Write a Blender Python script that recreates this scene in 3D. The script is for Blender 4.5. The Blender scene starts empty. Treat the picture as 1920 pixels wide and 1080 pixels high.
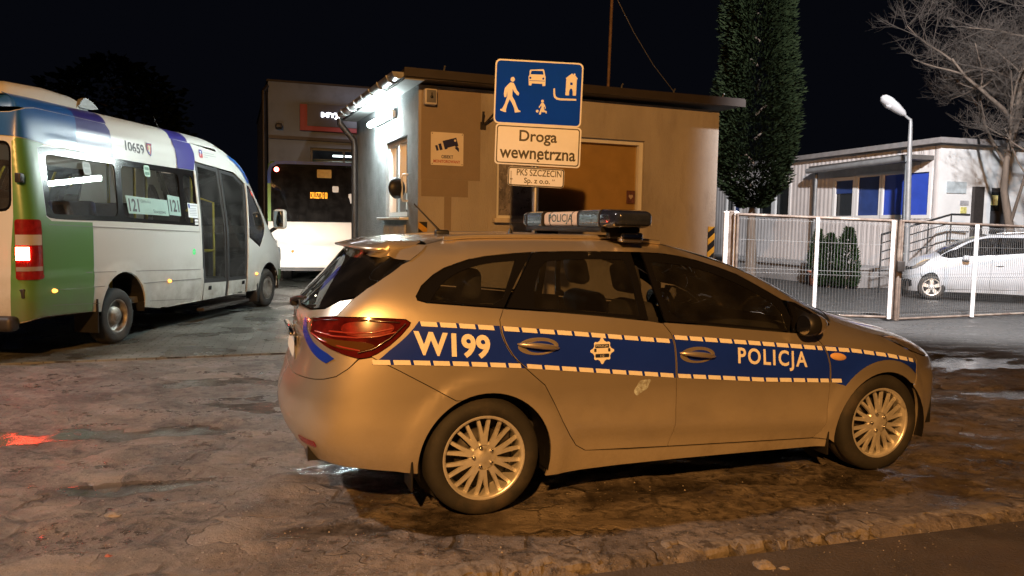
import bpy, bmesh, math, random
from math import sin, cos, pi, radians, sqrt, hypot
from mathutils import Vector, Matrix, noise
from mathutils.bvhtree import BVHTree
from mathutils.geometry import delaunay_2d_cdt
from mathutils.kdtree import KDTree
random.seed(7)
scene = bpy.context.scene
COL = scene.collection

# ------------------------------------------------------------------ camera
CAM_H, FPX, PITCH, ROLL = 1.53, 1436.0, 0.0800, 0.0161
fwd = Vector((0, cos(PITCH), -sin(PITCH))); rt0 = Vector((1, 0, 0)); up0 = rt0.cross(fwd)
RT = cos(ROLL) * rt0 + sin(ROLL) * up0; UP = -sin(ROLL) * rt0 + cos(ROLL) * up0
cam = bpy.data.objects.new('camera', bpy.data.cameras.new('camera')); COL.objects.link(cam)
M = Matrix.Identity(4)
for i in range(3): M[i][0], M[i][1], M[i][2] = RT[i], UP[i], -fwd[i]
M.translation = (0, 0, CAM_H)
cam.matrix_world = M
cam.data.sensor_width = 36.0; cam.data.lens = FPX / 1920 * 36.0
cam.data.clip_end = 600; scene.camera = cam
EYE = Vector((0, 0, CAM_H))
def ray(px, py): return fwd + RT * ((px - 960) / FPX) + UP * ((540 - py) / FPX)
def at(px, py, Y):
    d = ray(px, py); return EYE + d * (Y / d.y)
def gnd(px, py, z=0.0):
    d = ray(px, py); return EYE + d * ((z - CAM_H) / d.z)
def hit(px, py, P0, n):
    d = ray(px, py); return EYE + d * ((P0 - EYE).dot(n) / d.dot(n))

# ------------------------------------------------------------------ night sky, lamps, exposure
w = bpy.data.worlds.new('World'); scene.world = w; w.use_nodes = True
nt = w.node_tree; bg = nt.nodes['Background']
sky = nt.nodes.new('ShaderNodeTexSky'); sky.sky_type = 'NISHITA'; sky.sun_disc = False
sky.sun_elevation = radians(-6); sky.sun_rotation = radians(200)
mxs = nt.nodes.new('ShaderNodeMix'); mxs.data_type = 'RGBA'; mxs.blend_type = 'ADD'; mxs.inputs[0].default_value = 1.0
nt.links.new(sky.outputs[0], mxs.inputs[6]); mxs.inputs[7].default_value = (.018, .021, .036, 1)          # town glow on a clear night sky
nt.links.new(mxs.outputs[2], bg.inputs[0]); bg.inputs[1].default_value = 0.10
def lamp(name, kind, loc, energy, col, size=.1, target=None, angle=None, blend=.3):
    l = bpy.data.lights.new(name, kind); o = bpy.data.objects.new(name, l); COL.objects.link(o)
    o.location = loc; l.energy = energy; l.color = col
    if kind == 'AREA': l.size = size
    else: l.shadow_soft_size = size
    if target is not None: o.rotation_euler = (Vector(target) - Vector(loc)).to_track_quat('-Z', 'Y').to_euler()
    if angle: l.spot_size = radians(angle); l.spot_blend = blend
    return o
SODIUM = (1.0, .45, .115)
# the street's sodium lamp above the photographer, and the depot's white yard lamp beyond the frame on the right
lamp('sodium_street_light', 'SPOT', (-1.05, -8.1, 7.75), 10800, SODIUM, .14, (0.3, 6.5, 0), 84, .6)
lamp('unseen_yard_light', 'SPOT', (6.0, 8.6, 8.4), 17500, (1.0, .975, .985), .2, (10.4, 20.0, .5), 96, .5)
lamp('unseen_yard_light', 'SPOT', (-8.5, 4.2, 8.5), 3000, (1.0, .93, .88), .2, (-2.6, 5.6, 0), 52, .8)  # unseen lamp added on the left to brighten the yard ground
scene.view_settings.view_transform = 'Standard'; scene.view_settings.look = 'None'
scene.view_settings.exposure = 0.0; scene.view_settings.gamma = 1.0
scene.cycles.use_denoising = True
try: scene.cycles.denoiser = 'OPENIMAGEDENOISE'
except Exception: pass
scene.cycles.sample_clamp_indirect = 4.0; scene.cycles.max_bounces = 8; scene.cycles.transparent_max_bounces = 16

# ------------------------------------------------------------------ materials
def nodes(m): m.use_nodes = True; return m.node_tree.nodes, m.node_tree.links, m.node_tree.nodes['Principled BSDF']
def mat(name, col, rough=.5, metal=0.0, var=0.0, vs=6.0, bump=0.0, bs=40.0, coat=0.0, rvar=0.0, spec=None, stain=None, stretch=None):
    m = bpy.data.materials.new(name); N, L, b = nodes(m)
    b.inputs['Base Color'].default_value = (*col, 1); b.inputs['Roughness'].default_value = rough
    b.inputs['Metallic'].default_value = metal
    if coat: b.inputs['Coat Weight'].default_value = coat; b.inputs['Coat Roughness'].default_value = .06
    if spec is not None: b.inputs['Specular IOR Level'].default_value = spec
    if var or bump or rvar or stain:
        tc = N.new('ShaderNodeTexCoord'); src = tc.outputs['Object']
        if stretch:
            mp = N.new('ShaderNodeMapping'); mp.inputs['Scale'].default_value = stretch; L.new(src, mp.inputs[0]); src = mp.outputs[0]
        def nz(s, d=6.0):
            n = N.new('ShaderNodeTexNoise'); n.inputs['Scale'].default_value = s; n.inputs['Detail'].default_value = d
            n.inputs['Roughness'].default_value = .62; L.new(src, n.inputs['Vector']); return n.outputs[0]
        cout = None
        if var:
            r = N.new('ShaderNodeMapRange'); L.new(nz(vs), r.inputs[0]); r.inputs[1].default_value = .3; r.inputs[2].default_value = .7
            r.inputs[3].default_value = 1 - var; r.inputs[4].default_value = 1 + var
            mx = N.new('ShaderNodeMix'); mx.data_type = 'RGBA'; mx.blend_type = 'MULTIPLY'; mx.inputs[0].default_value = 1
            mx.inputs[6].default_value = (*col, 1); L.new(r.outputs[0], mx.inputs[7]); cout = mx.outputs[2]
        if stain:
            sc, lo, hi, scol = stain
            r = N.new('ShaderNodeMapRange'); L.new(nz(sc, 8), r.inputs[0]); r.inputs[1].default_value = lo; r.inputs[2].default_value = hi
            mx = N.new('ShaderNodeMix'); mx.data_type = 'RGBA'; L.new(r.outputs[0], mx.inputs[0])
            if cout: L.new(cout, mx.inputs[6])
            else: mx.inputs[6].default_value = (*col, 1)
            mx.inputs[7].default_value = (*scol, 1); cout = mx.outputs[2]
        if cout: L.new(cout, b.inputs['Base Color'])
        if rvar:
            r = N.new('ShaderNodeMapRange'); L.new(nz(vs * 1.7), r.inputs[0]); r.inputs[1].default_value = .3; r.inputs[2].default_value = .7
            r.inputs[3].default_value = max(.02, rough - rvar); r.inputs[4].default_value = min(1, rough + rvar); L.new(r.outputs[0], b.inputs['Roughness'])
        if bump:
            bp = N.new('ShaderNodeBump'); bp.inputs['Strength'].default_value = bump; bp.inputs['Distance'].default_value = .02
            L.new(nz(bs, 8), bp.inputs['Height']); L.new(bp.outputs[0], b.inputs['Normal'])
    return m
def emit(name, col, s, base=(.02, .02, .02)):
    m = bpy.data.materials.new(name); N, L, b = nodes(m)
    b.inputs['Base Color'].default_value = (*base, 1); b.inputs['Emission Color'].default_value = (*col, 1); b.inputs['Emission Strength'].default_value = s
    return m
def glass(name, tint, gloss=1.0, rough=.02, dirt=0.0):
    m = bpy.data.materials.new(name); m.use_nodes = True; N, L = m.node_tree.nodes, m.node_tree.links
    N.clear(); o = N.new('ShaderNodeOutputMaterial'); t = N.new('ShaderNodeBsdfTransparent'); g = N.new('ShaderNodeBsdfGlossy')
    t.inputs[0].default_value = (*tint, 1); g.inputs['Roughness'].default_value = rough; g.inputs[0].default_value = (gloss, gloss, gloss, 1)
    f = N.new('ShaderNodeFresnel'); f.inputs[0].default_value = 1.52; mx = N.new('ShaderNodeMixShader')
    L.new(f.outputs[0], mx.inputs[0]); L.new(t.outputs[0], mx.inputs[1]); L.new(g.outputs[0], mx.inputs[2]); top = mx.outputs[0]
    if dirt:
        d = N.new('ShaderNodeBsdfDiffuse'); d.inputs[0].default_value = (.35, .34, .33, 1); m2 = N.new('ShaderNodeMixShader')
        tc = N.new('ShaderNodeTexCoord'); n = N.new('ShaderNodeTexNoise'); n.inputs['Scale'].default_value = 5; L.new(tc.outputs['Object'], n.inputs[0])
        r = N.new('ShaderNodeMapRange'); L.new(n.outputs[0], r.inputs[0]); r.inputs[1].default_value = .4; r.inputs[2].default_value = .8; r.inputs[4].default_value = dirt; r.inputs[3].default_value = dirt * .3
        L.new(r.outputs[0], m2.inputs[0]); L.new(top, m2.inputs[1]); L.new(d.outputs[0], m2.inputs[2]); top = m2.outputs[0]
    L.new(top, o.inputs[0]); return m

def smear(name, col, scale, lo, hi):
    """thin chalky film that breaks up into specks at its edges"""
    m = mat(name, col, .9); N, L, b = nodes(m); tc = N.new('ShaderNodeTexCoord'); n = N.new('ShaderNodeTexNoise'); n.inputs['Scale'].default_value = scale; n.inputs['Detail'].default_value = 9; n.inputs['Roughness'].default_value = .7
    L.new(tc.outputs['Object'], n.inputs[0]); r = N.new('ShaderNodeMapRange'); L.new(n.outputs[0], r.inputs[0]); r.inputs[1].default_value = lo; r.inputs[2].default_value = hi; L.new(r.outputs[0], b.inputs['Alpha']); return m
def paint(name, col, metal, rough, dirt_col=(.09, .075, .06), dirt_h=(.15, .75), coat=1.0):
    """car paint with splashed road dirt thinning out with height"""
    m = mat(name, col, rough, metal, coat=coat); m.node_tree.nodes['Principled BSDF'].inputs['Coat Roughness'].default_value = .03 if coat > .5 else .2; N, L, b = nodes(m)
    tc = N.new('ShaderNodeTexCoord'); sep = N.new('ShaderNodeSeparateXYZ'); L.new(tc.outputs['Object'], sep.inputs[0])
    n = N.new('ShaderNodeTexNoise'); n.inputs['Scale'].default_value = 3.2; n.inputs['Detail'].default_value = 9; n.inputs['Roughness'].default_value = .7; L.new(tc.outputs['Object'], n.inputs[0])
    r = N.new('ShaderNodeMapRange'); L.new(sep.outputs[2], r.inputs[0]); r.inputs[1].default_value = dirt_h[0]; r.inputs[2].default_value = dirt_h[1]; r.inputs[3].default_value = .8; r.inputs[4].default_value = .03
    mu = N.new('ShaderNodeMath'); mu.operation = 'MULTIPLY'; L.new(r.outputs[0], mu.inputs[0])
    r2 = N.new('ShaderNodeMapRange'); L.new(n.outputs[0], r2.inputs[0]); r2.inputs[1].default_value = .3; r2.inputs[2].default_value = .75; r2.inputs[3].default_value = .35; r2.inputs[4].default_value = 1.5
    L.new(r2.outputs[0], mu.inputs[1]); mu.use_clamp = True
    mx = N.new('ShaderNodeMix'); mx.data_type = 'RGBA'; L.new(mu.outputs[0], mx.inputs[0]); mx.inputs[6].default_value = (*col, 1); mx.inputs[7].default_value = (*dirt_col, 1)
    L.new(mx.outputs[2], b.inputs['Base Color'])
    for key, v in (('Roughness', (rough, .8)), ('Metallic', (metal, .0)), ('Coat Weight', (coat, .03))):
        q = N.new('ShaderNodeMapRange'); L.new(mu.outputs[0], q.inputs[0]); q.inputs[3].default_value = v[0]; q.inputs[4].default_value = v[1]; L.new(q.outputs[0], b.inputs[key])
    n2 = N.new('ShaderNodeTexNoise'); n2.inputs['Scale'].default_value = 160; L.new(tc.outputs['Object'], n2.inputs[0])
    bp = N.new('ShaderNodeBump'); bp.inputs['Strength'].default_value = .04; bp.inputs['Distance'].default_value = .004; L.new(n2.outputs[0], bp.inputs['Height']); L.new(bp.outputs[0], b.inputs['Normal'])
    return m

BLACK = mat('black_plastic', (.012, .012, .013), .45, bump=.05, bs=200)
GLOSSBLACK = mat('gloss_black', (.008, .008, .009), .12)
RUBBER = mat('tyre_rubber', (.022, .021, .020), .75, var=.35, vs=5, bump=.15, bs=120, stain=(4, .52, .75, (.07, .055, .042)))
CHROME = mat('chrome', (.75, .75, .75), .12, 1.0)
ALLOY = mat('alloy_rim', (.82, .80, .76), .34, .65, var=.15, vs=18, stain=(9, .58, .8, (.16, .12, .08)))
STEEL = mat('zinc_steel', (.42, .43, .44), .42, .8, var=.2, vs=12, rvar=.12)
DARKMETAL = mat('dark_metal', (.045, .04, .038), .5, .4, var=.2, vs=20)
FABRIC = mat('dark_fabric', (.018, .018, .02), .9, bump=.2, bs=250)
WHITEP = mat('white_plastic', (.72, .72, .71), .4, var=.05)

# ------------------------------------------------------------------ mesh helpers
class MB:
    def __init__(s): s.v, s.f, s.sm = [], [], []
    def add(s, vs, fs, smooth=False):
        o = len(s.v); s.v += [tuple(p) for p in vs]; s.f += [tuple(o + i for i in f) for f in fs]; s.sm += [smooth] * len(fs); return s
    def box(s, c, d, rz=0.0, R=None, b=0.0):
        c = Vector(c); hx, hy, hz = d[0] / 2, d[1] / 2, d[2] / 2
        R = R or Matrix.Rotation(rz, 3, 'Z')
        if b <= 0:
            P = [(x, y, z) for z in (-hz, hz) for y in (-hy, hy) for x in (-hx, hx)]
            return s.add([c + R @ Vector(p) for p in P], [(0, 2, 3, 1), (4, 5, 7, 6), (0, 1, 5, 4), (2, 6, 7, 3), (0, 4, 6, 2), (1, 3, 7, 5)])
        bm = bmesh.new(); bmesh.ops.create_cube(bm, size=1)
        for v in bm.verts: v.co = Vector((v.co.x * d[0], v.co.y * d[1], v.co.z * d[2]))
        bmesh.ops.bevel(bm, geom=bm.edges[:], offset=min(b, min(d) * .45), segments=3, profile=.5, affect='EDGES')
        bm.verts.index_update()
        s.add([c + R @ v.co for v in bm.verts], [[v.index for v in f.verts] for f in bm.faces], True); bm.free(); return s
    def tube(s, pts, r, n=8, cap=True, smooth=True):
        pts = [Vector(p) for p in pts]; k = len(pts); rs = r if isinstance(r, (list, tuple)) else [r] * k
        V = []; prev = None
        for i, p in enumerate(pts):
            t = (pts[min(i + 1, k - 1)] - pts[max(i - 1, 0)]).normalized()
            a = prev if prev is not None else (Vector((0, 0, 1)) if abs(t.z) < .9 else Vector((1, 0, 0)))
            a = (a - t * a.dot(t)).normalized(); prev = a; b = t.cross(a)
            for j in range(n): V.append(p + (a * cos(2 * pi * j / n) + b * sin(2 * pi * j / n)) * rs[i])
        F = [(i * n + j, i * n + (j + 1) % n, (i + 1) * n + (j + 1) % n, (i + 1) * n + j) for i in range(k - 1) for j in range(n)]
        s.add(V, F, smooth)
        if cap: s.add(V[:n], [tuple(range(n))[::-1]]); s.add(V[-n:], [tuple(range(n))])
        return s
    def lathe(s, prof, c=(0, 0, 0), axis='Y', n=40, smooth=True):
        """prof: (radius, along axis)"""
        c = Vector(c); V = []
        for r, h in prof:
            for j in range(n):
                a = 2 * pi * j / n
                V.append(c + (Vector((r * cos(a), h, r * sin(a))) if axis == 'Y' else Vector((r * cos(a), r * sin(a), h)) if axis == 'Z' else Vector((h, r * cos(a), r * sin(a)))))
        F = [(i * n + j, i * n + (j + 1) % n, (i + 1) * n + (j + 1) % n, (i + 1) * n + j) for i in range(len(prof) - 1) for j in range(n)]
        return s.add(V, F, smooth)
    def prism(s, poly, O, U, W, N, d0, d1):
        """flat outline poly (a,b) on plane O+aU+bW, thick from d0 to d1 along N"""
        O, U, W, N = Vector(O), Vector(U), Vector(W), Vector(N); k = len(poly)
        A = [O + U * a + W * b + N * d0 for a, b in poly]; B = [O + U * a + W * b + N * d1 for a, b in poly]
        return s.add(A + B, [tuple(range(k))[::-1], tuple(range(k, 2 * k))] + [(i, (i + 1) % k, k + (i + 1) % k, k + i) for i in range(k)])
    def quad(s, a, b, c, d): return s.add([a, b, c, d], [(0, 1, 2, 3)])
    def build(s, name, m, parent=None, fix=True):
        me = bpy.data.meshes.new(name); me.from_pydata(s.v, [], s.f)
        me.polygons.foreach_set('use_smooth', s.sm)
        if fix:
            bm = bmesh.new(); bm.from_mesh(me); bmesh.ops.recalc_face_normals(bm, faces=bm.faces); bm.to_mesh(me); bm.free()
        me.materials.append(m); o = bpy.data.objects.new(name, me); COL.objects.link(o)
        if parent is not None: o.parent = parent
        return o
def tag(o, label, cat, group=None):
    o['label'] = label; o['category'] = cat
    if group: o['group'] = group
    return o
def empty(name, loc, rz=0.0):
    o = bpy.data.objects.new(name, None); COL.objects.link(o); o.location = loc; o.rotation_euler = (0, 0, rz); o.empty_display_size = .1; return o
def struct(o, kind='structure'): o['kind'] = kind; return o
def rrect(w, h, r, n=5, cx=0, cy=0):
    P = []
    for sx, sy, a0 in ((1, 1, 0), (-1, 1, 90), (-1, -1, 180), (1, -1, 270)):
        for i in range(n + 1):
            a = radians(a0 + 90 * i / n); P.append((cx + sx * (w / 2 - r) + r * cos(a), cy + sy * (h / 2 - r) + r * sin(a)))
    return P
def rounded(P, r, n=4):
    """polygon with every corner rounded to radius about r"""
    o = []; k = len(P)
    for i in range(k):
        a, b, c = Vector(P[i - 1]), Vector(P[i]), Vector(P[(i + 1) % k]); u, v = a - b, c - b
        t = min(r, u.length * .45, v.length * .45); p, q = b + u.normalized() * t, b + v.normalized() * t
        for j in range(n + 1):
            f = j / n; w_ = p * (1 - f) ** 2 + b * 2 * f * (1 - f) + q * f * f; o.append((w_.x, w_.y))
    return o
def ellip(cx, cy, a, b, n=16): return [(cx + a * cos(2 * pi * i / n), cy + b * sin(2 * pi * i / n)) for i in range(n)]
def text(body, size=1.0, bold=0.0, width=None, shear=0.0, spacing=1.0):
    """triangulated lettering as (verts2d, faces), centred on its own box; width squeezes it to a given length"""
    cu = bpy.data.curves.new('t', 'FONT'); cu.body = body; cu.size = 1.0; cu.offset = bold; cu.resolution_u = 4; cu.shear = shear; cu.space_character = spacing
    ob = bpy.data.objects.new('t', cu); COL.objects.link(ob)
    me = bpy.data.meshes.new_from_object(ob.evaluated_get(bpy.context.evaluated_depsgraph_get()))
    V = [(v.co.x, v.co.y) for v in me.vertices]; F = [tuple(p.vertices) for p in me.polygons]
    bpy.data.objects.remove(ob); bpy.data.curves.remove(cu); bpy.data.meshes.remove(me)
    x0, x1 = min(p[0] for p in V), max(p[0] for p in V); y0, y1 = min(p[1] for p in V), max(p[1] for p in V)
    sy = size / (y1 - y0); sx = sy if width is None else width / (x1 - x0)
    return [((x - (x0 + x1) / 2) * sx, (y - (y0 + y1) / 2) * sy) for x, y in V], F
def put_text(mb, t, fn):
    V, F = t; mb.add([fn(a, b) for a, b in V], F)
def pip(x, y, P):
    c = False; j = len(P) - 1
    for i in range(len(P)):
        a, b = P[i], P[j]
        if (a[1] > y) != (b[1] > y) and x < (b[0] - a[0]) * (y - a[1]) / (b[1] - a[1]) + a[0]: c = not c
        j = i
    return c
def densify(P, s):
    o = []
    for a, b in zip(P, P[1:] + P[:1]):
        n = max(1, int(hypot(b[0] - a[0], b[1] - a[1]) / s + .5))
        o += [(a[0] + (b[0] - a[0]) * i / n, a[1] + (b[1] - a[1]) * i / n) for i in range(n)]
    return o
def smooth_poly(P, it=2, keep=55):
    """Chaikin-style rounding that leaves sharp corners (angle over keep degrees) in place"""
    for _ in range(it):
        o = []; n = len(P)
        for i in range(n):
            a, b, c = P[i - 1], P[i], P[(i + 1) % n]
            u, v = (b[0] - a[0], b[1] - a[1]), (c[0] - b[0], c[1] - b[1]); d = hypot(*u) * hypot(*v)
            ang = math.degrees(math.acos(max(-1, min(1, (u[0] * v[0] + u[1] * v[1]) / d)))) if d else 0
            if ang > keep: o.append(b)
            else: o += [(b[0] - u[0] * .25, b[1] - u[1] * .25), (b[0] + v[0] * .25, b[1] + v[1] * .25)]
        P = o
    return P
def cdt(outer, holes, step):
    loops = [densify(outer, step * .6)] + [densify(h, step * .6) for h in holes]
    pts = []; edges = []
    for lp in loops:
        o = len(pts); k = len(lp); pts += lp; edges += [(o + i, o + (i + 1) % k) for i in range(k)]
    kd = KDTree(len(pts))
    for i, p in enumerate(pts): kd.insert((p[0], p[1], 0), i)
    kd.balance(); nb = len(pts)
    x0, x1 = min(p[0] for p in pts), max(p[0] for p in pts); y0, y1 = min(p[1] for p in pts), max(p[1] for p in pts)
    for i in range(int((x1 - x0) / step) + 2):
        for j in range(int((y1 - y0) / (step * .87)) + 2):
            x = x0 + (i + .5 * (j % 2)) * step; y = y0 + j * step * .87
            if kd.find((x, y, 0))[2] > step * .45 and pip(x, y, loops[0]) and not any(pip(x, y, h) for h in loops[1:]): pts.append((x, y))
    r = delaunay_2d_cdt([Vector(p) for p in pts], edges, [], 0, 1e-6)
    V = [(p.x, p.y) for p in r[0]]; F = []
    for f in r[2]:
        cx = sum(V[i][0] for i in f) / len(f); cy = sum(V[i][1] for i in f) / len(f)
        A_ = abs((V[f[1]][0] - V[f[0]][0]) * (V[f[2]][1] - V[f[0]][1]) - (V[f[2]][0] - V[f[0]][0]) * (V[f[1]][1] - V[f[0]][1])); lm = max(hypot(V[f[i]][0] - V[f[i - 1]][0], V[f[i]][1] - V[f[i - 1]][1]) for i in range(3))
        if A_ / max(lm, 1e-9) < step * .03: continue
        if pip(cx, cy, loops[0]) and not any(pip(cx, cy, h) for h in loops[1:]): F.append(tuple(f))
    return V, F

CARX, CARY, CARYAW = -.416, 4.75, .3389
TYRES = [(CARX + cos(CARYAW) * x - sin(CARYAW) * y, CARY + sin(CARYAW) * x + cos(CARYAW) * y) for x in (0, 2.65) for y in (-.77, .77)]

# ------------------------------------------------------------------ ground, paving, kerb, road
KA, KB = gnd(963, 1075).to_2d(), gnd(1800, 975).to_2d(); KD = (KB - KA).normalized(); KN = Vector((-KD.y, KD.x))
def kdist(x, y): return (Vector((x, y)) - KA).dot(KN)          # metres behind the kerb's front edge
PA, PB = Vector((-3.78, 8.54)), Vector((-2.63, 8.94)); PD = (PB - PA).normalized(); PN = Vector((-PD.y, PD.x))
def pdist(x, y): return (Vector((x, y)) - PA).dot(PN)          # metres behind the front edge of the block paving
def sstep(a, b, x):
    t = max(0.0, min(1.0, (x - a) / (b - a))); return t * t * (3 - 2 * t)
def axis_pts(lo, hi, d, far):
    a = []; x = lo
    while x < hi: a.append(x); x += d
    g = d
    while x < far: a.append(x); g *= 1.22; x += g
    a.append(far); x = lo; g = d; pre = []
    while x > -far: g *= 1.22; x -= g; pre.append(x)
    return sorted(pre) + a
GX, GY = axis_pts(-6.5, 6.0, .05, 160), axis_pts(1.6, 9.6, .05, 200)
PUDDLES = [(-3.1, 5.36, 1.05, .15, .22), (-1.95, 6.5, .62, .30, .2), (-1.2, 6.9, .5, .35, .0), (-1.05, 4.72, .26, .10, .3), (-2.3, 4.3, .5, .12, .2), (-.75, 3.75, .55, .07, .2),
           (5.4, 9.0, .9, .35, .2), (4.9, 7.3, .7, .2, .2), (-2.6, 7.3, .7, .2, .2), (.9, 4.45, .5, .12, .3), (2.2, 4.7, .6, .14, .3), (-.25, 3.9, .3, .2, .1)]
def puddle(x, y):
    w = 0
    for cx, cy, a, b, t in PUDDLES:
        dx, dy = x - cx, y - cy; u = (dx * cos(t) + dy * sin(t)) / a; v = (-dx * sin(t) + dy * cos(t)) / b
        d = sqrt(u * u + v * v) + .9 * (noise.fractal((x * 2.1, y * 4.2, 3.1), .8, 2.0, 4)) 
        w = max(w, sstep(1.15, .75, d))
    return w
V = []; WET = []; F = []
for y in GY:
    for x in GX:
        k = kdist(x, y); p = pdist(x, y); near = 1 if (-6.6 < x < 6.2 and 1.5 < y < 9.8) else 0
        z = 0.0; w = 0.0
        if near:
            n1 = noise.fractal((x * .8, y * 1.1, 0), .9, 2.0, 3); n2 = noise.fractal((x * 3.3, y * 4.6, 5), .8, 2.1, 5)
            fade = sstep(.05, .5, k) * sstep(.2, -.5, p)
            z = (n1 * .024 + n2 * .022) * fade
            w = puddle(x, y); z = z * (1 - .93 * w) - .012 * w * fade
            r_ = hypot(x - 0.0, y - 4.2)
            # keep the soil level where the tyres stand
            for tx, ty in TYRES: z *= sstep(.12, .4, hypot(x - tx, y - ty))
        if p > -.15: z = -.012
        z = z * (1 - sstep(.02, -.05, k)) - .09 * sstep(.02, -.05, k) if k < .05 else z
        V.append((x, y, z)); WET.append(w)
nx = len(GX)
for j in range(len(GY) - 1):
    for i in range(nx - 1): F.append((j * nx + i, j * nx + i + 1, (j + 1) * nx + i + 1, (j + 1) * nx + i))
def ground_mat():
    m = bpy.data.materials.new('muddy_yard'); N, L, b = nodes(m)
    g = N.new('ShaderNodeNewGeometry'); pos = g.outputs['Position']
    def nz(s, d=8, r=.65, st=(1, 1, 1)):
        mp = N.new('ShaderNodeMapping'); mp.inputs['Scale'].default_value = st; L.new(pos, mp.inputs[0])
        n = N.new('ShaderNodeTexNoise'); n.inputs['Scale'].default_value = s; n.inputs['Detail'].default_value = d; n.inputs['Roughness'].default_value = r; L.new(mp.outputs[0], n.inputs[0]); return n.outputs[0]
    def mr(i, a, c, lo, hi):
        q = N.new('ShaderNodeMapRange'); L.new(i, q.inputs[0]); q.inputs[1].default_value = a; q.inputs[2].default_value = c; q.inputs[3].default_value = lo; q.inputs[4].default_value = hi; return q.outputs[0]
    def mth(op, a, c=None):
        q = N.new('ShaderNodeMath'); q.operation = op
        for i, t in enumerate((a, c)):
            if t is None: continue
            if isinstance(t, (int, float)): q.inputs[i].default_value = t
            else: L.new(t, q.inputs[i])
        return q.outputs[0]
    def vm(op, a, c=None, out=0):
        q = N.new('ShaderNodeVectorMath'); q.operation = op
        for i, t in enumerate((a, c)):
            if t is None: continue
            if isinstance(t, tuple): q.inputs[i].default_value = t
            else: L.new(t, q.inputs[i])
        return q.outputs[out]
    def mix(f, a, c):
        q = N.new('ShaderNodeMix'); q.data_type = 'RGBA'
        for i, t in ((0, f), (6, a), (7, c)):
            if isinstance(t, tuple): q.inputs[i].default_value = (*t, 1)
            elif isinstance(t, (int, float)): q.inputs[i].default_value = t
            else: L.new(t, q.inputs[i])
        return q.outputs[2]
    # hexagonal concrete blocks showing through the mud
    S = .36; p2 = vm('MULTIPLY', vm('ADD', pos, (400 * S + .07, 400 * S * 1.7320508 + .11, 0)), (1 / S, 1 / S, 0))
    wob = N.new('ShaderNodeTexNoise'); wob.inputs['Scale'].default_value = 7; L.new(pos, wob.inputs[0])
    p2 = vm('ADD', p2, vm('MULTIPLY', vm('SUBTRACT', wob.outputs['Color'], (.5, .5, .5)), (.16, .16, 0)))
    R, H = (1, 1.7320508, 1), (.5, .8660254, .0)
    a = vm('SUBTRACT', vm('MODULO', p2, R), H); c = vm('SUBTRACT', vm('MODULO', vm('SUBTRACT', p2, H), R), H)
    a = vm('MULTIPLY', a, (1, 1, 0)); c = vm('MULTIPLY', c, (1, 1, 0))
    sel = mth('LESS_THAN', vm('DOT_PRODUCT', a, a, 1), vm('DOT_PRODUCT', c, c, 1))
    q = N.new('ShaderNodeMix'); q.data_type = 'VECTOR'; L.new(sel, q.inputs[0]); L.new(c, q.inputs[4]); L.new(a, q.inputs[5])
    ab = vm('ABSOLUTE', q.outputs[1]); sx = N.new('ShaderNodeSeparateXYZ'); L.new(ab, sx.inputs[0])
    hexd = mth('MAXIMUM', sx.outputs[0], vm('DOT_PRODUCT', ab, (.5, .8660254, 0), 1))
    joint = mr(hexd, .425, .475, 0, 1)
    sp = N.new('ShaderNodeSeparateXYZ'); L.new(pos, sp.inputs[0])
    show = mth('MULTIPLY', mr(nz(1.3, 6), .47, .60, 0, 1), mr(sp.outputs[1], 3.3, 5.6, 1, .25))
    joint = mth('MULTIPLY', joint, show)
    vp = vm('ADD', pos, vm('MULTIPLY', vm('SUBTRACT', wob.outputs['Color'], (.5, .5, .5)), (.30, .30, 0)))
    def vor(feat, s):
        v = N.new('ShaderNodeTexVoronoi'); v.feature = feat; v.inputs['Scale'].default_value = s; v.voronoi_dimensions = '2D'; L.new(vp, v.inputs['Vector']); return v
    ve, vc = vor('DISTANCE_TO_EDGE', 2.6), vor('F1', 2.6)
    cellv = N.new('ShaderNodeSeparateColor'); L.new(vc.outputs['Color'], cellv.inputs[0])
    peb = N.new('ShaderNodeTexVoronoi'); peb.inputs['Scale'].default_value = 34; L.new(pos, peb.inputs['Vector']); pebc = N.new('ShaderNodeSeparateColor'); L.new(peb.outputs['Color'], pebc.inputs[0])
    pebm = mth('MULTIPLY', mr(peb.outputs['Distance'], .30, .18, 0, 1), mr(pebc.outputs[0], .80, .84, 0, 1))
    big, mid, fine, grit = nz(.55, 5), nz(2.6, 9, .7, (1, 1.5, 1)), nz(14, 9, .75), nz(90, 4)
    col = mix(mr(mid, .33, .68, 0, 1), (.055, .045, .039), (.30, .262, .235))
    col = mix(mr(big, .38, .62, 0, .7), col, (.115, .094, .078))
    col = mix(mr(fine, .47, .60, 0, .9), col, (.030, .026, .022))
    col = mix(mr(grit, .58, .66, 0, .6), col, (.27, .245, .22))
    crk = mth('MULTIPLY', mr(ve.outputs['Distance'], .034, .006, 0, 1), mr(nz(1.6, 6), .46, .60, 0, 1))
    col = mix(mth('MULTIPLY', mr(cellv.outputs[0], .35, .9, 0, .75), mr(nz(.8, 3), .42, .55, 0, 1)), col, (.24, .205, .175))
    col = mix(mth('MULTIPLY', mr(cellv.outputs[1], .6, .95, 0, .7), mr(nz(1.9, 3), .40, .55, 0, 1)), col, (.048, .037, .03))
    col = mix(mth('MULTIPLY', crk, .5), col, (.022, .018, .015))
    col = mix(mth('MULTIPLY', pebm, .9), col, mix(pebc.outputs[1], (.34, .31, .28), (.08, .065, .055)))
    col = mix(mth('MULTIPLY', joint, .85), col, (.022, .018, .015))
    # paler concrete apron to the right, beyond the car's bonnet
    ap = mth('MULTIPLY', mr(sp.outputs[0], 3.2, 4.6, 0, 1), mr(sp.outputs[1], 8.2, 9.4, 0, 1))
    ap = mth('MULTIPLY', ap, mr(mid, .3, .5, .75, 1))
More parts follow.
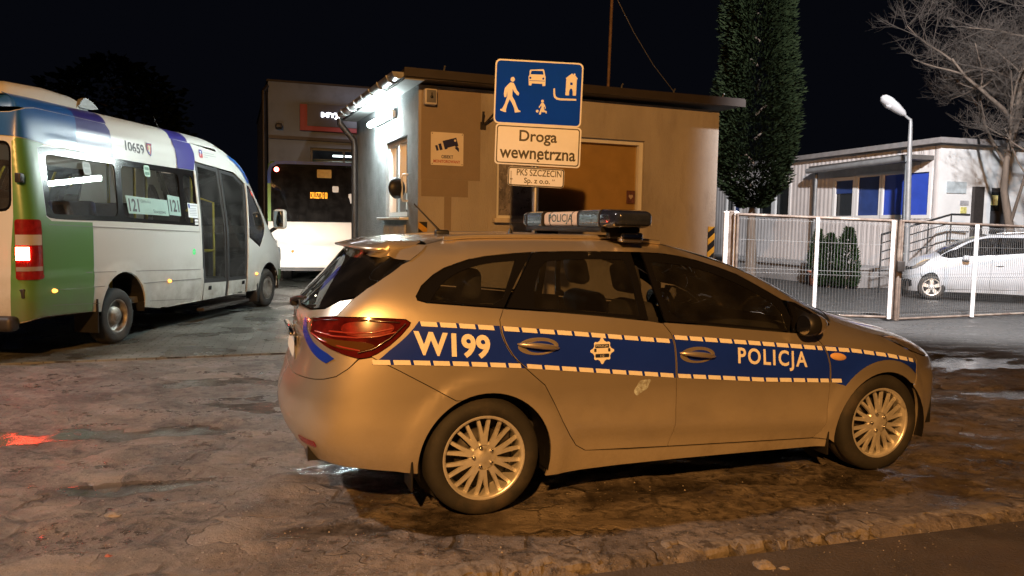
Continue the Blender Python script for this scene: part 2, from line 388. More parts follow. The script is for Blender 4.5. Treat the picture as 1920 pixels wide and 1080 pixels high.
    col = mix(ap, col, mix(mr(fine, .35, .65, 0, 1), (.030, .030, .029), (.058, .057, .056)))
    at_ = N.new('ShaderNodeAttribute'); at_.attribute_name = 'wet'; wet = at_.outputs['Fac']
    wet = mth('MULTIPLY', wet, mr(fine, .28, .46, .5, 1))
    damp = mth('MAXIMUM', wet, mth('MULTIPLY', mr(nz(1.7, 6, .6, (1, 2.2, 1)), .46, .60, 0, 1), mr(fine, .40, .56, 0, .9)))
    col = mix(mth('MULTIPLY', wet, .6), col, (.016, .014, .012)); L.new(col, b.inputs['Base Color'])
    L.new(mr(damp, 0, 1, .66, .06), b.inputs['Roughness'])
    b.inputs['Specular IOR Level'].default_value = .5
    hgt = mth('ADD', mth('MULTIPLY', mid, .9), mth('ADD', mth('MULTIPLY', fine, .45), mth('ADD', mth('MULTIPLY', grit, .10), mth('ADD', mth('MULTIPLY', joint, -.5), mth('ADD', mth('MULTIPLY', crk, -.30), mth('MULTIPLY', pebm, .22))))))
    bp = N.new('ShaderNodeBump'); bp.inputs['Distance'].default_value = .05; L.new(mr(wet, 0, 1, .9, .10), bp.inputs['Strength']); L.new(hgt, bp.inputs['Height']); L.new(bp.outputs[0], b.inputs['Normal'])
    return m
me = bpy.data.meshes.new('ground'); me.from_pydata(V, [], F); me.polygons.foreach_set('use_smooth', [True] * len(F))
at_ = me.attributes.new('wet', 'FLOAT', 'POINT'); at_.data.foreach_set('value', WET)
me.materials.append(ground_mat()); go = bpy.data.objects.new('ground', me); COL.objects.link(go); struct(go)

def brick_mat(name, c1, c2, mortar, rz, sc=1.0, rough=(.25, .6), bw=.2, bh=.1, ms=.008):
    m = bpy.data.materials.new(name); N, L, b = nodes(m)
    g = N.new('ShaderNodeNewGeometry'); mp = N.new('ShaderNodeMapping'); mp.inputs['Rotation'].default_value = (0, 0, rz); L.new(g.outputs['Position'], mp.inputs[0])
    t = N.new('ShaderNodeTexBrick'); t.inputs['Color1'].default_value = (*c1, 1); t.inputs['Color2'].default_value = (*c2, 1); t.inputs['Mortar'].default_value = (*mortar, 1)
    t.inputs['Scale'].default_value = sc; t.inputs['Brick Width'].default_value = bw; t.inputs['Row Height'].default_value = bh; t.inputs['Mortar Size'].default_value = ms; t.inputs['Mortar Smooth'].default_value = .3
    L.new(mp.outputs[0], t.inputs[0])
    n = N.new('ShaderNodeTexNoise'); n.inputs['Scale'].default_value = 1.2; n.inputs['Detail'].default_value = 8; L.new(g.outputs['Position'], n.inputs[0])
    r = N.new('ShaderNodeMapRange'); L.new(n.outputs[0], r.inputs[0]); r.inputs[1].default_value = .3; r.inputs[2].default_value = .7; r.inputs[3].default_value = .5; r.inputs[4].default_value = 1.3
    mx = N.new('ShaderNodeMix'); mx.data_type = 'RGBA'; mx.blend_type = 'MULTIPLY'; mx.inputs[0].default_value = 1; L.new(t.outputs[0], mx.inputs[6]); L.new(r.outputs[0], mx.inputs[7]); L.new(mx.outputs[2], b.inputs['Base Color'])
    r2 = N.new('ShaderNodeMapRange'); L.new(n.outputs[0], r2.inputs[0]); r2.inputs[1].default_value = .35; r2.inputs[2].default_value = .65; r2.inputs[3].default_value = rough[0]; r2.inputs[4].default_value = rough[1]; L.new(r2.outputs[0], b.inputs['Roughness'])
    n3 = N.new('ShaderNodeTexNoise'); n3.inputs['Scale'].default_value = 45; L.new(g.outputs['Position'], n3.inputs[0])
    ad = N.new('ShaderNodeMath'); ad.operation = 'MULTIPLY_ADD'; L.new(n3.outputs[0], ad.inputs[0]); ad.inputs[1].default_value = .35
    iv = N.new('ShaderNodeMath'); iv.operation = 'SUBTRACT'; iv.inputs[0].default_value = 1; L.new(t.outputs['Fac'], iv.inputs[1]); L.new(iv.outputs[0], ad.inputs[2])
    bp = N.new('ShaderNodeBump'); bp.inputs['Strength'].default_value = .6; bp.inputs['Distance'].default_value = .012; L.new(ad.outputs[0], bp.inputs['Height']); L.new(bp.outputs[0], b.inputs['Normal'])
    return m
# block paving of the depot drive, behind a straight edge
e0, e1 = PA - PD * 30, PA + PD * 6.4
mb = MB(); mb.add([(e0.x, e0.y, .006), (e1.x, e1.y, .006), (e1.x + 4.5, e1.y + 40, .006), (e0.x - 10, e0.y + 60, .006)], [(0, 1, 2, 3)])
mb.add([(e0.x, e0.y, .006), (e1.x, e1.y, .006), (e1.x, e1.y, -.05), (e0.x, e0.y, -.05)], [(0, 3, 2, 1)])
struct(mb.build('block_paving', brick_mat('paving_blocks', (.17, .175, .165), (.125, .13, .122), (.028, .028, .026), radians(-14), rough=(.16, .55)), fix=False))
# kerb: broken concrete blocks along the road
rnd = random.Random(3); mb = MB(); s = -6.0
while s < 9.0:
    Lb = .98; n = 70; A = []
    tilt = rnd.uniform(-.012, .012); wbl = rnd.uniform(-.012, .012)
    rows = []
    for i in range(n + 1):
        u = s + Lb * i / n; worn = noise.fractal((u * 1.6, 2.2, 9), .8, 2, 4); chip = max(0, noise.fractal((u * 6.5, 7.7, 1), .7, 2, 4)) * .16 + max(0, worn) * .07
        top = .002 + tilt * (i / n - .5) + .012 * noise.noise((u * 9, 3, 3)) - .03 * max(0, worn)
        wb = .16 + .05 * noise.noise((u * 5, 1, 8)) - max(0, -worn) * .05
        front = wbl + chip * .55
        rows.append([KA + KD * u + KN * front, KA + KD * u + KN * (front + .012 + .02 * abs(noise.noise((u * 14, 4, 1)))), KA + KD * u + KN * (front + (wb - front) * .5), KA + KD * u + KN * wb, KA + KD * u + KN * (wb + .02)])
        A += [(rows[-1][0].x, rows[-1][0].y, -.10), (rows[-1][0].x, rows[-1][0].y, top - .02 - chip * .2), (rows[-1][1].x, rows[-1][1].y, top + .010 * noise.noise((u * 27, 0, 0))),
              (rows[-1][2].x, rows[-1][2].y, top + .006 + .011 * noise.noise((u * 23, 5, 0))), (rows[-1][3].x, rows[-1][3].y, top - .004), (rows[-1][4].x, rows[-1][4].y, -.05)]
    mb.add(A, [(i * 6 + j, (i + 1) * 6 + j, (i + 1) * 6 + j + 1, i * 6 + j + 1) for i in range(n) for j in range(5)], False)
    s += Lb + .014
struct(mb.build('kerb', mat('old_kerb_concrete', (.20, .175, .15), .85, var=.35, vs=9, bump=.55, bs=60, stain=(9, .48, .62, (.05, .04, .032))), fix=True))
# road in front of the kerb
a0, a1 = KA - KD * 60 - KN * .03, KA + KD * 60 - KN * .03
mb = MB(); mb.add([(a0.x, a0.y, -.032), (a1.x, a1.y, -.032), (a1.x + 2, a1.y - 9, -.032), (a0.x + 2, a0.y - 9, -.032)], [(3, 2, 1, 0)])
struct(mb.build('road', mat('wet_asphalt', (.065, .055, .048), .62, var=.4, vs=3, bump=.7, bs=60, rvar=.25, stain=(1.3, .5, .7, (.085, .065, .05))), fix=False))

def lerp_tab(x, tab):
    if x <= tab[0][0]: return tab[0][1]
    for (a, b), (c, d) in zip(tab, tab[1:]):
        if x <= c: return b + (d - b) * (x - a) / (c - a)
    return tab[-1][1]
def car_cage():
    """half body cage (y<0): rows from the sill up to the roof centre line, columns from rear centre round the right side to front centre"""
    sx = [-.62, -.36, 0, .4, .85, 1.3, 1.75, 2.1, 2.4, 2.65, 2.9]
    def row(rear, side, front): return rear + side + front
    rows = []
    rows.append(row([(-.86,0,.26),(-.86,-.35,.265),(-.82,-.62,.30),(-.76,-.75,.32)],
        [(x, y, z) for x, y, z in zip(sx, [-.81,-.82,-.83,-.835,-.84,-.84,-.84,-.835,-.83,-.83,-.82], [.29,.255,.20,.175,.18,.18,.18,.175,.175,.18,.185])],
        [(3.19,-.72,.165),(3.38,-.52,.165),(3.48,-.27,.165),(3.51,0,.165)]))
    rows.append(row([(-.995,0,.42),(-.985,-.35,.42),(-.90,-.64,.41),(-.80,-.80,.41)],
        [(x, y, .36) for x, y in zip(sx, [-.855,-.865,-.868,-.868,-.868,-.868,-.868,-.868,-.867,-.862,-.85])],
        [(3.235,-.735,.36),(3.42,-.53,.36),(3.54,-.275,.36),(3.58,0,.36)]))
    rows.append(row([(-1.01,0,.56),(-1.0,-.35,.56),(-.93,-.64,.545),(-.83,-.81,.55)],
        [(x, y, .55) for x, y in zip(sx, [-.875,-.886,-.888,-.888,-.888,-.888,-.888,-.888,-.887,-.88,-.862])],
        [(3.245,-.74,.53),(3.43,-.53,.53),(3.55,-.275,.53),(3.585,0,.53)]))
    rows.append(row([(-.965,0,.66),(-.958,-.35,.67),(-.91,-.63,.70),(-.83,-.79,.71)],
        [(x, y, z) for x, y, z in zip(sx, [-.868,-.884,-.888,-.888,-.887,-.887,-.886,-.885,-.884,-.876,-.855], [.72,.72,.72,.71,.70,.70,.69,.685,.68,.67,.66])],
        [(3.235,-.73,.64),(3.41,-.53,.64),(3.52,-.275,.64),(3.56,0,.64)]))
    rows.append(row([(-.91,0,.80),(-.905,-.35,.81),(-.865,-.61,.86),(-.80,-.765,.88)],
        [(x, y, z) for x, y, z in zip(sx, [-.852,-.872,-.880,-.882,-.881,-.880,-.877,-.874,-.872,-.866,-.845], [.90,.90,.90,.88,.86,.84,.825,.81,.80,.785,.765])],
        [(3.19,-.71,.735),(3.35,-.52,.735),(3.45,-.28,.745),(3.48,0,.75)]))
    rows.append(row([(-.905,0,1.0),(-.893,-.35,1.005),(-.865,-.60,1.03),(-.78,-.745,1.05)],
        [(x, y, z) for x, y, z in zip([-.60,-.36,0,.4,.85,1.3,1.75,2.1,2.42,2.68,2.86], [-.818,-.838,-.852,-.862,-.864,-.860,-.856,-.853,-.835,-.80,-.73], [1.06,1.055,1.04,1.01,.97,.93,.89,.875,.872,.865,.855])],
        [(2.98,-.62,.86),(3.04,-.46,.875),(3.09,-.25,.895),(3.11,0,.90)]))
    rows.append(row([(-.895,0,1.055),(-.875,-.34,1.065),(-.815,-.59,1.11),(-.70,-.725,1.15)],
        [(-.55,-.775,1.16),(-.36,-.79,1.155),(.02,-.806,1.11),(.42,-.818,1.07),(.87,-.832,1.022),(1.40,-.838,.965),(1.90,-.828,.922),(2.25,-.775,.952),(2.33,-.68,.98),(2.37,-.60,.99),(2.40,-.50,1.0)],
        [(2.44,-.40,1.005),(2.47,-.29,1.01),(2.49,-.15,1.012),(2.50,0,1.013)]))
    rows.append(row([(-.735,0,1.225),(-.715,-.33,1.23),(-.655,-.56,1.25),(-.56,-.665,1.265)],
        [(-.47,-.70,1.265),(-.30,-.715,1.265),(.04,-.722,1.245),(.40,-.728,1.23),(.84,-.737,1.205),(1.25,-.745,1.19),(1.57,-.748,1.195),(1.77,-.71,1.258),(1.82,-.63,1.273),(1.86,-.55,1.283),(1.90,-.45,1.292)],
        [(1.91,-.35,1.28),(1.93,-.25,1.283),(1.95,-.12,1.286),(1.955,0,1.287)]))
    rows.append(row([(-.60,0,1.395),(-.59,-.30,1.395),(-.555,-.50,1.385),(-.47,-.585,1.38)],
        [(-.37,-.615,1.372),(-.22,-.63,1.385),(.06,-.643,1.395),(.38,-.65,1.402),(.80,-.652,1.403),(1.08,-.648,1.395),(1.22,-.635,1.385),(1.32,-.585,1.405),(1.33,-.52,1.42),(1.34,-.45,1.43),(1.35,-.37,1.438)],
        [(1.36,-.29,1.443),(1.37,-.20,1.447),(1.38,-.10,1.449),(1.38,0,1.45)]))
    rows.append(row([(-.54,0,1.44),(-.53,-.28,1.438),(-.50,-.46,1.433),(-.42,-.53,1.436)],
        [(-.32,-.56,1.438),(-.16,-.57,1.455),(.08,-.58,1.466),(.38,-.585,1.472),(.80,-.585,1.47),(1.02,-.575,1.46),(1.12,-.555,1.452),(1.17,-.50,1.458),(1.18,-.44,1.464),(1.19,-.38,1.468),(1.20,-.31,1.471)],
        [(1.21,-.24,1.473),(1.22,-.17,1.475),(1.22,-.08,1.476),(1.22,0,1.477)]))
    rows.append(row([(-.35,0,1.468),(-.34,-.12,1.468),(-.30,-.24,1.465),(-.24,-.30,1.465)],
        [(-.14,-.32,1.468),(-.02,-.33,1.474),(.15,-.335,1.48),(.38,-.34,1.484),(.70,-.335,1.483),(.84,-.32,1.481),(.90,-.29,1.481),(.93,-.26,1.482),(.94,-.22,1.483),(.95,-.19,1.484),(.955,-.15,1.484)],
        [(.96,-.12,1.485),(.96,-.08,1.485),(.96,-.04,1.485),(.96,0,1.486)]))
    rows.append([(-.10,0,1.478),(-.09,0,1.478),(-.07,0,1.479),(-.04,0,1.48),(0,0,1.482),(.06,0,1.484),(.18,0,1.487),(.38,0,1.489),(.56,0,1.489),(.62,0,1.489),(.66,0,1.488)]+[(.68,0,1.488)]*8)
    return rows
def subdiv_body(rows, warp=None, levels=3):
    nc = len(rows[0]); V = []; F = []
    for s in (1, -1):
        for r in rows:
            for p in r:
                q = warp(*p) if warp else p
                V.append((q[0], q[1] * s, q[2]))
    n = nc * len(rows)
    for s in range(2):
        o = s * n
        for i in range(len(rows) - 1):
            for j in range(nc - 1):
                f = [o + i * nc + j, o + i * nc + j + 1, o + (i + 1) * nc + j + 1, o + (i + 1) * nc + j]
                F.append(f if s == 0 else f[::-1])
    me = bpy.data.meshes.new('tmp'); me.from_pydata(V, [], F)
    import bmesh
    bm = bmesh.new(); bm.from_mesh(me)
    bmesh.ops.remove_doubles(bm, verts=bm.verts, dist=1e-5)
    bm.to_mesh(me); bm.free()
    ob = bpy.data.objects.new('tmp', me); bpy.context.scene.collection.objects.link(ob)
    md = ob.modifiers.new('s', 'SUBSURF'); md.levels = levels; md.render_levels = levels
    dg = bpy.context.evaluated_depsgraph_get()
    em = bpy.data.meshes.new_from_object(ob.evaluated_get(dg))
    bpy.data.objects.remove(ob)
    vs = [v.co.copy() for v in em.vertices]; fs = [tuple(p.vertices) for p in em.polygons]
    return em, BVHTree.FromPolygons(vs, fs)
class Wrap:
    """(u, z) on the side of a body, wrapping round its rear and front corners to the centre line"""
    def __init__(s, bvh, ur=-.40, uf=2.85, yp=-.40, R=.47, bump=None):
        s.b, s.ur, s.uf, s.yp, s.R, s.bump = bvh, ur, uf, yp, R, bump
    def ray(s, u, z):
        L = s.R * pi / 2
        if s.ur <= u <= s.uf: return Vector((u, s.yp, z)), Vector((0, -1, 0))
        sg, base = (-1, s.ur) if u < s.ur else (1, s.uf)
        d = abs(u - base)
        if d <= L:
            a = d / s.R; return Vector((base, s.yp, z)), Vector((sg * sin(a), -cos(a), 0))
        return Vector((base, s.yp + d - L, z)), Vector((sg, 0, 0))
    def P(s, u, z, off=0.0):
        o, d = s.ray(u, z); h = s.b.ray_cast(o, d)[0]
        if h is None:
            h = s.b.find_nearest(o + d * .4)[0]
        if s.bump: off = off + s.bump(h.x, h.z)
        return h + d * off
    def inv(s, p):
        x, y, z = p; L = s.R * pi / 2
        if s.ur <= x <= s.uf: return x, z
        sg, base = (-1, s.ur) if x < s.ur else (1, s.uf)
        if y > s.yp: return base + sg * (L + y - s.yp), z
        a = math.atan2(abs(x - base), -(y - s.yp)); return base + sg * a * s.R, z

def bus_cage():
    sx = [-1.36, -1.1, -.6, 0, .6, 1.4, 2.2, 3.0]
    R = []
    def row(z, w, xr, front, tops=None, wr=None):
        wr = wr or w
        rear = [(xr, 0, z), (xr + .01, -.5 * w, z), (xr + .02, -.82 * wr, z), (xr + .05, -.945 * wr, z)]
        side = [(x, -(wr if i == 0 else w), z) for i, x in enumerate(sx)]
        return rear + side + front
    #            front: four side points, then nose corner, quarter, centre
    R.append(row(.34, .95, -1.50, [(3.75,-0.95,0.34),(4.50,-0.95,0.34),(5.10,-0.94,0.34),(5.35,-0.88,0.34),(5.52,-0.74,0.34),(5.60,-0.40,0.34),(5.63,0.00,0.34)]))
    R.append(row(.60, .985, -1.53, [(3.75,-0.98,0.60),(4.50,-0.98,0.60),(5.15,-0.97,0.60),(5.42,-0.90,0.60),(5.60,-0.74,0.60),(5.69,-0.40,0.60),(5.72,0.00,0.60)]))
    R.append(row(.95, .995, -1.53, [(3.77,-0.99,0.95),(4.53,-0.99,0.95),(5.13,-0.97,0.95),(5.38,-0.90,0.95),(5.55,-0.74,0.95),(5.66,-0.40,0.95),(5.69,0.00,0.95)]))
    R.append(row(1.25, .99, -1.52, [(3.79,-0.99,1.20),(4.51,-0.98,1.18),(5.03,-0.95,1.18),(5.26,-0.88,1.19),(5.40,-0.70,1.20),(5.50,-0.40,1.21),(5.53,0.00,1.21)]))
    R.append(row(1.5, .99, -1.51, [(3.80,-0.98,1.42),(4.40,-0.96,1.39),(4.80,-0.93,1.38),(5.00,-0.84,1.39),(5.12,-0.66,1.41),(5.22,-0.40,1.42),(5.25,0.00,1.43)]))
    R.append(row(1.95, .925, -1.49, [(3.65,-0.94,1.90),(4.17,-0.93,1.86),(4.48,-0.88,1.84),(4.60,-0.79,1.86),(4.69,-0.62,1.88),(4.74,-0.35,1.89),(4.76,0.00,1.90)]))
    R.append(row(2.37, .86, -1.46, [(3.73,-0.90,2.33),(4.00,-0.87,2.30),(4.16,-0.80,2.29),(4.23,-0.70,2.31),(4.28,-0.55,2.33),(4.32,-0.30,2.34),(4.33,0.00,2.35)]))
    R.append(row(2.66, .84, -1.42, [(3.60,-0.84,2.58),(3.85,-0.80,2.53),(3.97,-0.73,2.52),(4.03,-0.62,2.54),(4.07,-0.48,2.56),(4.10,-0.25,2.58),(4.11,0.00,2.58)]))
    R.append(row(2.84, .76, -1.32, [(3.40,-0.72,2.72),(3.60,-0.68,2.67),(3.70,-0.60,2.66),(3.75,-0.50,2.67),(3.78,-0.40,2.68),(3.80,-0.20,2.69),(3.80,0.00,2.69)], wr=.74))
    R.append(row(2.90, .45, -1.15, [(3.00,-0.38,2.79),(3.20,-0.36,2.76),(3.30,-0.32,2.75),(3.33,-0.27,2.75),(3.35,-0.20,2.75),(3.36,-0.10,2.75),(3.36,0.00,2.75)], wr=.35))
    last = []
    for i, x in enumerate([-.9,-.88,-.85,-.8,-.75,-.6,-.3,0,.6,1.4,2.0,2.3,2.5,2.6,2.62,2.64,2.65,2.66,2.66]): last.append((x, 0, 2.92 if x < 1.5 else 2.92 - .1 * (x - 1.5)))
    R.append(last)
    return R

# ------------------------------------------------------------------ cars: shared builder
def mesh_obj(name, V, F, m, parent, smooth=None):
    me = bpy.data.meshes.new(name); me.from_pydata([tuple(v) for v in V], [], F)
    me.polygons.foreach_set('use_smooth', smooth if smooth is not None else [True] * len(F))
    me.materials.append(m); o = bpy.data.objects.new(name, me); COL.objects.link(o); o.parent = parent; return o
class Skin:
    """cuts panels out of a wrapped body surface; side=-1 is the car's right, +1 its left"""
    def __init__(s, wrap, warp=None): s.w, s.warp = wrap, warp
    def pt(s, u, z, off=0.0, side=-1):
        p = s.w.P(u, z, off); x, y, zz = p
        if s.warp: x, y, zz = s.warp(x, y, zz)
        return Vector((x, y if side < 0 else -y, zz))
    def panel(s, name, poly, m, parent, side=-1, step=.05, holes=(), flange=.014, off=0.0, both=False):
        V2, F = cdt(poly, list(holes), step)
        return s.make(name, V2, F, m, parent, side, flange, off)
    def make(s, name, V2, F, m, parent, side, flange, off):
        V = [s.pt(u, z, off, side) for u, z in V2]
        F = list(F)
        c = 0
        for f in F[:: max(1, len(F) // 40)]:
            nrm = (V[f[1]] - V[f[0]]).cross(V[f[2]] - V[f[0]]); u, z = V2[f[0]]; d = s.pt(u, z, off + .02, side) - V[f[0]]
            c += 1 if nrm.dot(d) > 0 else -1
        if c < 0: F = [f[::-1] for f in F]
        sm = [True] * len(F)
        if flange:
            cnt = {}
            for f in F:
                for a, b in zip(f, f[1:] + f[:1]): cnt[(min(a, b), max(a, b))] = cnt.get((min(a, b), max(a, b)), 0) + 1
            mp = {}; mo = {}
            for f in list(F):
                for a, b in zip(f, f[1:] + f[:1]):
                    if cnt[(min(a, b), max(a, b))] == 1:
                        for k in (a, b):
                            if k not in mp:
                                mp[k] = len(V); V.append(s.pt(*V2[k], off - flange, side)); mo[k] = len(V); V.append(V[k].copy())
                        F.append((mo[b], mo[a], mp[a], mp[b])); sm.append(False)
        return mesh_obj(name, V, F, m, parent, sm)
def circ_arc(cx, cz, r, a0, a1, n=18): return [(cx + r * cos(radians(a0 + (a1 - a0) * i / n)), cz + r * sin(radians(a0 + (a1 - a0) * i / n))) for i in range(n + 1)]
def make_wheel(parent, x, y, side, R=.316, W=.205, rim_r=.222, spokes='multi', mats=None):
    """side -1: outer face towards -y"""
    tm, rm = mats or (RUBBER, ALLOY); q = side
    wh = MB(); h = W / 2
    prof = [(rim_r - .005, q * (h - .018)), (rim_r + .008, q * (h - .004)), (rim_r + .03, q * (h + .003)), (R - .045, q * (h + .002)), (R - .020, q * (h - .008)), (R - .006, q * (h - .026)), (R, q * (h - .05)),
            (R, q * .02), (R - .004, q * .015), (R, q * .01), (R, -q * (h - .05)), (R - .02, -q * (h - .008)), (rim_r, -q * h), (rim_r - .02, -q * (h - .03))]
    wh.lathe(prof, (x, y, R), n=56); o = wh.build('wheel', tm, parent)
    rb = MB()
    rb.lathe([(rim_r + .004, q * (h - .006)), (rim_r - .006, q * (h - .004)), (rim_r - .014, q * (h - .016)), (rim_r - .018, q * (h - .05)), (rim_r - .03, q * (h - .16))], (x, y, R), n=56)
    yf = q * (h - .022)
    if spokes == 'multi':
        rb.lathe([(.0, yf + q * .004), (.028, yf + q * .004), (.034, yf), (.062, yf - q * .004), (.078, yf - q * .008), (.082, yf - q * .03)], (x, y, R), n=40)
        for k in range(10):
            a = 2 * pi * k / 10 + .31
            for da, r0, wd in ((-.100, .066, .029), (.100, .066, .029)):
                a1 = a + da * 1.55; a0 = a + da * .75
                P = []
                for t in range(5):
                    f = t / 4; r = r0 + (rim_r - .012 - r0) * f; aa = a0 + (a1 - a0) * f; dome = -q * .006 + q * .010 * (1 - f) - q * .006 * f * f
                    c = Vector((x + r * cos(aa), y + yf + dome, R + r * sin(aa))); tn = Vector((-sin(aa), 0, cos(aa))); wv = wd * (1 - .30 * f) / 2
                    P.append((c, tn, wv))
                Vv = []
                for c, tn, wv in P: Vv += [c - tn * wv + Vector((0, -q * .014, 0)), c - tn * wv * .8, c + tn * wv * .8, c + tn * wv + Vector((0, -q * .014, 0))]
                rb.add(Vv, [(i * 4 + j, i * 4 + j + 1, i * 4 + 4 + j + 1, i * 4 + 4 + j) for i in range(4) for j in range(3)])
    elif spokes == 'five':
        rb.lathe([(.0, yf), (.06, yf), (.07, yf - q * .03)], (x, y, R), n=30)
        for k in range(5):
            a = 2 * pi * k / 5 + .3; t = Vector((-sin(a), 0, cos(a))); d = Vector((cos(a), 0, sin(a))); c0 = Vector((x, y + yf - q * .005, R))
            rb.add([c0 + d * .05 - t * .03, c0 + d * .05 + t * .03, c0 + d * (rim_r - .01) + t * .045, c0 + d * (rim_r - .01) - t * .045,
                    c0 + d * .05 - t * .03 - Vector((0, q * .03, 0)), c0 + d * .05 + t * .03 - Vector((0, q * .03, 0)), c0 + d * (rim_r - .01) + t * .045 - Vector((0, q * .03, 0)), c0 + d * (rim_r - .01) - t * .045 - Vector((0, q * .03, 0))],
                   [(0, 1, 2, 3), (0, 4, 5, 1), (2, 6, 7, 3), (1, 5, 6, 2), (0, 3, 7, 4)])
    else:                                                          # dished steel wheel with hand holes
        d = spokes
        rb.lathe([(.0, yf + q * d * .2), (.05, yf + q * d * .2), (.062, yf + q * d * .1), (.075, yf - q * .0), (.10, yf - q * .0), (.13, yf - q * d), (rim_r - .05, yf - q * d * 1.3), (rim_r - .02, yf - q * d * .6)], (x, y, R), n=40)
        for k in range(10):
            a = 2 * pi * k / 10; rr = (.13 + rim_r - .05) / 2
            rb.lathe([(.0, 0), (.016, 0)], (x + rr * cos(a), y + yf - q * d * 1.1 + q * .012, R + rr * sin(a)), n=10)
    r_ = rb.build('rim', rm, o)
    if spokes == 'multi' or spokes == 'five':
        for k in range(5):
            a = 2 * pi * k / 5 + .31 + pi / 10; lb = MB()
            lb.lathe([(0, yf + q * .010), (.009, yf + q * .010), (.011, yf - q * .0), (.012, yf - q * .02)], (x + .054 * cos(a), y, R + .054 * sin(a)), n=10)
            lb.build('wheel_nut', CHROME, o)
        br = MB(); br.lathe([(.05, q * .02), (.145, q * .02), (.145, -q * .0), (.05, -q * .0)], (x, y, R), n=36); br.box((x + .12, y + q * .02, R + .06), (.06, .06, .13)); br.build('brake_disc', DARKMETAL, o)
        bk = MB(); bk.lathe([(.0, -q * .03), (rim_r - .025, -q * .03)], (x, y, R), n=30); bk.build('wheel_back', BLACK, o)
    return o
# side-view outlines of the estate car (u along the side, wrapping round the ends; z up)
DOORC = [(.109, 1.097), (.079, 1.042), (.082, .982), (.103, .919), (.152, .842), (.256, .75), (.324, .692), (.382, .588), (.436, .483), (.486, .398), (.529, .339), (.591, .302)]
DOORB = [(1.110, .283), (1.129, .356), (1.134, .436), (1.128, .593), (1.123, .777), (1.115, .882), (1.097, .942), (1.056, .998)]
DOORA = [(2.147, .25), (2.193, .289), (2.212, .358), (2.210, .53), (2.213, .663), (2.208, .728), (2.182, .813), (2.141, .868), (2.106, .899)]
LAMP_LOW = [(-.391, 1.039), (-.398, 1.024), (-.444, .977), (-.502, .929), (-.564, .888), (-.605, .87), (-.649, .866), (-.709, .881), (-.789, .908), (-.87, .939), (-.987, .972), (-1.048, 1.009)]
LAMP_UP = [(-1.038, 1.033), (-.90, 1.053), (-.777, 1.065), (-.651, 1.067), (-.521, 1.062), (-.416, 1.055)]
GATE_UP = [(-.781, 1.068), (-.756, 1.107), (-.722, 1.154), (-.66, 1.205), (-.558, 1.259), (-.45, 1.305), (-.359, 1.342)]
GATE_LOW = [(-.649, .865), (-.690, .817), (-.744, .775), (-.803, .757), (-.859, .749), (-.941, .742), (-1.184, .722), (-1.538, .715)]
SEAM = [(-.165, .638), (-.318, .726), (-.451, .801), (-.588, .873)]
QG = [(-.352, 1.166), (-.318, 1.217), (-.25, 1.27), (-.185, 1.305), (-.114, 1.329), (-.037, 1.352), (.058, 1.369), (.178, 1.381), (.323, 1.390)]
RG_TOP = [(.335, 1.391), (.528, 1.395), (.727, 1.396), (.944, 1.393)]
FG_TOP = [(1.013, 1.392), (1.152, 1.386), (1.265, 1.371), (1.386, 1.346), (1.516, 1.308), (1.644, 1.264), (1.745, 1.212), (1.851, 1.157), (1.95, 1.105)]
TRI_TOP = [(2.061, 1.085), (2.174, 1.035), (2.263, .982), (2.315, .945)]
RAIL = [(-.25, 1.430), (-.148, 1.452), (.0, 1.463), (.25, 1.470), (.60, 1.471), (.88, 1.468), (1.02, 1.458), (1.19, 1.440), (1.33, 1.405), (1.458, 1.366), (1.58, 1.332), (1.687, 1.297), (1.82, 1.240), (1.951, 1.172), (2.105, 1.090), (2.22, 1.03), (2.30, .985)]
HOODL = [(2.36, .972), (2.45, .935), (2.60, .893), (2.72, .862)]
ARCH_R = (.01, .305, .362); ARCH_F = (2.655, .285, .362)
QPANE = [(-.277, 1.146), (-.229, 1.206), (-.163, 1.259), (-.075, 1.299), (.048, 1.329), (.225, 1.344), (.172, 1.239), (.105, 1.118), (-.075, 1.127)]
RPANE = [(.372, 1.335), (.453, 1.346), (.584, 1.352), (.853, 1.353), (.893, 1.345), (.92, 1.192), (.918, 1.042), (.656, 1.068), (.29, 1.098), (.306, 1.2)]
FPANE = [(1.060, 1.335), (1.202, 1.328), (1.345, 1.306), (1.483, 1.268), (1.654, 1.198), (1.796, 1.130), (1.915, 1.058), (1.925, .933), (1.63, .965), (1.334, .996), (1.125, 1.019), (1.080, 1.176)]
TRIP = [(2.045, 1.075), (2.165, 1.022), (2.245, .972), (2.225, .945), (2.10, .922), (2.02, .94)]
def inset(P, d):
    """rough inward offset of a polygon"""
    n = len(P); A = sum(P[i][0] * P[(i + 1) % n][1] - P[(i + 1) % n][0] * P[i][1] for i in range(n)); sg = 1 if A > 0 else -1; o = []
    for i in range(n):
        a, b, c = P[i - 1], P[i], P[(i + 1) % n]
        u = Vector((b[0] - a[0], b[1] - a[1])).normalized(); v = Vector((c[0] - b[0], c[1] - b[1])).normalized()
        nn = Vector((-u.y - v.y, u.x + v.x)); L_ = nn.length
        if L_ < 1e-6: o.append(b); continue
        nn /= L_; k = max(.5, nn.dot(Vector((-u.y, u.x)))); o.append((b[0] + sg * nn.x * d / k, b[1] + sg * nn.y * d / k))
    return o
def car_bump(x, z):
    o = 0.0
    for cx, cz, _ in (ARCH_R, ARCH_F):
        d = hypot(x - cx, z - cz); o += .011 * sstep(.47, .43, d)
    if .3 < x < 2.4:                                                # tucked-in lower doors under a crease
        zc = .466 - .062 * (x - .5); f = sstep(.42, .6, x) * sstep(2.32, 2.15, x)
        o += f * (.006 * sstep(zc + .09, zc + .004, z) - .024 * sstep(zc + .004, zc - .11, z))
    if x < .2: o += .004 * sstep(.60, .50, z) * sstep(-.2, -.5, x)
    return o
CAR_EM, CAR_BVH = subdiv_body(car_cage())
GAP = .0022
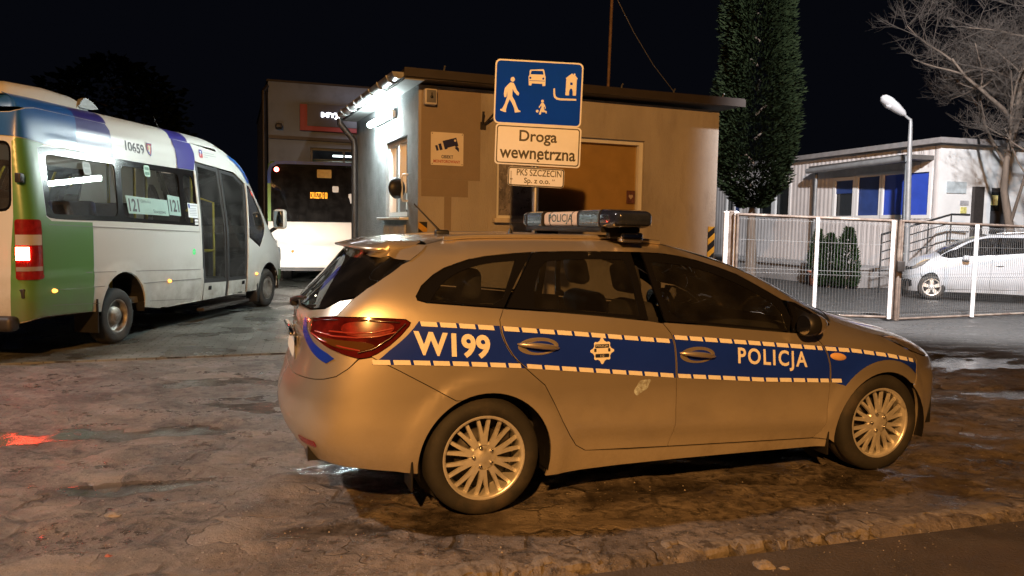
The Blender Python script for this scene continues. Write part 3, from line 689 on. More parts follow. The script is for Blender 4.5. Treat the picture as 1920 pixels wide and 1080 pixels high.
def build_car(root, paintm, glassm, warp=None, step=.05, rims='multi', lamp_red=None, sides=(-1, 1), wheels=None, frame=GLOSSBLACK):
    sk = Skin(Wrap(CAR_BVH, bump=car_bump), warp); P = {}
    def arc(c, a0, a1): return circ_arc(c[0], c[1], c[2], a0, a1, 20)
    def bodypoly():
        p = []
        p += [(-.165, .638)] + SEAM[1:] + LAMP_LOW[:6][::-1][0:0]
        p += LAMP_LOW[:6][::-1] + LAMP_UP[::-1][:4] + GATE_UP + [(-.305, 1.381)] + RAIL + [(2.335, .955)] + TRI_TOP[::-1] + FG_TOP[::-1] + RG_TOP[::-1] + QG[::-1] + [(-.346, 1.147), (-.301, 1.134), (-.077, 1.114)] + DOORC
        p += [(.855, .286), (1.11, .279), (1.644, .261), (2.147, .246), (2.262, .236), (2.258, .188), (1.654, .195), (1.179, .198), (.797, .195)]
        p += arc(ARCH_R, -20, 113.5)
        return p
    bp = inset(bodypoly(), GAP)
    rear_door = DOORC + DOORB + [(.973, 1.012), (.651, 1.049), (.399, 1.074)]
    front_door = DOORB[::-1] + [(1.33, .981), (1.625, .95), (1.93, .917)] + [(2.06, .905)] + DOORA[::-1]
    front_door = [DOORB[7]] + [(1.079, 1.001), (1.33, .979), (1.625, .948), (1.93, .917), (2.05, .906)] + DOORA[::-1] + DOORB[:7]
    fender = DOORA + TRI_TOP[::-1][:1] + [(2.335, .955)] + HOODL + [(2.85, .795), (2.965, .752), (2.99, .70), (2.975, .64), (2.93, .55)] + arc(ARCH_F, 43, 192)[1:] + [(2.262, .236)]
    bumper_f = [(2.94, .53), (2.98, .64), (2.995, .70), (2.97, .755), (3.13, .715), (3.35, .69), (3.6, .672), (3.988, .665), (3.988, .175), (3.5, .175), (3.1, .18), (2.995, .185)] + arc(ARCH_F, -15, 40)
    bumper_r = SEAM + [(-.605, .869), (-.648, .862)] + GATE_LOW[1:] + [(-1.538, .30), (-1.2, .285), (-1.0, .30), (-.84, .315), (-.67, .30), (-.433, .268), (-.36, .255)] + arc(ARCH_R, 188, 113.5)
    tailgate = GATE_UP[:3] + [(-.808, 1.138), (-.89, 1.096), (-1.114, 1.070), (-1.538, 1.058)] + GATE_LOW[::-1] + LAMP_LOW[7:] + LAMP_UP[:3]
    tailgate = [GATE_UP[0], GATE_UP[1], GATE_UP[2], (-.808, 1.138), (-.89, 1.096), (-1.114, 1.070), (-1.538, 1.058)] + GATE_LOW[::-1] + LAMP_LOW[7:] + LAMP_UP[:2]
    rearglass = [(-.368, 1.338), (-.45, 1.302), (-.556, 1.256), (-.657, 1.203), (-.722, 1.160), (-.806, 1.144), (-.89, 1.100), (-1.114, 1.075), (-1.538, 1.063), (-1.538, 1.392), (-1.2, 1.392), (-.9, 1.385), (-.605, 1.372), (-.45, 1.36)]
    lamp_poly = LAMP_LOW + LAMP_UP
    headl = [(2.73, .858), (2.90, .85), (3.05, .815), (3.20, .775), (3.33, .742), (3.38, .715), (3.30, .697), (3.13, .719), (2.975, .757), (2.86, .799)]
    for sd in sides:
        P[('side', sd)] = sk.panel('side_panel', bp, paintm, root, sd, step)
        sk.panel('fender', inset(fender, GAP), paintm, root, sd, step)
        P[('rdoor', sd)] = sk.panel('door', inset(rear_door, GAP), paintm, root, sd, step)
        P[('fdoor', sd)] = sk.panel('door', inset(front_door, GAP), paintm, root, sd, step)
        for nm, outer, pane in (('q', QG + [(.215, 1.242), (.115, 1.100), (-.077, 1.116), (-.301, 1.136), (-.346, 1.149)], QPANE), ('r', RG_TOP + [(.961, 1.221), (.971, 1.014), (.651, 1.051), (.399, 1.076), (.127, 1.101), (.219, 1.228)], RPANE),
                                ('f', FG_TOP + [(1.985, 1.0), (1.945, .917), (1.625, .952), (1.33, .983), (1.081, 1.005), (1.041, 1.191)], FPANE), ('t', [(1.995, 1.09)] + TRI_TOP + [(2.228, .921), (2.099, .908), (1.975, .914), (1.998, 1.0)], TRIP)):
            pane = smooth_poly(pane, 1, 70); fr = sk.panel('side_window', inset(outer, GAP), frame, root, sd, step, holes=[pane], flange=.02, off=-.003)
            sk.panel('pane', inset(pane, -.004), glassm, fr, sd, step * 1.3, flange=0, off=-.009)
        P[('lamp', sd)] = sk.panel('tail_light', inset(lamp_poly, GAP), lamp_red, root, sd, step * .7, off=.004)
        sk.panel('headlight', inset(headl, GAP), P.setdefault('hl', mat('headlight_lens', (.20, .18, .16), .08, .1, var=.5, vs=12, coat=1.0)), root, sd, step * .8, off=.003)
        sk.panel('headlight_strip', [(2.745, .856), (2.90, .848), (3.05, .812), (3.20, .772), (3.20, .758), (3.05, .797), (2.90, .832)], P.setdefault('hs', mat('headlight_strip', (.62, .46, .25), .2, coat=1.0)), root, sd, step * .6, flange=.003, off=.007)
    def joined(name, poly, m, hole=None, off=0.0, st=step, flange=.014):
        V2, F = cdt(inset(poly, GAP) if hole is None else poly, [hole] if hole else [], st); V = []; FF = []
        for sd in sides:
            o = sk.make(name, V2, F, m, root, sd, flange, off); me = o.data; k = len(V)
            V += [v.co.copy() for v in me.vertices]; FF += [tuple(k + i for i in p.vertices) for p in me.polygons]; bpy.data.objects.remove(o); bpy.data.meshes.remove(me)
        bm = bmesh.new(); me = bpy.data.meshes.new(name); me.from_pydata([tuple(v) for v in V], [], FF); bm.from_mesh(me); bmesh.ops.remove_doubles(bm, verts=[v for v in bm.verts if abs(v.co.y) < .004], dist=.006); bm.to_mesh(me); bm.free()
        me.polygons.foreach_set('use_smooth', [len(p.vertices) == 3 for p in me.polygons]); me.materials.append(m); o = bpy.data.objects.new(name, me); COL.objects.link(o); o.parent = root; return o
    P['rbump'] = joined('rear_bumper', bumper_r, paintm); P['fbump'] = joined('front_bumper', bumper_f, paintm); P['gate'] = joined('tailgate', tailgate, paintm)
    P['rglass'] = joined('rear_window', rearglass, P.setdefault('rg', glass('dark_rear_glass', (.10, .10, .11), 1.0, .02, .04)), off=-.002)
    joined('radiator_grille', [(3.42, .735), (3.6, .715), (3.988, .70), (3.988, .672), (3.6, .679), (3.40, .692)], BLACK, off=-.004)
    joined('lower_grille', [(3.30, .44), (3.5, .47), (3.988, .48), (3.988, .26), (3.5, .26), (3.28, .30)], BLACK, off=.003)
    # roof, windscreen and bonnet are cut from above
    def top(x, y):
        h = CAR_BVH.ray_cast(Vector((x, y, 2.5)), Vector((0, 0, -1)))[0]
        if h is None: h = CAR_BVH.find_nearest(Vector((x, y, 1.2)))[0]
        return h
    def toppanel(name, edge, x0, x1f, m, nx=26, ny=15, dz=0.0):
        """edge: 3D points along the right-hand border from rear to front; x0/x1f: centre-line ends"""
        E = [sk.w.P(u, z) for u, z in edge]; V = []; F = []
        Ls = [0]
        for a, b in zip(E, E[1:]): Ls.append(Ls[-1] + (b - a).length)
        def ed(t):
            d = t * Ls[-1]
            for i in range(len(E) - 1):
                if d <= Ls[i + 1] + 1e-9: return E[i].lerp(E[i + 1], (d - Ls[i]) / max(1e-9, Ls[i + 1] - Ls[i]))
            return E[-1]
        for i in range(nx + 1):
            t = i / nx; e = ed(t); xc = x0 + (x1f - x0) * t
            for j in range(-ny, ny + 1):
                s = abs(j) / ny; k = s ** 2; x = xc + (e.x - xc) * k; y = e.y * s
                p = e.copy() if s == 1 else top(x, y)
                q = (p.x, p.y, p.z + dz); q = warp(*q) if warp else q
                V.append((q[0], -q[1] if j > 0 else q[1], q[2]) if s else (q[0], 0, q[2]))
        n = 2 * ny + 1
        F = [(i * n + j, i * n + j + 1, (i + 1) * n + j + 1, (i + 1) * n + j) for i in range(nx) for j in range(n - 1)]
        o = mesh_obj(name, V, F, m, root)
        if o.data.polygons[len(F) // 2].normal.z < 0: o.data.flip_normals()
        return o
    iA = 8
    P['roof'] = toppanel('roof', RAIL[:iA], -.30, 1.21, paintm)
    toppanel('windscreen', RAIL[iA - 1:] + [(2.335, .955)], 1.22, 2.50, P.setdefault('ws', glass('windscreen_glass', (.55, .6, .58), 1.0, .02, .05)), dz=-.004)
    toppanel('bonnet', [(2.335, .953), (2.36, .970), (2.45, .933), (2.60, .891), (2.72, .861), (2.90, .851), (3.05, .816), (3.20, .776), (3.33, .743), (3.40, .735)], 2.51, 3.475, paintm)
    # wheels, floor, arch liners
    for (x, _, _), wn in ((ARCH_R, 0), (ARCH_F, 1)):
        x = 0.0 if wn == 0 else 2.65
        for sd in (-1, 1):
            if wheels: make_wheel(root, wheels[wn], sd * wheels[2], sd, *wheels[3:6], rims)
            else: make_wheel(root, x, sd * .765, sd, spokes=rims)
    for c in (ARCH_R, ARCH_F):
        for sd in (-1, 1):
            li = MB(); V = []; A = arc(c, -14, 194)
            for x, z in A:
                for y in (.862, .50): q = (x, -y, z); q = warp(*q) if warp else q; V.append((q[0], q[1] * (-sd), q[2]))
            li.add(V, [(2 * i, 2 * i + 1, 2 * i + 3, 2 * i + 2) for i in range(len(A) - 1)], True)
            q = [(c[0] + c[2] * cos(radians(a)), -.50, c[1] + c[2] * sin(radians(a))) for a in range(0, 360, 20)]; q = [warp(*p) if warp else p for p in q]
            li.add([(p[0], p[1] * (-sd), p[2]) for p in q], [tuple(range(len(q)))]); li.build('arch_liner', BLACK, root)
    fl = MB()
    for x0, x1, y, z0, z1 in ((-.88, -.36, .60, .30, .50), (.37, 2.27, .78, .185, .33), (3.02, 3.42, .55, .19, .40), (-.36, .37, .49, .24, .55), (2.27, 3.02, .49, .22, .55)):
        a, b = (x0, -y, z0), (x1, y, z1)
        if warp: a, b = warp(*a), warp(*b)
        fl.box(((a[0] + b[0]) / 2, 0, (a[2] + b[2]) / 2), (b[0] - a[0], b[1] - a[1], b[2] - a[2]))
    fl.build('floor_pan', BLACK, root)
    # trim inside the doors and pillars keeps light from passing through the shell
    for sd in (-1, 1):
        tr = MB()
        for (xa, xb, za, zb, yy) in ((.40, 1.08, .3, 1.02, .74), (1.10, 2.22, .28, .90, .74), (-.70, .40, .55, 1.06, .69)):
            a = [(xa, -yy, za), (xb, -yy, za), (xb, -yy, zb - .0), (xa, -yy, zb + .05)]; a = [warp(*p) if warp else p for p in a]
            tr.add([(p[0], p[1] * (-sd), p[2]) for p in a], [(0, 1, 2, 3)])
        tr.build('door_lining', FABRIC, root)
    # headlining, dashboard and seats
    st = MB()
    def seat(mb, x, y, wd, ztop, head=True, x_back=.0):
        R1 = Matrix.Rotation(radians(-14), 3, 'Y')
        mb.box((x + .22, y, .50), (.50, wd, .17), b=.05)
        mb.box((x - .10, y, .78), (.15, wd, .62), R=R1, b=.06)
        if head: mb.box((x - .225, y, ztop), (.095, .27, .185), R=R1, b=.045)
    def seat_done(st):
        if warp: st.v = [warp(*p) for p in st.v]
        st.build('seat', FABRIC, root)
    for sd in (-1, 1): seat(st, 1.28, sd * .37, .50, 1.225); seat_done(st); st = MB()
    for yy in (-.45, .45): st.box((.02, yy, 1.205), (.10, .25, .18), b=.045)
    st.box((.06, 0, .78), (.16, 1.30, .58), R=Matrix.Rotation(radians(-14), 3, 'Y'), b=.06); st.box((.40, 0, .48), (.52, 1.30, .2), b=.05)
    seat_done(st)
    ds = MB(); ds.box((2.12, 0, .80), (.52, 1.42, .28), b=.08); ds.box((1.96, .37, .93), (.16, .36, .08), b=.03)
    ds.tube([(1.74 + .06 * sin(a) * .4, .37 + .18 * cos(a), .90 + .18 * sin(a)) for a in [2 * pi * i / 24 for i in range(25)]], .016, 8, cap=False)
    if warp: ds.v = [warp(*p) for p in ds.v]
    ds.build('dashboard', FABRIC, root)
    P['sk'] = sk; P['topf'] = top
    return P

# ------------------------------------------------------------------ the police car
pc = empty('police_car', (CARX, CARY, 0), CARYAW)
tag(pc, 'silver police estate car with blue stripe and roof light bar on the muddy yard', 'police car')
SILVER = paint('silver_paint', (.70, .625, .52), .82, .33, (.13, .105, .08), (.12, .66))
CARGLASS = glass('car_glass', (.62, .64, .63), 1.0, .015, .05)
LAMPRED = mat('tail_light_lens', (.075, .006, .005), .10, 0, var=.7, vs=9, coat=1.0)
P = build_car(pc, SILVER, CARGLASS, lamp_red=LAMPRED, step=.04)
sk = P['sk']
BLUE = mat('police_blue_film', (.008, .032, .36), .30, 0, var=.08, vs=4, coat=.3)
REFL = mat('reflective_white_film', (.86, .84, .80), .42, 0, var=.06, vs=60, bump=.05, bs=300)
NAVY = mat('badge_navy', (.02, .025, .06), .4)
def yat(tab, x): return lerp_tab(x, tab)
TOP_R = [(-.43, 1.052), (-.35, 1.046), (-.144, 1.031), (.079, 1.012), (.507, .972), (.953, .926), (1.13, .908)]
BOT_R = [(-.60, .838), (-.425, .832), (-.151, .816), (.196, .790), (.95, .710), (1.14, .690)]
TOP_F = [(1.10, .934), (1.608, .885), (2.1, .836), (2.402, .806), (2.666, .767), (2.97, .708)]
BOT_F = [(1.12, .692), (1.714, .639), (2.31, .601)]
def xs(tab, z):                                                     # u of a door line at height z
    t = sorted(tab, key=lambda p: p[1])
    return lerp_tab(z, [(p[1], p[0]) for p in t])
def band(x0f, x1f, top, bot, n=10):
    """strip between two (x)->z tables, ends following the door lines"""
    T = [(x0f(top(i)) if False else 0, 0) for i in range(0)]
    return T
def film(name, poly, m, parent, side, off, step=.05): return sk.panel(name, poly, m, parent, side, step, flange=0, off=off)
DASH = .024
for sd in (-1, 1):
    root_s = None
    def zone(xa, xb, TT, BB, extra=None):
        zt, zb = TT, BB
        nA = 8; A = []
        xt0, xt1 = xa(yat(zt, xa(.9))), xb(yat(zt, xb(.9))); xb0, xb1 = xa(yat(zb, xa(.75))), xb(yat(zb, xb(.75)))
        up = [(xt0 + (xt1 - xt0) * i / nA, yat(zt, xt0 + (xt1 - xt0) * i / nA)) for i in range(nA + 1)]
        lo = [(xb1 + (xb0 - xb1) * i / nA, yat(zb, xb1 + (xb0 - xb1) * i / nA)) for i in range(nA + 1)]
        z1, z0 = up[-1][1], lo[0][1]; rt = [(xb(z1 + (z0 - z1) * k / 6), z1 + (z0 - z1) * k / 6) for k in range(1, 6)]
        z0, z1 = lo[-1][1], up[0][1]; lf = [(xa(z0 + (z1 - z0) * k / 6), z0 + (z1 - z0) * k / 6) for k in range(1, 6)]
        return up + rt + lo + lf
    cl = lambda z: xs(DOORC[:9], z); bl = lambda z: xs(DOORB, z); al = lambda z: xs(DOORA, z)
    lampl = lambda z: lerp_tab(z, [(.80, -.655), (.838, -.585), (.862, -.548), (.888, -.528), (.929, -.470), (.977, -.412), (1.024, -.366), (1.06, -.345)])
    zq = zone(lambda z: lampl(z), lambda z: cl(z) - .006, TOP_R, BOT_R)
    z1 = zone(lambda z: cl(z) + .006, lambda z: bl(z) - .006, TOP_R, BOT_R)
    z2 = zone(lambda z: bl(z) + .006, lambda z: al(z) - .006, TOP_F, BOT_F)
    a0 = [(al(.83) + .006, .833), (2.402, .806), (2.55, .785), (2.666, .767), (2.82, .737), (2.945, .708), (2.975, .675), (2.968, .645)]
    a0 += circ_arc(ARCH_F[0], ARCH_F[1], .442, 49, 138, 14) + [(al(.61) + .006, .612)] + [(al(z) + .006, z) for z in (.66, .72, .78)]
    blue = [film('blue_stripe', p, BLUE, pc, sd, .0022, .03) for p in (zq, z1, z2, a0)]
    dm = MB()
    def dashes(tab, lo, hi, inner, skip=(), pitch=.118, ln=.098, clip=None):
        x = lo
        while x < hi - .02:
            e = min(x + ln, hi)
            pts = [(x, yat(tab, x)), ((x + e) / 2, yat(tab, (x + e) / 2)), (e, yat(tab, e))]
            low = [(a + .006 * (1 if inner < 0 else -1), b + inner * DASH) for a, b in pts]
            V = [sk.pt(a, b, .0052, sd) for a, b in pts + low]
            dm.add(V, [(0, 1, 4, 3), (1, 2, 5, 4)] if True else [])
            x += pitch
    dashes(TOP_R, -.345, cl(1.01) - .012, -1, pitch=.1, ln=.084); dashes(TOP_R, cl(1.01) + .012, bl(.91) - .012, -1, pitch=.1, ln=.084)
    dashes(TOP_F, bl(.93) + .012, al(.84) - .012, -1, pitch=.1, ln=.084); dashes(TOP_F, al(.84) + .014, 2.93, -1, pitch=.1, ln=.082)
    dashes(BOT_R, lampl(.83) + .02, cl(.80) - .012, 1, pitch=.1, ln=.084); dashes(BOT_R, cl(.79) + .012, bl(.70) - .012, 1, pitch=.1, ln=.084)
    dashes(BOT_F, bl(.70) + .012, al(.62) - .012, 1, pitch=.1, ln=.084); dashes(BOT_F, al(.61) + .012, 2.30, 1, pitch=.1, ln=.082)
    dm.build('dash_marking', REFL, pc)
    def letters(body, u0, z0, wd, ht, ang, bold, spc=1.0):
        m_ = MB(); ca, sa = cos(ang), sin(ang); q = 1 if sd < 0 else -1
        put_text(m_, text(body, ht, bold, wd, spacing=spc), lambda a, b: sk.pt(u0 + q * a * ca + (b * sa * 0), z0 - q * a * sa * q + b, .0048, sd)); m_.build('lettering', REFL, pc)
    letters('W199', -.182, .923, .40, .122, .085, .035); letters('POLICJA', 1.786, .765, .50, .122, .092, .022, 1.22)
    # eight-pointed badge
    cx, cz = .657, .863; star = []
    for k in range(16):
        r = (.080 if k % 4 == 0 else .071 if k % 2 == 0 else .050); star.append((cx + r * sin(2 * pi * k / 16), cz + r * cos(2 * pi * k / 16)))
    bd = film('police_badge', smooth_poly(star, 1, 200), REFL, pc, sd, .0046, .03); q = 1 if sd < 0 else -1
    mm = MB()
    for rc in (rrect(.084, .020, .003, 3, 0, .026), rrect(.084, .020, .006, 3, 0, -.026), rrect(.014, .018, .002, 2, -.042, .004), rrect(.014, .018, .002, 2, .042, .004)): mm.add([sk.pt(cx + a, cz + b, .0056, sd) for a, b in rc], [tuple(range(len(rc)))])
    mm.build('badge_panel', NAVY, bd); mm = MB()
    put_text(mm, text('POLICJA', .013, .0, .07), lambda a, b: sk.pt(cx + q * a, cz + .026 + b, .0064, sd)); put_text(mm, text('112', .012, .0), lambda a, b: sk.pt(cx + q * a, cz - .026 + b, .0064, sd)); mm.build('lettering', REFL, bd)
    # door handles: pulled bar over a scooped cup
    for dk, hx, hz in (('rdoor', .285, .905), ('fdoor', 1.262, .820)):
        d = P[(dk, sd)]; N_ = sk.pt(hx, hz, .05, sd) - sk.pt(hx, hz, 0, sd)
        cup = MB(); V = [sk.pt(hx + a, hz + b, .004, sd) for a, b in ellip(0, -.004, .115, .046, 28)] + [sk.pt(hx + a, hz + b, .0055, sd) for a, b in ellip(.008, -.006, .095, .036, 28)] + [sk.pt(hx + a, hz + b, -.004, sd) for a, b in ellip(.018, -.012, .055, .022, 28)]
        cup.add(V, [(r * 28 + i, r * 28 + (i + 1) % 28, (r + 1) * 28 + (i + 1) % 28, (r + 1) * 28 + i) for r in range(2) for i in range(28)] + [tuple(range(56, 84))], True); cup.build('handle_cup', SILVER, d)
        hb = MB(); hb.tube([sk.pt(hx - .118 + .236 * t, hz + .012 - .030 * t + .004 * sin(pi * t), .006 + .026 * sin(pi * min(1, t * 1.0)) ** .6, sd) for t in [i / 14 for i in range(15)]], [.005 + .0105 * sin(pi * t) ** .5 for t in [i / 14 for i in range(15)]], 10)
        hb.build('handle', SILVER, d)
    rp = MB(); V = [sk.pt(2.272 + a, .763 + b - a * .12, .004, sd) for a, b in ellip(0, 0, .062, .023, 20)] + [sk.pt(2.272 + a, .763 + b - a * .12, .012, sd) for a, b in ellip(0, 0, .050, .015, 20)]
    rp.add(V, [(i, (i + 1) % 20, 20 + (i + 1) % 20, 20 + i) for i in range(20)] + [tuple(range(20, 40))], True); rp.build('side_repeater', mat('repeater_lens', (.75, .45, .2), .15, 0), pc)
    # wing mirror
    mr_ = MB(); sgn = -1 if sd < 0 else 1; c = Vector((2.02, sgn * .915, .972))
    prof = []
    for i, (dx, sc) in enumerate(((-.055, .86), (-.05, .95), (-.02, 1.0), (.03, .95), (.07, .74), (.10, .40), (.112, .05))):
        prof.append([c + Vector((dx, .072 * sc * cos(a) * (1.0 if cos(a) * sgn > 0 else .95), .068 * sc * sin(a))) for a in [2 * pi * j / 24 for j in range(24)]])
    mr_.add([p for r in prof for p in r], [(i * 24 + j, i * 24 + (j + 1) % 24, (i + 1) * 24 + (j + 1) % 24, (i + 1) * 24 + j) for i in range(6) for j in range(24)], True)
    mo = mr_.build('wing_mirror', BLACK, pc); cp = MB(); cp.add([c + Vector((dx, .074 * sc * cos(a), .070 * sc * sin(a))) for dx, sc in ((.022, .975), (.05, .86), (.075, .70), (.10, .42), (.114, .06)) for a in [2 * pi * j / 24 for j in range(24)]], [(i * 24 + j, i * 24 + (j + 1) % 24, (i + 1) * 24 + (j + 1) % 24, (i + 1) * 24 + j) for i in range(4) for j in range(24)], True); cp.build('mirror_cap', SILVER, mo)
    g_ = MB(); g_.add([c + Vector((-.052, .061 * cos(a), .057 * sin(a))) for a in [2 * pi * j / 24 for j in range(24)]], [tuple(range(24))]); g_.build('mirror_glass', GLOSSBLACK, mo)
    s_ = MB(); s_.box((2.04, sgn * .86, .935), (.09, .12, .045), b=.02); s_.build('mirror_arm', BLACK, mo)
    # mud flaps behind each wheel
    f_ = MB(); f_.box((-.385, sgn * .775, .30), (.012, .17, .26), b=.004); f_.build('mud_flap', BLACK, pc); f_ = MB(); f_.box((2.245, sgn * .785, .24), (.012, .15, .20), b=.004); f_.build('mud_flap', BLACK, pc)
    # roof rail
    rl = MB(); pts = [sk.pt(u, z - .004, .012, sd) for u, z in RAIL[1:8]]; pts = [Vector((p.x, p.y * .985, p.z + .012)) for p in pts]; rl.tube(pts, .013, 8); rl.build('roof_rail', SILVER, pc)
    # tail light detail
    tl = P[('lamp', sd)]
    for nm, poly, m_ in (('indicator_lens', [(-.62, .905), (-.56, .928), (-.62, .948), (-.76, .955), (-.88, .965), (-.80, .930), (-.70, .905)], mat('indicator_lens', (.085, .035, .008), .15, 0, coat=1)), ('brake_lens', [(-.50, .985), (-.47, 1.03), (-.56, 1.045), (-.74, 1.045), (-.74, .985), (-.60, .965)], mat('brake_lens', (.17, .012, .008), .2, 0, var=.7, vs=22, coat=1))):
        sk.panel(nm, smooth_poly(poly, 2, 150), m_, tl, sd, .03, flange=.004, off=.0075)
    RIDGE = mat('lamp_ridge', (.30, .035, .02), .25, coat=1.0); RIDGE2 = mat('lamp_ridge_dark', (.03, .003, .003), .2, coat=1.0)
    for (m_, pts_) in ((RIDGE, [(-.47, .995), (-.56, .975), (-.66, .968), (-.78, .972), (-.90, .985)]), (RIDGE, [(-.49, 1.012), (-.58, .995), (-.68, .99), (-.80, .995)]), (RIDGE2, [(-.42, 1.035), (-.50, .965), (-.58, .915), (-.65, .895)]), (RIDGE2, [(-.45, 1.042), (-.60, 1.052), (-.80, 1.05), (-.95, 1.035)]), (RIDGE, [(-.64, .905), (-.72, .92), (-.84, .945), (-.94, .97)])):
        mb = MB(); mb.tube([sk.pt(u, z, .010, sd) for u, z in pts_], .0045, 6); mb.build('lens_rib', m_, tl)
# scraped filler patch on the rear door
film('filler_patch', smooth_poly([(.853, .632), (.875, .658), (.89, .688), (.925, .690), (.968, .692), (.948, .665), (.94, .637), (.905, .625), (.885, .602), (.868, .606)], 2, 150), smear('filler_grey', (.55, .66, .76), 26, .36, .60), P[('rdoor', -1)], -1, .0018, .03)
# spoiler over the rear window
sp = MB(); rows = []
for y in [-.60, -.56, -.45, -.3, -.15, 0, .15, .3, .45, .56, .60]:
    a = abs(y); xr = -.665 + .10 * (a / .6) ** 2 + (.05 if a > .58 else 0); zr = 1.412 - .012 * (a / .6) ** 2; xf = -.28; zt = sk.w.b.ray_cast(Vector((xf, y * .88, 2)), Vector((0, 0, -1)))[0].z + .005
    rows.append([(xf, y * .92, zt), (-.45, y * .95, (zt + zr) / 2 + .020), (xr + .03, y * 1.0, zr + .010), (xr, y, zr + .003), (xr + .003, y, zr - .006), (xr + .05, y, zr - .014), (-.56, y * .98, zr - .036), (-.46, y * .95, zr - .05)])
n = len(rows[0])
sp.add([p for r in rows for p in r], [(i * n + j, i * n + j + 1, (i + 1) * n + j + 1, (i + 1) * n + j) for i in range(len(rows) - 1) for j in range(n - 1)] + [tuple(range(n)), tuple(range((len(rows) - 1) * n, len(rows) * n))], True)
so_ = sp.build('spoiler', SILVER, pc)
for sd in (-1, 1): film('spoiler_side', [(-.358, 1.345), (-.30, 1.385), (-.252, 1.425), (-.40, 1.428), (-.60, 1.415), (-.75, 1.40), (-.60, 1.378), (-.47, 1.352)], SILVER, so_, sd, .006, .03)
# rear wiper, number plate, tailgate handle strip, stripe on the tailgate
wp = MB(); wp.tube([(-.915, .0, 1.085), (-.89, -.12, 1.11), (-.865, -.30, 1.125)], [.018, .012, .008], 8); wp.box((-.905, 0, 1.075), (.05, .08, .05), b=.02); wp.build('rear_wiper', BLACK, pc)
gt = P['gate']
mb = MB(); V = []
for z in (.79, .90):
    for y in [-.26 + .52 * i / 8 for i in range(9)]: V.append((sk.w.b.ray_cast(Vector((-2, y, z)), Vector((1, 0, 0)))[0].x - .012, y, z))
mb.add(V, [(i, i + 1, 10 + i, 9 + i) for i in range(8)]); pl = mb.build('licence_plate', mat('plate_white', (.72, .70, .62), .5, var=.1, vs=20), gt)
mb = MB()
for y in (-.275, .275): mb.box((sk.w.b.ray_cast(Vector((-2, y, .845)), Vector((1, 0, 0)))[0].x - .008, y, .845), (.02, .022, .13), b=.004)
mb.box((-.935, 0, .925), (.03, .60, .022), b=.008); mb.build('plate_surround', CHROME, gt)
film('blue_stripe', [(-.80, .835), (-.76, .862), (-.80, .885), (-.93, .930), (-1.03, .975), (-1.08, 1.03), (-1.14, 1.03), (-1.12, .95), (-1.0, .905), (-.90, .868)], BLUE, pc, -1, .003)
# lower reflector in the rear bumper
for sd in (-1, 1): film('bumper_reflector', rrect(.16, .035, .01, 3, -.93, .415), mat('reflector_red', (.25, .01, .01), .25, coat=.6), P['rbump'], sd, .004)
# light bar across the roof
lb_ = MB(); LBX, LBZ = .885, 1.578
def bar(y0, y1, sx, sz, n=10, ends=None, zc=LBZ):
    V = []; ys = [y0 + (y1 - y0) * i / n for i in range(n + 1)]
    for i, y in enumerate(ys):
        e = ends(i / n) if ends else 1.0
        for a, b in rrect(sx * (1 - .35 * (1 - e)), sz * (.35 + .65 * e if ends else 1), min(sx * (1 - .35 * (1 - e)), sz * (.35 + .65 * e)) * .30, 5): V.append((LBX + a, y, zc + b))
    k = 24
    return V, [(i * k + j, i * k + (j + 1) % k, (i + 1) * k + (j + 1) % k, (i + 1) * k + j) for i in range(n) for j in range(k)] + [tuple(range(k)), tuple(range(n * k, n * k + k))]
LENS = mat('light_bar_lens', (.13, .20, .28), .10, .35, var=.4, vs=9, coat=1.0, stretch=(1, 1, 9)); LENSD = mat('light_bar_end_lens', (.022, .028, .05), .16, .1, var=.25, vs=12, coat=1.0)
e = empty('light_bar', (0, 0, 0)); e.parent = pc
V, F = bar(-.62, .62, .25, .035, zc=1.522); mb = MB(); mb.add(V, F); mb.build('base', BLACK, e)
V, F = bar(-.28, .28, .235, .098, zc=1.583); mb = MB(); mb.add(V, F); mb.build('centre_panel', mat('bar_panel', (.60, .50, .42), .45), e)
for a, b in ((.30, .60), (-.60, -.30)):
    V, F = bar(a, b, .262, .108, zc=1.583); mb = MB(); mb.add(V, F, True); mb.build('blue_lens', LENS, e)
for a, b, f in ((-.60, -.80, 1), (.60, .72, 1)):
    V, F = bar(a, b, .262, .108, 12, lambda t: sqrt(max(0, 1 - t ** 2.6)) * .9 + .1, 1.583); mb = MB(); mb.add(V, F, True); mb.build('end_lens', LENSD, e)
mb = MB(); mb.box((.98, -.735, 1.553), (.075, .03, .018), b=.007); mb.box((.82, .715, 1.553), (.075, .02, .018), b=.007); mb.build('alley_light', WHITEP, e)
for yy in (-.63, .63):
    mb = MB(); mb.box((LBX + .05, yy * 1.02, 1.478), (.135, .075, .055), b=.012); mb.build('mounting_foot', CHROME, e)
    mb = MB(); mb.box((LBX + .02, yy * .93, 1.495), (.17, .05, .045), b=.006); mb.build('mounting_bracket', BLACK, e)
mb = MB(); put_text(mb, text('POLICJA', .066, .006, .40), lambda a, b: (LBX - .1195, -a, 1.583 + b)); put_text(mb, text('POLICJA', .066, .006, .40), lambda a, b: (LBX + .1195, a, 1.583 + b)); mb.build('lettering', mat('bar_letters', (.10, .20, .22), .2, .5), e)
for y in (.30, -.30, .18, -.18, .601, -.601):
    mb = MB(); V, F = bar(y - .004, y + .004, .268 if abs(y) > .25 else .24, .113 if abs(y) > .25 else .101, 1, zc=1.583); mb.add(V, F); mb.build('lens_seam', BLACK, e)
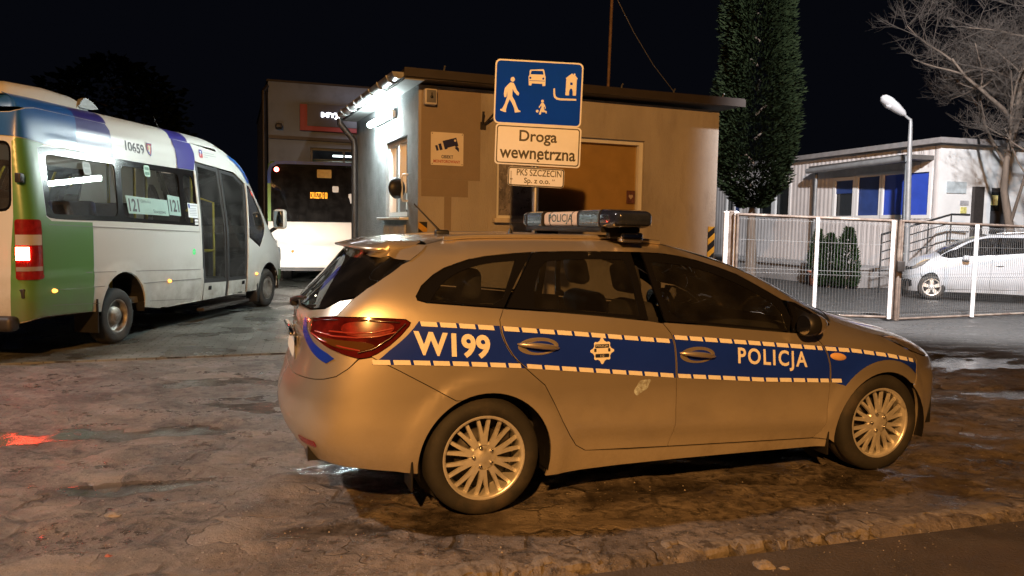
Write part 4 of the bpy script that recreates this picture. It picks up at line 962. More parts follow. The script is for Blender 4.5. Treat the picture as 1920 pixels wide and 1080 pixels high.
# roof aerials
mb = MB(); z0 = P['topf'](-.10, -.12).z; mb.box((-.03, -.02, z0 + .012), (.09, .05, .035), b=.014); mb.tube([(-.04, -.02, z0 + .02), (-.20, .0, z0 + .185)], [.007, .004], 6); mb.build('aerial', BLACK, pc)
mb = MB(); mb.lathe([(.02, 0), (.012, .02), (.003, .04), (.002, .42)], (.52, .28, P['topf'](.52, .28).z), 'Z', 8); mb.build('aerial', BLACK, pc)
# rear-view mirror
mb = MB(); mb.box((1.52, 0, 1.30), (.03, .24, .07), b=.02); mb.build('rear_view_mirror', BLACK, pc)

# ------------------------------------------------------------------ guard house
HH = 3.2; HTRUE = 3.44; HK = (HTRUE - CAM_H) / (HH - CAM_H)      # modelled at HH, scaled about the ground corner
HA, HB = gnd(785, 158, HH), gnd(1349, 208, HH); HA.z = HB.z = 0
U_ = (HB - HA).normalized(); M_ = Vector((-U_.y, U_.x, 0)); Zv = Vector((0, 0, 1)); HL = (HB - HA).length; HD = 3.49
HYAW = math.atan2(U_.y, U_.x)
HA = gnd(785, 158, HTRUE); HA.z = CAM_H * (1 - HK)
gh = empty('guard_house', HA, HYAW); gh.scale = (HK,) * 3
tag(gh, 'small one-storey guard house with beige plastered front and flat dark roof', 'guard house')
PLASTER = mat('beige_plaster', (.39, .355, .315), .9, var=.13, vs=2.2, bump=.7, bs=70, stain=(2.6, .52, .72, (.28, .25, .215)), stretch=(1, 1, .35))
PLASTERG = mat('grey_plaster', (.22, .235, .245), .9, var=.18, vs=4, bump=.7, bs=40, stain=(2.2, .5, .75, (.13, .14, .15)))
WINW = mat('white_window_frame', (.70, .70, .69), .4, var=.06, vs=8)
ROOFD = mat('dark_roof_sheet', (.030, .024, .022), .6, .2, var=.3, vs=6)
# local frame: x along the front, y into the house, z up
def wall_with_hole(mb, O, Ux, Un, L, H, T, holes):
    """solid wall in pieces round rectangular holes: O start, Ux along, Un inward"""
    xs_ = sorted({0, L} | {h[0] for h in holes} | {h[1] for h in holes}); zs_ = sorted({0, H} | {h[2] for h in holes} | {h[3] for h in holes})
    O, Ux, Un = Vector(O), Vector(Ux), Vector(Un)
    solid = lambda x, z: not any(h[0] < x < h[1] and h[2] < z < h[3] for h in holes)
    for i in range(len(xs_) - 1):
        for j in range(len(zs_) - 1):
            a, b, c, d = xs_[i], xs_[i + 1], zs_[j], zs_[j + 1]
            if solid((a + b) / 2, (c + d) / 2):
                for t in (0, T): mb.quad(*[O + Ux * x + Un * t + Zv * z for x, z in ((a, c), (b, c), (b, d), (a, d))])
    for h in holes:
        for (x0, z0), (x1, z1) in (((h[0], h[2]), (h[1], h[2])), ((h[1], h[2]), (h[1], h[3])), ((h[1], h[3]), (h[0], h[3])), ((h[0], h[3]), (h[0], h[2]))):
            mb.quad(O + Ux * x0 + Zv * z0, O + Ux * x1 + Zv * z1, O + Ux * x1 + Zv * z1 + Un * T, O + Ux * x0 + Zv * z0 + Un * T)
FW = (1.012, 3.16, 1.62, 2.71); LW = (.51, 1.66, 1.64, 2.66)
mb = MB(); wall_with_hole(mb, (0, 0, 0), (1, 0, 0), (0, 1, 0), HL, HH, .25, [FW]); mb.build('front_wall', PLASTER, gh)
mb = MB(); wall_with_hole(mb, (0, .25, 0), (0, 1, 0), (1, 0, 0), HD - .25, HH + .12, .25, [(LW[0] - .25, LW[1] - .25, LW[2], LW[3])])
mb.add([(0, 0, 0), (0, .25, 0), (0, .25, HH + .12), (0, 0, HH + .1)], [(0, 1, 2, 3)]); mb.build('side_wall', PLASTERG, gh)
mb = MB(); mb.box((HL - .125, HD / 2 + .125, HH / 2), (.25, HD - .252, HH)); mb.build('side_wall', PLASTERG, gh)
mb = MB(); mb.box((HL / 2, HD + .13, HH / 2), (HL, .25, HH)); mb.build('back_wall', PLASTERG, gh)
mb = MB(); mb.box((HL / 2, HD / 2, .3), (HL - .6, HD - .3, .1)); mb.build('floor_slab', ROOFD, gh)
# repainted patches on the front
PATCH = mat('fresh_beige_paint', (.255, .205, .155), .8, var=.06, vs=4, bump=.4, bs=55)
for poly in ([(.035, 2.085), (.79, 2.085), (.79, 3.17), (.035, 3.15)], [(.04, 1.88), (.635, 1.88), (.635, 2.083), (.04, 2.083)], [(.33, .9), (.42, .9), (.42, 1.878), (.33, 1.878)]):
    mb = MB(); mb.prism(poly, (0, 0, 0), (1, 0, 0), (0, 0, 1), (0, -1, 0), .0, .003); mb.build('paint_patch', PATCH, gh)
# roof: shallow slab with overhang, sloping to the gutter on the left
mb = MB(); ro = .24
pts = [(-.24, -.24), (HL + ro, -.24), (HL + ro, HD + .3), (-.24, HD + .3)]; zt = lambda x: HH + .10 + .035 * (x + .3) / 4
V = [(x, y, HH + .012 + .03 * (x + .36) / 4) for x, y in pts] + [(x, y, HH + .115 + .03 * (x + .36) / 4) for x, y in pts]
mb.add(V, [(0, 3, 2, 1), (4, 5, 6, 7), (0, 1, 5, 4), (1, 2, 6, 5), (2, 3, 7, 6), (3, 0, 4, 7)]); rf = mb.build('roof', ROOFD, gh)
mb = MB(); mb.box((HL / 2, -.252, HH + .085), (HL + .48, .02, .10)); mb.build('fascia_board', mat('brown_fascia', (.030, .024, .022), .6, var=.2), rf)
mb = MB()
for x in [.25 + .8 * i for i in range(6)]: mb.tube([(x, -.2, HH + .12), (x, -.215, HH + .17), (x, -.24, HH + .19)], .012, 6)
mb.build('snow_hook', STEEL, rf)
# soffit on the left, with gutter, brackets and downpipe
mb = MB(); mb.box((-.115, HD / 2, HH + .005), (.226, HD + .5, .012)); mb.build('soffit', mat('soffit_board', (.30, .315, .32), .7, var=.12, vs=5), rf)
mb = MB(); n = 10; ys = [-.22, HD - .02]; V = []
for y in ys:
    for k in range(n + 1): a = pi + pi * k / n; V.append((-.30 + .075 * cos(a), y, HH + .125 + .075 * sin(a) - .045))
    for k in range(n + 1): a = 2 * pi - pi * k / n; V.append((-.30 + .069 * cos(a), y, HH + .125 + .069 * sin(a) - .045))
k2 = 2 * (n + 1); mb.add(V, [(i, (i + 1) % k2, k2 + (i + 1) % k2, k2 + i) for i in range(k2)], True)
for y in ys: mb.add([(-.30 + .075 * cos(pi + pi * k / n), y, HH + .08 + .075 * sin(pi + pi * k / n)) for k in range(n + 1)], [tuple(range(n + 1))])
mb.build('gutter', STEEL, rf)
for i in range(7):
    y = .05 + .5 * i; mb = MB(); mb.tube([(-.30 + .082 * cos(pi + pi * k / 10), y, HH + .08 + .082 * sin(pi + pi * k / 10)) for k in range(11)], .008, 6); mb.build('gutter_bracket', STEEL, rf)
mb = MB(); mb.tube([(-.30, HD + .12, HH + .02), (-.30, HD + .12, HH - .06), (-.08, HD + .10, HH - .32), (-.07, HD + .10, HH - .45), (-.07, HD + .10, .05)], .05, 12); mb.build('downpipe', DARKMETAL, gh)
# front window: three lights; a dark poster pane, an empty middle, an ochre board
GLASSD = glass('window_glass', (.75, .78, .78), 1.0, .015, .05)
fw = empty('front_window', (0, 0, 0)); fw.parent = gh
mb = MB()
x0, x1, z0, z1 = FW
for a, b, c, d in ((x0, x1, z1 - .055, z1), (x0, x1, z0, z0 + .05), (x0, x0 + .05, z0 + .05, z1 - .055), (x1 - .06, x1, z0 + .05, z1 - .055), (1.53, 1.58, z0 + .05, z1 - .055)): mb.box(((a + b) / 2, .09, (c + d) / 2), (b - a, .08, d - c))
mb.build('window_frame', WINW, fw)
mb = MB(); mb.box(((x0 + x1) / 2, .055, z0 - .0), (x1 - x0, .10, .03)); mb.box(((x0 + 1.60) / 2 - .02, -.045, z0 - .015), (1.62 - x0 + .04, .09, .055), b=.006); mb.build('window_sill', mat('sill_stone', (.55, .50, .43), .6, var=.1), fw)
mb = MB(); mb.quad((x0 + .05, .085, z0 + .05), (1.53, .085, z0 + .05), (1.53, .085, z1 - .055), (x0 + .05, .085, z1 - .055)); mb.build('foil_pane', mat('silver_window_foil', (.30, .28, .30), .30, .5, var=.5, vs=5, bump=.9, bs=14, rvar=.1), fw)
mb = MB(); mb.quad((1.58, .10, z0 + .05), (x1 - .06, .10, z0 + .05), (x1 - .06, .10, z1 - .055), (1.58, .10, z1 - .055)); mb.build('pane', GLASSD, fw)
mb = MB(); mb.quad((1.58, .125, z0 + .05), (x1 - .06, .125, z0 + .05), (x1 - .06, .125, z1 - .055), (1.58, .125, z1 - .055)); mb.build('ochre_blind', mat('ochre_blind', (.52, .33, .12), .8, var=.10, vs=6), fw)
mb = MB(); mb.quad((2.95, .095, 1.87), (3.085, .095, 1.87), (3.085, .095, 2.045), (2.95, .095, 2.045)); stk = mb.build('window_sticker', mat('sticker_maroon', (.11, .045, .045), .5, var=.5, vs=30), fw)
mb = MB(); mb.prism([(2.985, 1.96), (3.018, 1.925), (3.05, 1.96), (3.05, 1.985), (3.03, 1.99), (3.018, 1.98), (3.005, 1.99), (2.985, 1.985)], (0, .0935, 0), (1, 0, 0), (0, 0, 1), (0, -1, 0), 0, .001); mb.build('sticker_emblem', mat('sticker_pale', (.4, .32, .28), .5), stk)
# left-hand window with sill
lw = empty('side_window', (0, 0, 0)); lw.parent = gh
mb = MB(); y0, y1, z0, z1 = LW
for a, b, c, d in ((y0, y1, z1 - .06, z1), (y0, y1, z0, z0 + .06), (y0, y0 + .06, z0 + .06, z1 - .06), (y1 - .06, y1, z0 + .06, z1 - .06), ((y0 + y1) / 2 - .045, (y0 + y1) / 2 + .045, z0 + .06, z1 - .06)): mb.box((.075, (a + b) / 2, (c + d) / 2), (.07, b - a, d - c))
mb.build('window_frame', WINW, lw)
mb = MB(); mb.quad((.085, y0 + .06, z0 + .06), (.085, y1 - .06, z0 + .06), (.085, y1 - .06, z1 - .06), (.085, y0 + .06, z1 - .06)); mb.build('pane', GLASSD, lw)
mb = MB(); ncl = 60; V = []
for i in range(ncl + 1):
    y = y0 + (y1 - y0) * i / ncl; V += [(.16 + .012 * sin(i * 1.9), y, z0), (.16 + .012 * sin(i * 1.9), y, z1)]
mb.add(V, [(2 * i, 2 * i + 2, 2 * i + 3, 2 * i + 1) for i in range(ncl)], True); mb.build('blind', mat('pale_blind', (.42, .41, .38), .85, var=.15, vs=5), lw)
mb = MB(); mb.box((-.05, (y0 + y1) / 2, z0 - .03), (.14, y1 - y0 + .14, .035), b=.006); mb.build('window_sill', WINW, lw)
mb = MB(); mb.quad((.06, y0 + .09, z0 + .09), (.06, y0 + .28, z0 + .09), (.06, y0 + .28, z0 + .30), (.06, y0 + .09, z0 + .30)); mb.build('paper_notice', mat('paper', (.6, .6, .58), .8, var=.2, vs=30), lw)
def on_house(o): o.location = HA + U_ * o.location.x + M_ * o.location.y + Zv * o.location.z; o.rotation_euler = (0, 0, HYAW); return o
def hthing(name, label, cat, group=None):
    o = empty(name, HA, HYAW); o.scale = (HK,) * 3; return tag(o, label, cat, group)
# fluorescent lamp over the left window
fl = hthing('fluorescent_lamp', 'lit white fluorescent tube lamp under the gutter on the guard house side wall', 'lamp')
mb = MB(); mb.box((-.05, 1.62, 2.985), (.06, 1.20, .10), b=.02); mb.tube([(-.02, 1.25, 3.04), (-.10, 1.25, 3.16)], .01, 6); mb.build('housing', WHITEP, fl)
mb = MB(); mb.tube([(-.115, 1.04, 2.965), (-.115, 2.20, 2.965)], .038, 14); mb.build('lamp_tube', emit('fluorescent_glow', (.86, 1.0, .97), 400), fl)
# alarm box, camera notice, bracket
al = hthing('alarm_box', 'small square white alarm siren box high on the guard house front corner', 'alarm box')
mb = MB(); mb.box((.13, -.045, 3.055), (.15, .09, .185), b=.012); mb.build('casing', mat('alarm_casing', (.55, .52, .48), .5), al)
mb = MB(); mb.box((.13, -.094, 3.058), (.115, .012, .145), b=.004); fp = mb.build('front_plate', mat('alarm_face', (.16, .16, .17), .4), al)
mb = MB(); mb.lathe([(.0, 0), (.018, 0), (.026, .03)], (.135, -.104, 3.05), 'Y', 14); mb.box((.135, -.102, 3.075), (.012, .006, .05)); mb.build('siren_horn', BLACK, al)
cc = hthing('camera_notice', 'square white sign with a blue camera picture reading OBIEKT MONITOROWANY', 'sign')
mb = MB(); mb.prism(rrect(.412, .395, .012, 3, .36, 2.455), (0, 0, 0), (1, 0, 0), (0, 0, 1), (0, -1, 0), .004, .012); mb.build('panel', mat('sign_white', (.74, .68, .60), .5, var=.05), cc)
CB = mat('sign_blue', (.02, .025, .10), .45); CR = mat('sign_red', (.42, .06, .04), .5)
def rot2(P, a, cx, cz): return [(cx + x * cos(a) - y * sin(a), cz + x * sin(a) + y * cos(a)) for x, y in P]
mb = MB(); fr_ = ((0, 0, 0), (1, 0, 0), (0, 0, 1), (0, -1, 0), .012, .0145)
for P2 in (rot2([(-.085, -.055), (.095, -.055), (.095, .05), (-.085, .05)], .28, .395, 2.525), rot2([(-.018, -.048), (.018, -.048), (.018, .03), (-.018, .03)], .28, .27, 2.487), rot2([(-.014, -.045), (.014, -.045), (.014, .02), (-.014, .02)], .28, .225, 2.475), [(.452, 2.475), (.508, 2.425), (.508, 2.47), (.485, 2.492)]): mb.prism(P2, *fr_)
mb.build('camera_symbol', CB, cc)
mb = MB(); mb.prism(ellip(.458, 2.562, .014, .014, 12), (0, 0, 0), (1, 0, 0), (0, 0, 1), (0, -1, 0), .0145, .0165); mb.prism(rot2([(-.05, -.007), (.05, -.007), (.05, .007), (-.05, .007)], .28, .41, 2.477), (0, 0, 0), (1, 0, 0), (0, 0, 1), (0, -1, 0), .0145, .0165); mb.build('camera_lens', mat('sign_white_mark', (.74, .68, .60), .5), cc)
mb = MB(); put_text(mb, text('OBIEKT', .040, .02, .15), lambda a, b: (.36 + a, -.0145, 2.362 + b)); mb.build('lettering', CB, cc)
mb = MB(); put_text(mb, text('MONITOROWANY', .036, .02, .34), lambda a, b: (.355 + a, -.0145, 2.305 + b)); mb.build('lettering', CR, cc)
for a, b in ((.17, 2.635), (.55, 2.635), (.17, 2.275), (.55, 2.275)): mb = MB(); mb.lathe([(0, -.015), (.006, -.014), (.006, -.010)], (a, 0, b), 'Y', 8); mb.build('screw', DARKMETAL, cc)
br = hthing('wall_bracket', 'empty V-shaped iron bracket sticking out of the beige front wall', 'bracket')
mb = MB(); mb.tube([(.815, .0, 2.765), (.79, -.10, 2.92)], .014, 8); mb.tube([(.83, .0, 2.765), (.915, -.14, 2.905)], .014, 8); mb.build('arm', DARKMETAL, br)
mb = MB(); mb.box((.82, -.01, 2.765), (.07, .02, .09)); mb.build('back_plate', DARKMETAL, br)
# yellow and black edge plates
YEL = mat('hazard_yellow', (.55, .30, .03), .5, var=.15, vs=20)
def hazard(x, z0, z1, wd, label, dirn, offx=0):
    o = hthing('hazard_plate', label, 'hazard plate', 'yellow and black hazard plates on the guard house corners')
    mb = MB(); mb.prism([(x, z0), (x + wd, z0), (x + wd, z1), (x, z1)], (0, 0, 0), (1, 0, 0), (0, 0, 1), (0, -1, 0), .002, .008); mb.build('panel', BLACK, o)
    mb = MB(); z = z0 - .05
    while z < z1:
        P2 = [(x, z), (x + wd, z + dirn * wd * .8), (x + wd, z + dirn * wd * .8 + .085), (x, z + .085)]
        P2 = [(a, min(z1, max(z0, b))) for a, b in P2]
        if max(p[1] for p in P2) - min(p[1] for p in P2) > .03: mb.prism(P2, (0, 0, 0), (1, 0, 0), (0, 0, 1), (0, -1, 0), .008, .010)
        z += .185
    mb.build('yellow_stripe', YEL, o)
hazard(.005, .62, 1.57, .11, 'hazard plate at the guard house corner beside the grey side wall', -1)
hazard(HL - .125, .62, 1.575, .115, 'hazard plate on the guard house right edge beside the gate', 1)
# convex mirror beside the left window, notice board under it
cm = hthing('traffic_mirror', 'round convex mirror seen from its dark back beside the guard house window', 'mirror')
R1 = Matrix.Rotation(radians(58), 3, 'Z'); cpos = Vector((-.13, .53, 1.99))
mb = MB(); mb.lathe([(0, .08), (.05, .074), (.10, .052), (.128, .02), (.136, 0), (.13, -.008)], (0, 0, 0), 'Y', 30); mb.v = [tuple(cpos + Matrix.Rotation(radians(-152), 3, 'Z') @ Vector(p)) for p in mb.v]; mb.build('back_shell', BLACK, cm)
mb = MB(); mb.lathe([(0, -.028), (.07, -.02), (.13, 0)], (0, 0, 0), 'Y', 30); mb.v = [tuple(cpos + Matrix.Rotation(radians(-152), 3, 'Z') @ Vector(p)) for p in mb.v]; mb.build('mirror_face', CHROME, cm)
mb = MB(); mb.tube([(.0, .47, 2.16), (-.06, .47, 2.16), (-.075, .48, 2.13), (-.075, .48, 1.86), (-.06, .47, 1.83), (0, .47, 1.83)], .013, 8); mb.tube([(-.075, .48, 1.99), cpos + Vector((.06, -.05, 0))], .013, 8); mb.build('wall_arm', WHITEP, cm)
nb = hthing('notice_board', 'grey board with faded paper notices below the guard house side window', 'notice board')
mb = MB(); mb.box((-.012, 1.14, 1.35), (.02, 1.18, .36)); mb.build('panel', mat('board_grey', (.38, .37, .36), .6, var=.15), nb)
for i, (y, wd, hh, c) in enumerate(((.68, .27, .3, (.45, .44, .43)), (.98, .22, .31, (.52, .47, .41)), (1.26, .24, .29, (.42, .42, .42)), (1.55, .26, .3, (.5, .47, .42)))):
    mb = MB(); mb.box((-.0245, y, 1.35), (.004, wd, hh)); mb.build('paper_sheet', mat('notice_paper_%d' % i, c, .8, var=.25, vs=12), nb)
# ------------------------------------------------------------------ road sign in front of the house
SY = 7.9
sc_ = at(1010, 175, SY); sx_ = at(1090, 180, SY).x - at(930, 175, SY).x
SA = radians(2.2); SU = Vector((cos(SA), 0, -sin(SA))); SW = Vector((sin(SA) * .6, 0, cos(SA))).normalized(); SN = Vector((0, -1, 0))
ts = empty('road_sign', (at(1009, 400, SY).x, SY + .04, 0)); tag(ts, 'post with a blue residential zone sign above white plates reading Droga wewnętrzna', 'road sign')
TL = Vector(ts.location)
SBLUE = mat('sign_film_blue', (.001, .065, .80), .7, var=.06, vs=3, bump=.03, bs=200, spec=.08); SWHITE = mat('sign_film_white', (.80, .84, .92), .42, var=.05, vs=4); SBLK = mat('sign_black', (.012, .011, .012), .5); SBACK = mat('sign_back', (.35, .36, .36), .5, .6)
def sp_(C): return lambda a, b, d: C + SU * a + SW * b + SN * d - TL
def plate(nm, px, py, wpx, hpx, r):
    C = at(px, py, SY); k = SY / FPX * 1.0
    e = empty(nm, (0, 0, 0)); e.parent = ts; return e, C, wpx * k, hpx * k
def layer(e, nm, C, polys, d0, d1, m):
    mb = MB()
    for P2 in polys: mb.prism(P2, C - TL, SU, SW, SN, d0, d1)
    return mb.build(nm, m, e)
e, C, wd, ht = plate('zone_sign', 1009.5, 175, 162, 117, 0)
layer(e, 'back_plate', C, [rrect(wd, ht, .05)], -.012, .0, SBACK); layer(e, 'border', C, [rrect(wd, ht, .05)], .0, .002, SWHITE); layer(e, 'blue_field', C, [rrect(wd - .03, ht - .03, .04)], .002, .0035, SBLUE)
def ic(P2): return [((x - 392) / 583 * wd, (268 - y) / 405 * ht) for x, y in P2]
def icm(P2): # unrotate pixel outlines read off the tilted sign
    o = []
    for x, y in P2:
        dx, dy = x - 393, y - 270; o.append((dx / 577 * wd, -(dy - dx * .0625) / 400 * ht))
    return o
body = [(193, 212), (207, 200), (228, 203), (240, 225), (250, 248), (267, 268), (263, 284), (252, 278), (232, 258), (224, 240), (222, 285), (240, 315), (255, 350), (266, 372), (280, 378), (279, 385), (243, 388), (238, 362), (222, 330), (206, 305), (192, 338), (184, 372), (187, 384), (178, 385), (147, 374), (146, 366), (160, 362), (176, 330), (190, 285), (188, 255), (184, 290), (170, 292), (166, 268), (172, 235)]
man = [icm(body), icm(ellip(221, 182, 14, 15, 14))]
kid = [icm([(409, 340), (416, 328), (430, 330), (440, 345), (445, 362), (440, 372), (437, 352), (433, 358), (436, 376), (452, 382), (453, 396), (446, 396), (444, 388), (424, 388), (418, 384), (414, 402), (402, 402), (403, 396), (410, 372), (417, 356), (416, 345), (404, 361), (398, 357)]), icm(ellip(422, 319, 9, 9, 12)), icm(ellip(390, 381, 9, 9, 12))]
carp = [icm([(334, 124), (420, 122), (425, 128), (432, 160), (436, 170), (436, 225), (418, 226), (416, 212), (346, 208), (344, 221), (328, 220), (324, 165), (330, 155), (330, 130)])]
carb = [icm([(342, 130), (416, 132), (421, 155), (336, 152)]), icm(ellip(336, 174, 7, 7, 12)), icm(ellip(421, 180, 7, 7, 12)), icm([(330, 189), (432, 194), (432, 197), (330, 192)])]
hou = [icm([(568, 178), (608, 150), (618, 158), (620, 150), (630, 152), (630, 163), (647, 183), (641, 188), (640, 288), (618, 287), (618, 262), (611, 244), (600, 244), (594, 262), (594, 286), (570, 284), (572, 182)])]
houb = [icm([(599, 206), (614, 207), (614, 222), (599, 221)])]
curb_ = [icm([(490, 242), (500, 240), (503, 275), (508, 290), (520, 299), (540, 303), (643, 308), (643, 319), (535, 315), (512, 310), (496, 296), (491, 275)])]
layer(e, 'walker_symbol', C, man, .0035, .0048, SWHITE); layer(e, 'child_symbol', C, kid, .0035, .0048, SWHITE); layer(e, 'car_symbol', C, carp, .0035, .0048, SWHITE); layer(e, 'car_symbol_detail', C, carb, .0048, .0056, SBLUE)
layer(e, 'house_symbol', C, hou, .0035, .0048, SWHITE); layer(e, 'house_symbol_window', C, houb, .0048, .0056, SBLUE); layer(e, 'kerb_symbol', C, curb_, .0035, .0048, SWHITE)
e, C, wd, ht = plate('name_plate', 1008.5, 273.5, 159, 74, 0)
def lines(e, C, wd, ht, r, brd, txts):
    layer(e, 'back_plate', C, [rrect(wd, ht, r)], -.012, .0, SBACK); layer(e, 'face', C, [rrect(wd, ht, r)], .0, .002, SWHITE)
    mb = MB(); A, B = rrect(wd - 2 * brd, ht - 2 * brd, r * .8), rrect(wd - 2 * brd - .022, ht - 2 * brd - .022, r * .6); n = len(A); f = sp_(C)
    mb.add([f(a, b, .003) for a, b in A + B], [(i, (i + 1) % n, n + (i + 1) % n, n + i) for i in range(n)]); mb.build('border_line', SBLK, e)
    mb = MB()
    for s, size, bold, w_, ox, oy in txts: put_text(mb, text(s, size, bold, w_), lambda a, b: f(ox + a, oy + b, .0035))
    mb.build('lettering', SBLK, e)
k = SY / FPX
lines(e, C, wd, ht, .035, .014, [('Droga', .148, .018, 70 * k, 0 * k, 14 * k), ('wewnetrzna', .108, .018, 141 * k, 0, -15.5 * k)])
mb = MB(); f = sp_(C); ogx, ogy = -.2 * k, -23.5 * k
mb.add([f(ogx + a, ogy + b, .0035) for a, b in ((.012, .004), (-.004, -.014), (-.004, -.028), (.010, -.036), (.022, -.033), (.022, -.024), (.012, -.025), (.008, -.018), (.024, .004))], [tuple(range(9))]); mb.build('lettering', SBLK, e)
e, C, wd, ht = plate('company_plate', 1005, 332.5, 105, 35, 0)
lines(e, C, wd, ht, .03, .003, [('PKS SZCZECIN', .066, .008, 83 * k, 5.5 * k, 8 * k), ('Sp. z o.o.', .070, .012, 48 * k, 2 * k, -8 * k), ('\u201e', .018, .01, 4.5 * k, -46 * k, -5.5 * k), ('\u201d', .018, .01, 4.5 * k, 32.5 * k, -4 * k)])
mb = MB(); p0 = at(1003, 360, SY + .05); p1 = at(1008, 130, SY + .05); mb.tube([Vector((p0.x + .0, SY + .05, 0)) - TL, Vector((p0.x + .005, SY + .05, p0.z)) - TL, Vector((p1.x, SY + .05, p1.z)) - TL], .03, 12); mb.build('post', STEEL, ts)
# aerial mast on the guard house roof
ms = empty('aerial_mast', tuple(HA + (U_ * 2.35 + M_ * 1.6 + Zv * (HH + .12)) * HK)); tag(ms, 'thin rusty aerial mast standing on the guard house roof', 'mast')
b0 = at(1139.5, 160, ms.location.y); b1 = at(1149, -40, ms.location.y)
mb = MB(); mb.tube([(b0.x - ms.location.x, 0, -.1), (b1.x - ms.location.x, 0, b1.z - ms.location.z)], .027, 10); mb.build('mast_tube', mat('rusty_tube', (.17, .11, .08), .7, .3, var=.3, vs=8), ms)
mb = MB(); mb.box((b0.x - ms.location.x, 0, -.0), (.14, .14, .03)); mb.build('foot_plate', DARKMETAL, ms)
ov = empty('stay_wire', at(1262, 168, 12.0)); mb = MB(); q = [at(1158, 0, 11.2), at(1188, 60, 11.4), at(1225, 122, 11.7), at(1262, 170, 12.0)]; mb.tube([p - ov.location for p in q] , .006, 5); mb.build('cable', STEEL, ov); tag(ov, 'slack stay wire running down beside the mast behind the guard house roof', 'wire')

# ------------------------------------------------------------------ the minibus
BUS_O = Vector((-5.857, 9.499, 0)); BUS_YAW = 1.47935
bus = empty('minibus', BUS_O, BUS_YAW); tag(bus, 'white minibus with green and blue livery on route 121 standing on the block paving', 'minibus')
BEM, BBVH = subdiv_body(bus_cage())
bw = Wrap(BBVH, ur=-1.25, uf=4.9, yp=-.70, R=.28)
RA, FA = (.13, .43, .46), (4.60, .38, .43)
def bus_bump(x, z):
    o = 0.0
    for cx, cz, r in (RA, FA): o += .016 * sstep(r + .12, r + .08, hypot(x - cx, z - cz))
    zc = .945 - .04 * (x + 1.3); o += .010 * sstep(zc + .008, zc - .008, z) * sstep(3.2, 2.2, x)
    zc = .765 - .028 * (x + 1.15); o += .008 * sstep(zc + .006, zc - .006, z)
    for zc in (2.40, 2.56): o += .009 * max(0, 1 - abs(z - zc) / .02) * sstep(-1.1, -.9, x) * sstep(2.0, 1.7, x)
    return o
bw.bump = bus_bump; bs = Skin(bw)
BWHITE = paint('bus_white_paint', (.60, .61, .59), 0, .36, (.22, .20, .17), (.3, 1.1), .22); BGREEN = paint('bus_green_paint', (.085, .23, .060), 0, .36, (.12, .12, .09), (.3, 1.0), .22)
BBLUE = paint('bus_blue_paint', (.020, .115, .42), 0, .36, (.05, .1, .25), (.3, .6), .22); BVIO = paint('bus_violet_paint', (.035, .028, .20), 0, .36, (.06, .06, .16), (.3, .6), .22)
BUSGLASS = glass('bus_tinted_glass', (.48, .53, .51), 1.0, .02, .12)
outer = [(-2.39, .42), (-1.6, .42), (-1.40, .47), (-1.28, .485), (-.50, .455), (-.335, .44)] + circ_arc(RA[0], RA[1], RA[2], 178, -4, 24) + [(.64, .395), (1.36, .29), (2.09, .225), (2.09, .20), (3.74, .16), (4.16, .30)] + circ_arc(FA[0], FA[1], FA[2], 190, -8, 20) + [(5.2, .33), (5.5, .32), (6.04, .32), (6.04, 1.20), (5.34, 1.19), (5.06, 1.22), (4.88, 1.36), (4.66, 1.66), (4.40, 2.02), (4.16, 2.30), (3.97, 2.52), (3.6, 2.585), (3.2, 2.63), (2.0, 2.70), (-1.1, 2.72), (-1.6, 2.64), (-2.39, 2.62)]
WBAND = smooth_poly([(-1.16, 2.285), (-1.05, 2.325), (.3, 2.295), (1.75, 2.285), (2.145, 2.29), (2.065, 1.46), (.17, 1.515), (-1.12, 1.525), (-1.19, 1.57)], 2, 40)
DOORB_ = [(2.205, 2.435), (2.95, 2.39), (3.46, 2.355), (3.84, 2.19), (3.86, 2.0), (3.76, 1.27), (3.73, .6), (3.70, .185), (2.135, .215), (2.165, .6), (2.095, 1.49)]
DRVW = smooth_poly([(3.90, 2.17), (4.05, 2.16), (4.30, 1.86), (4.545, 1.56), (4.53, 1.38), (4.23, 1.095), (3.80, 1.275), (3.87, 1.8)], 1, 60)
RWIN = rounded([(-1.565, 2.33), (-2.33, 2.35), (-2.33, 1.60), (-1.565, 1.60)], .12)
CLB = [(-1.25, 1.4)]
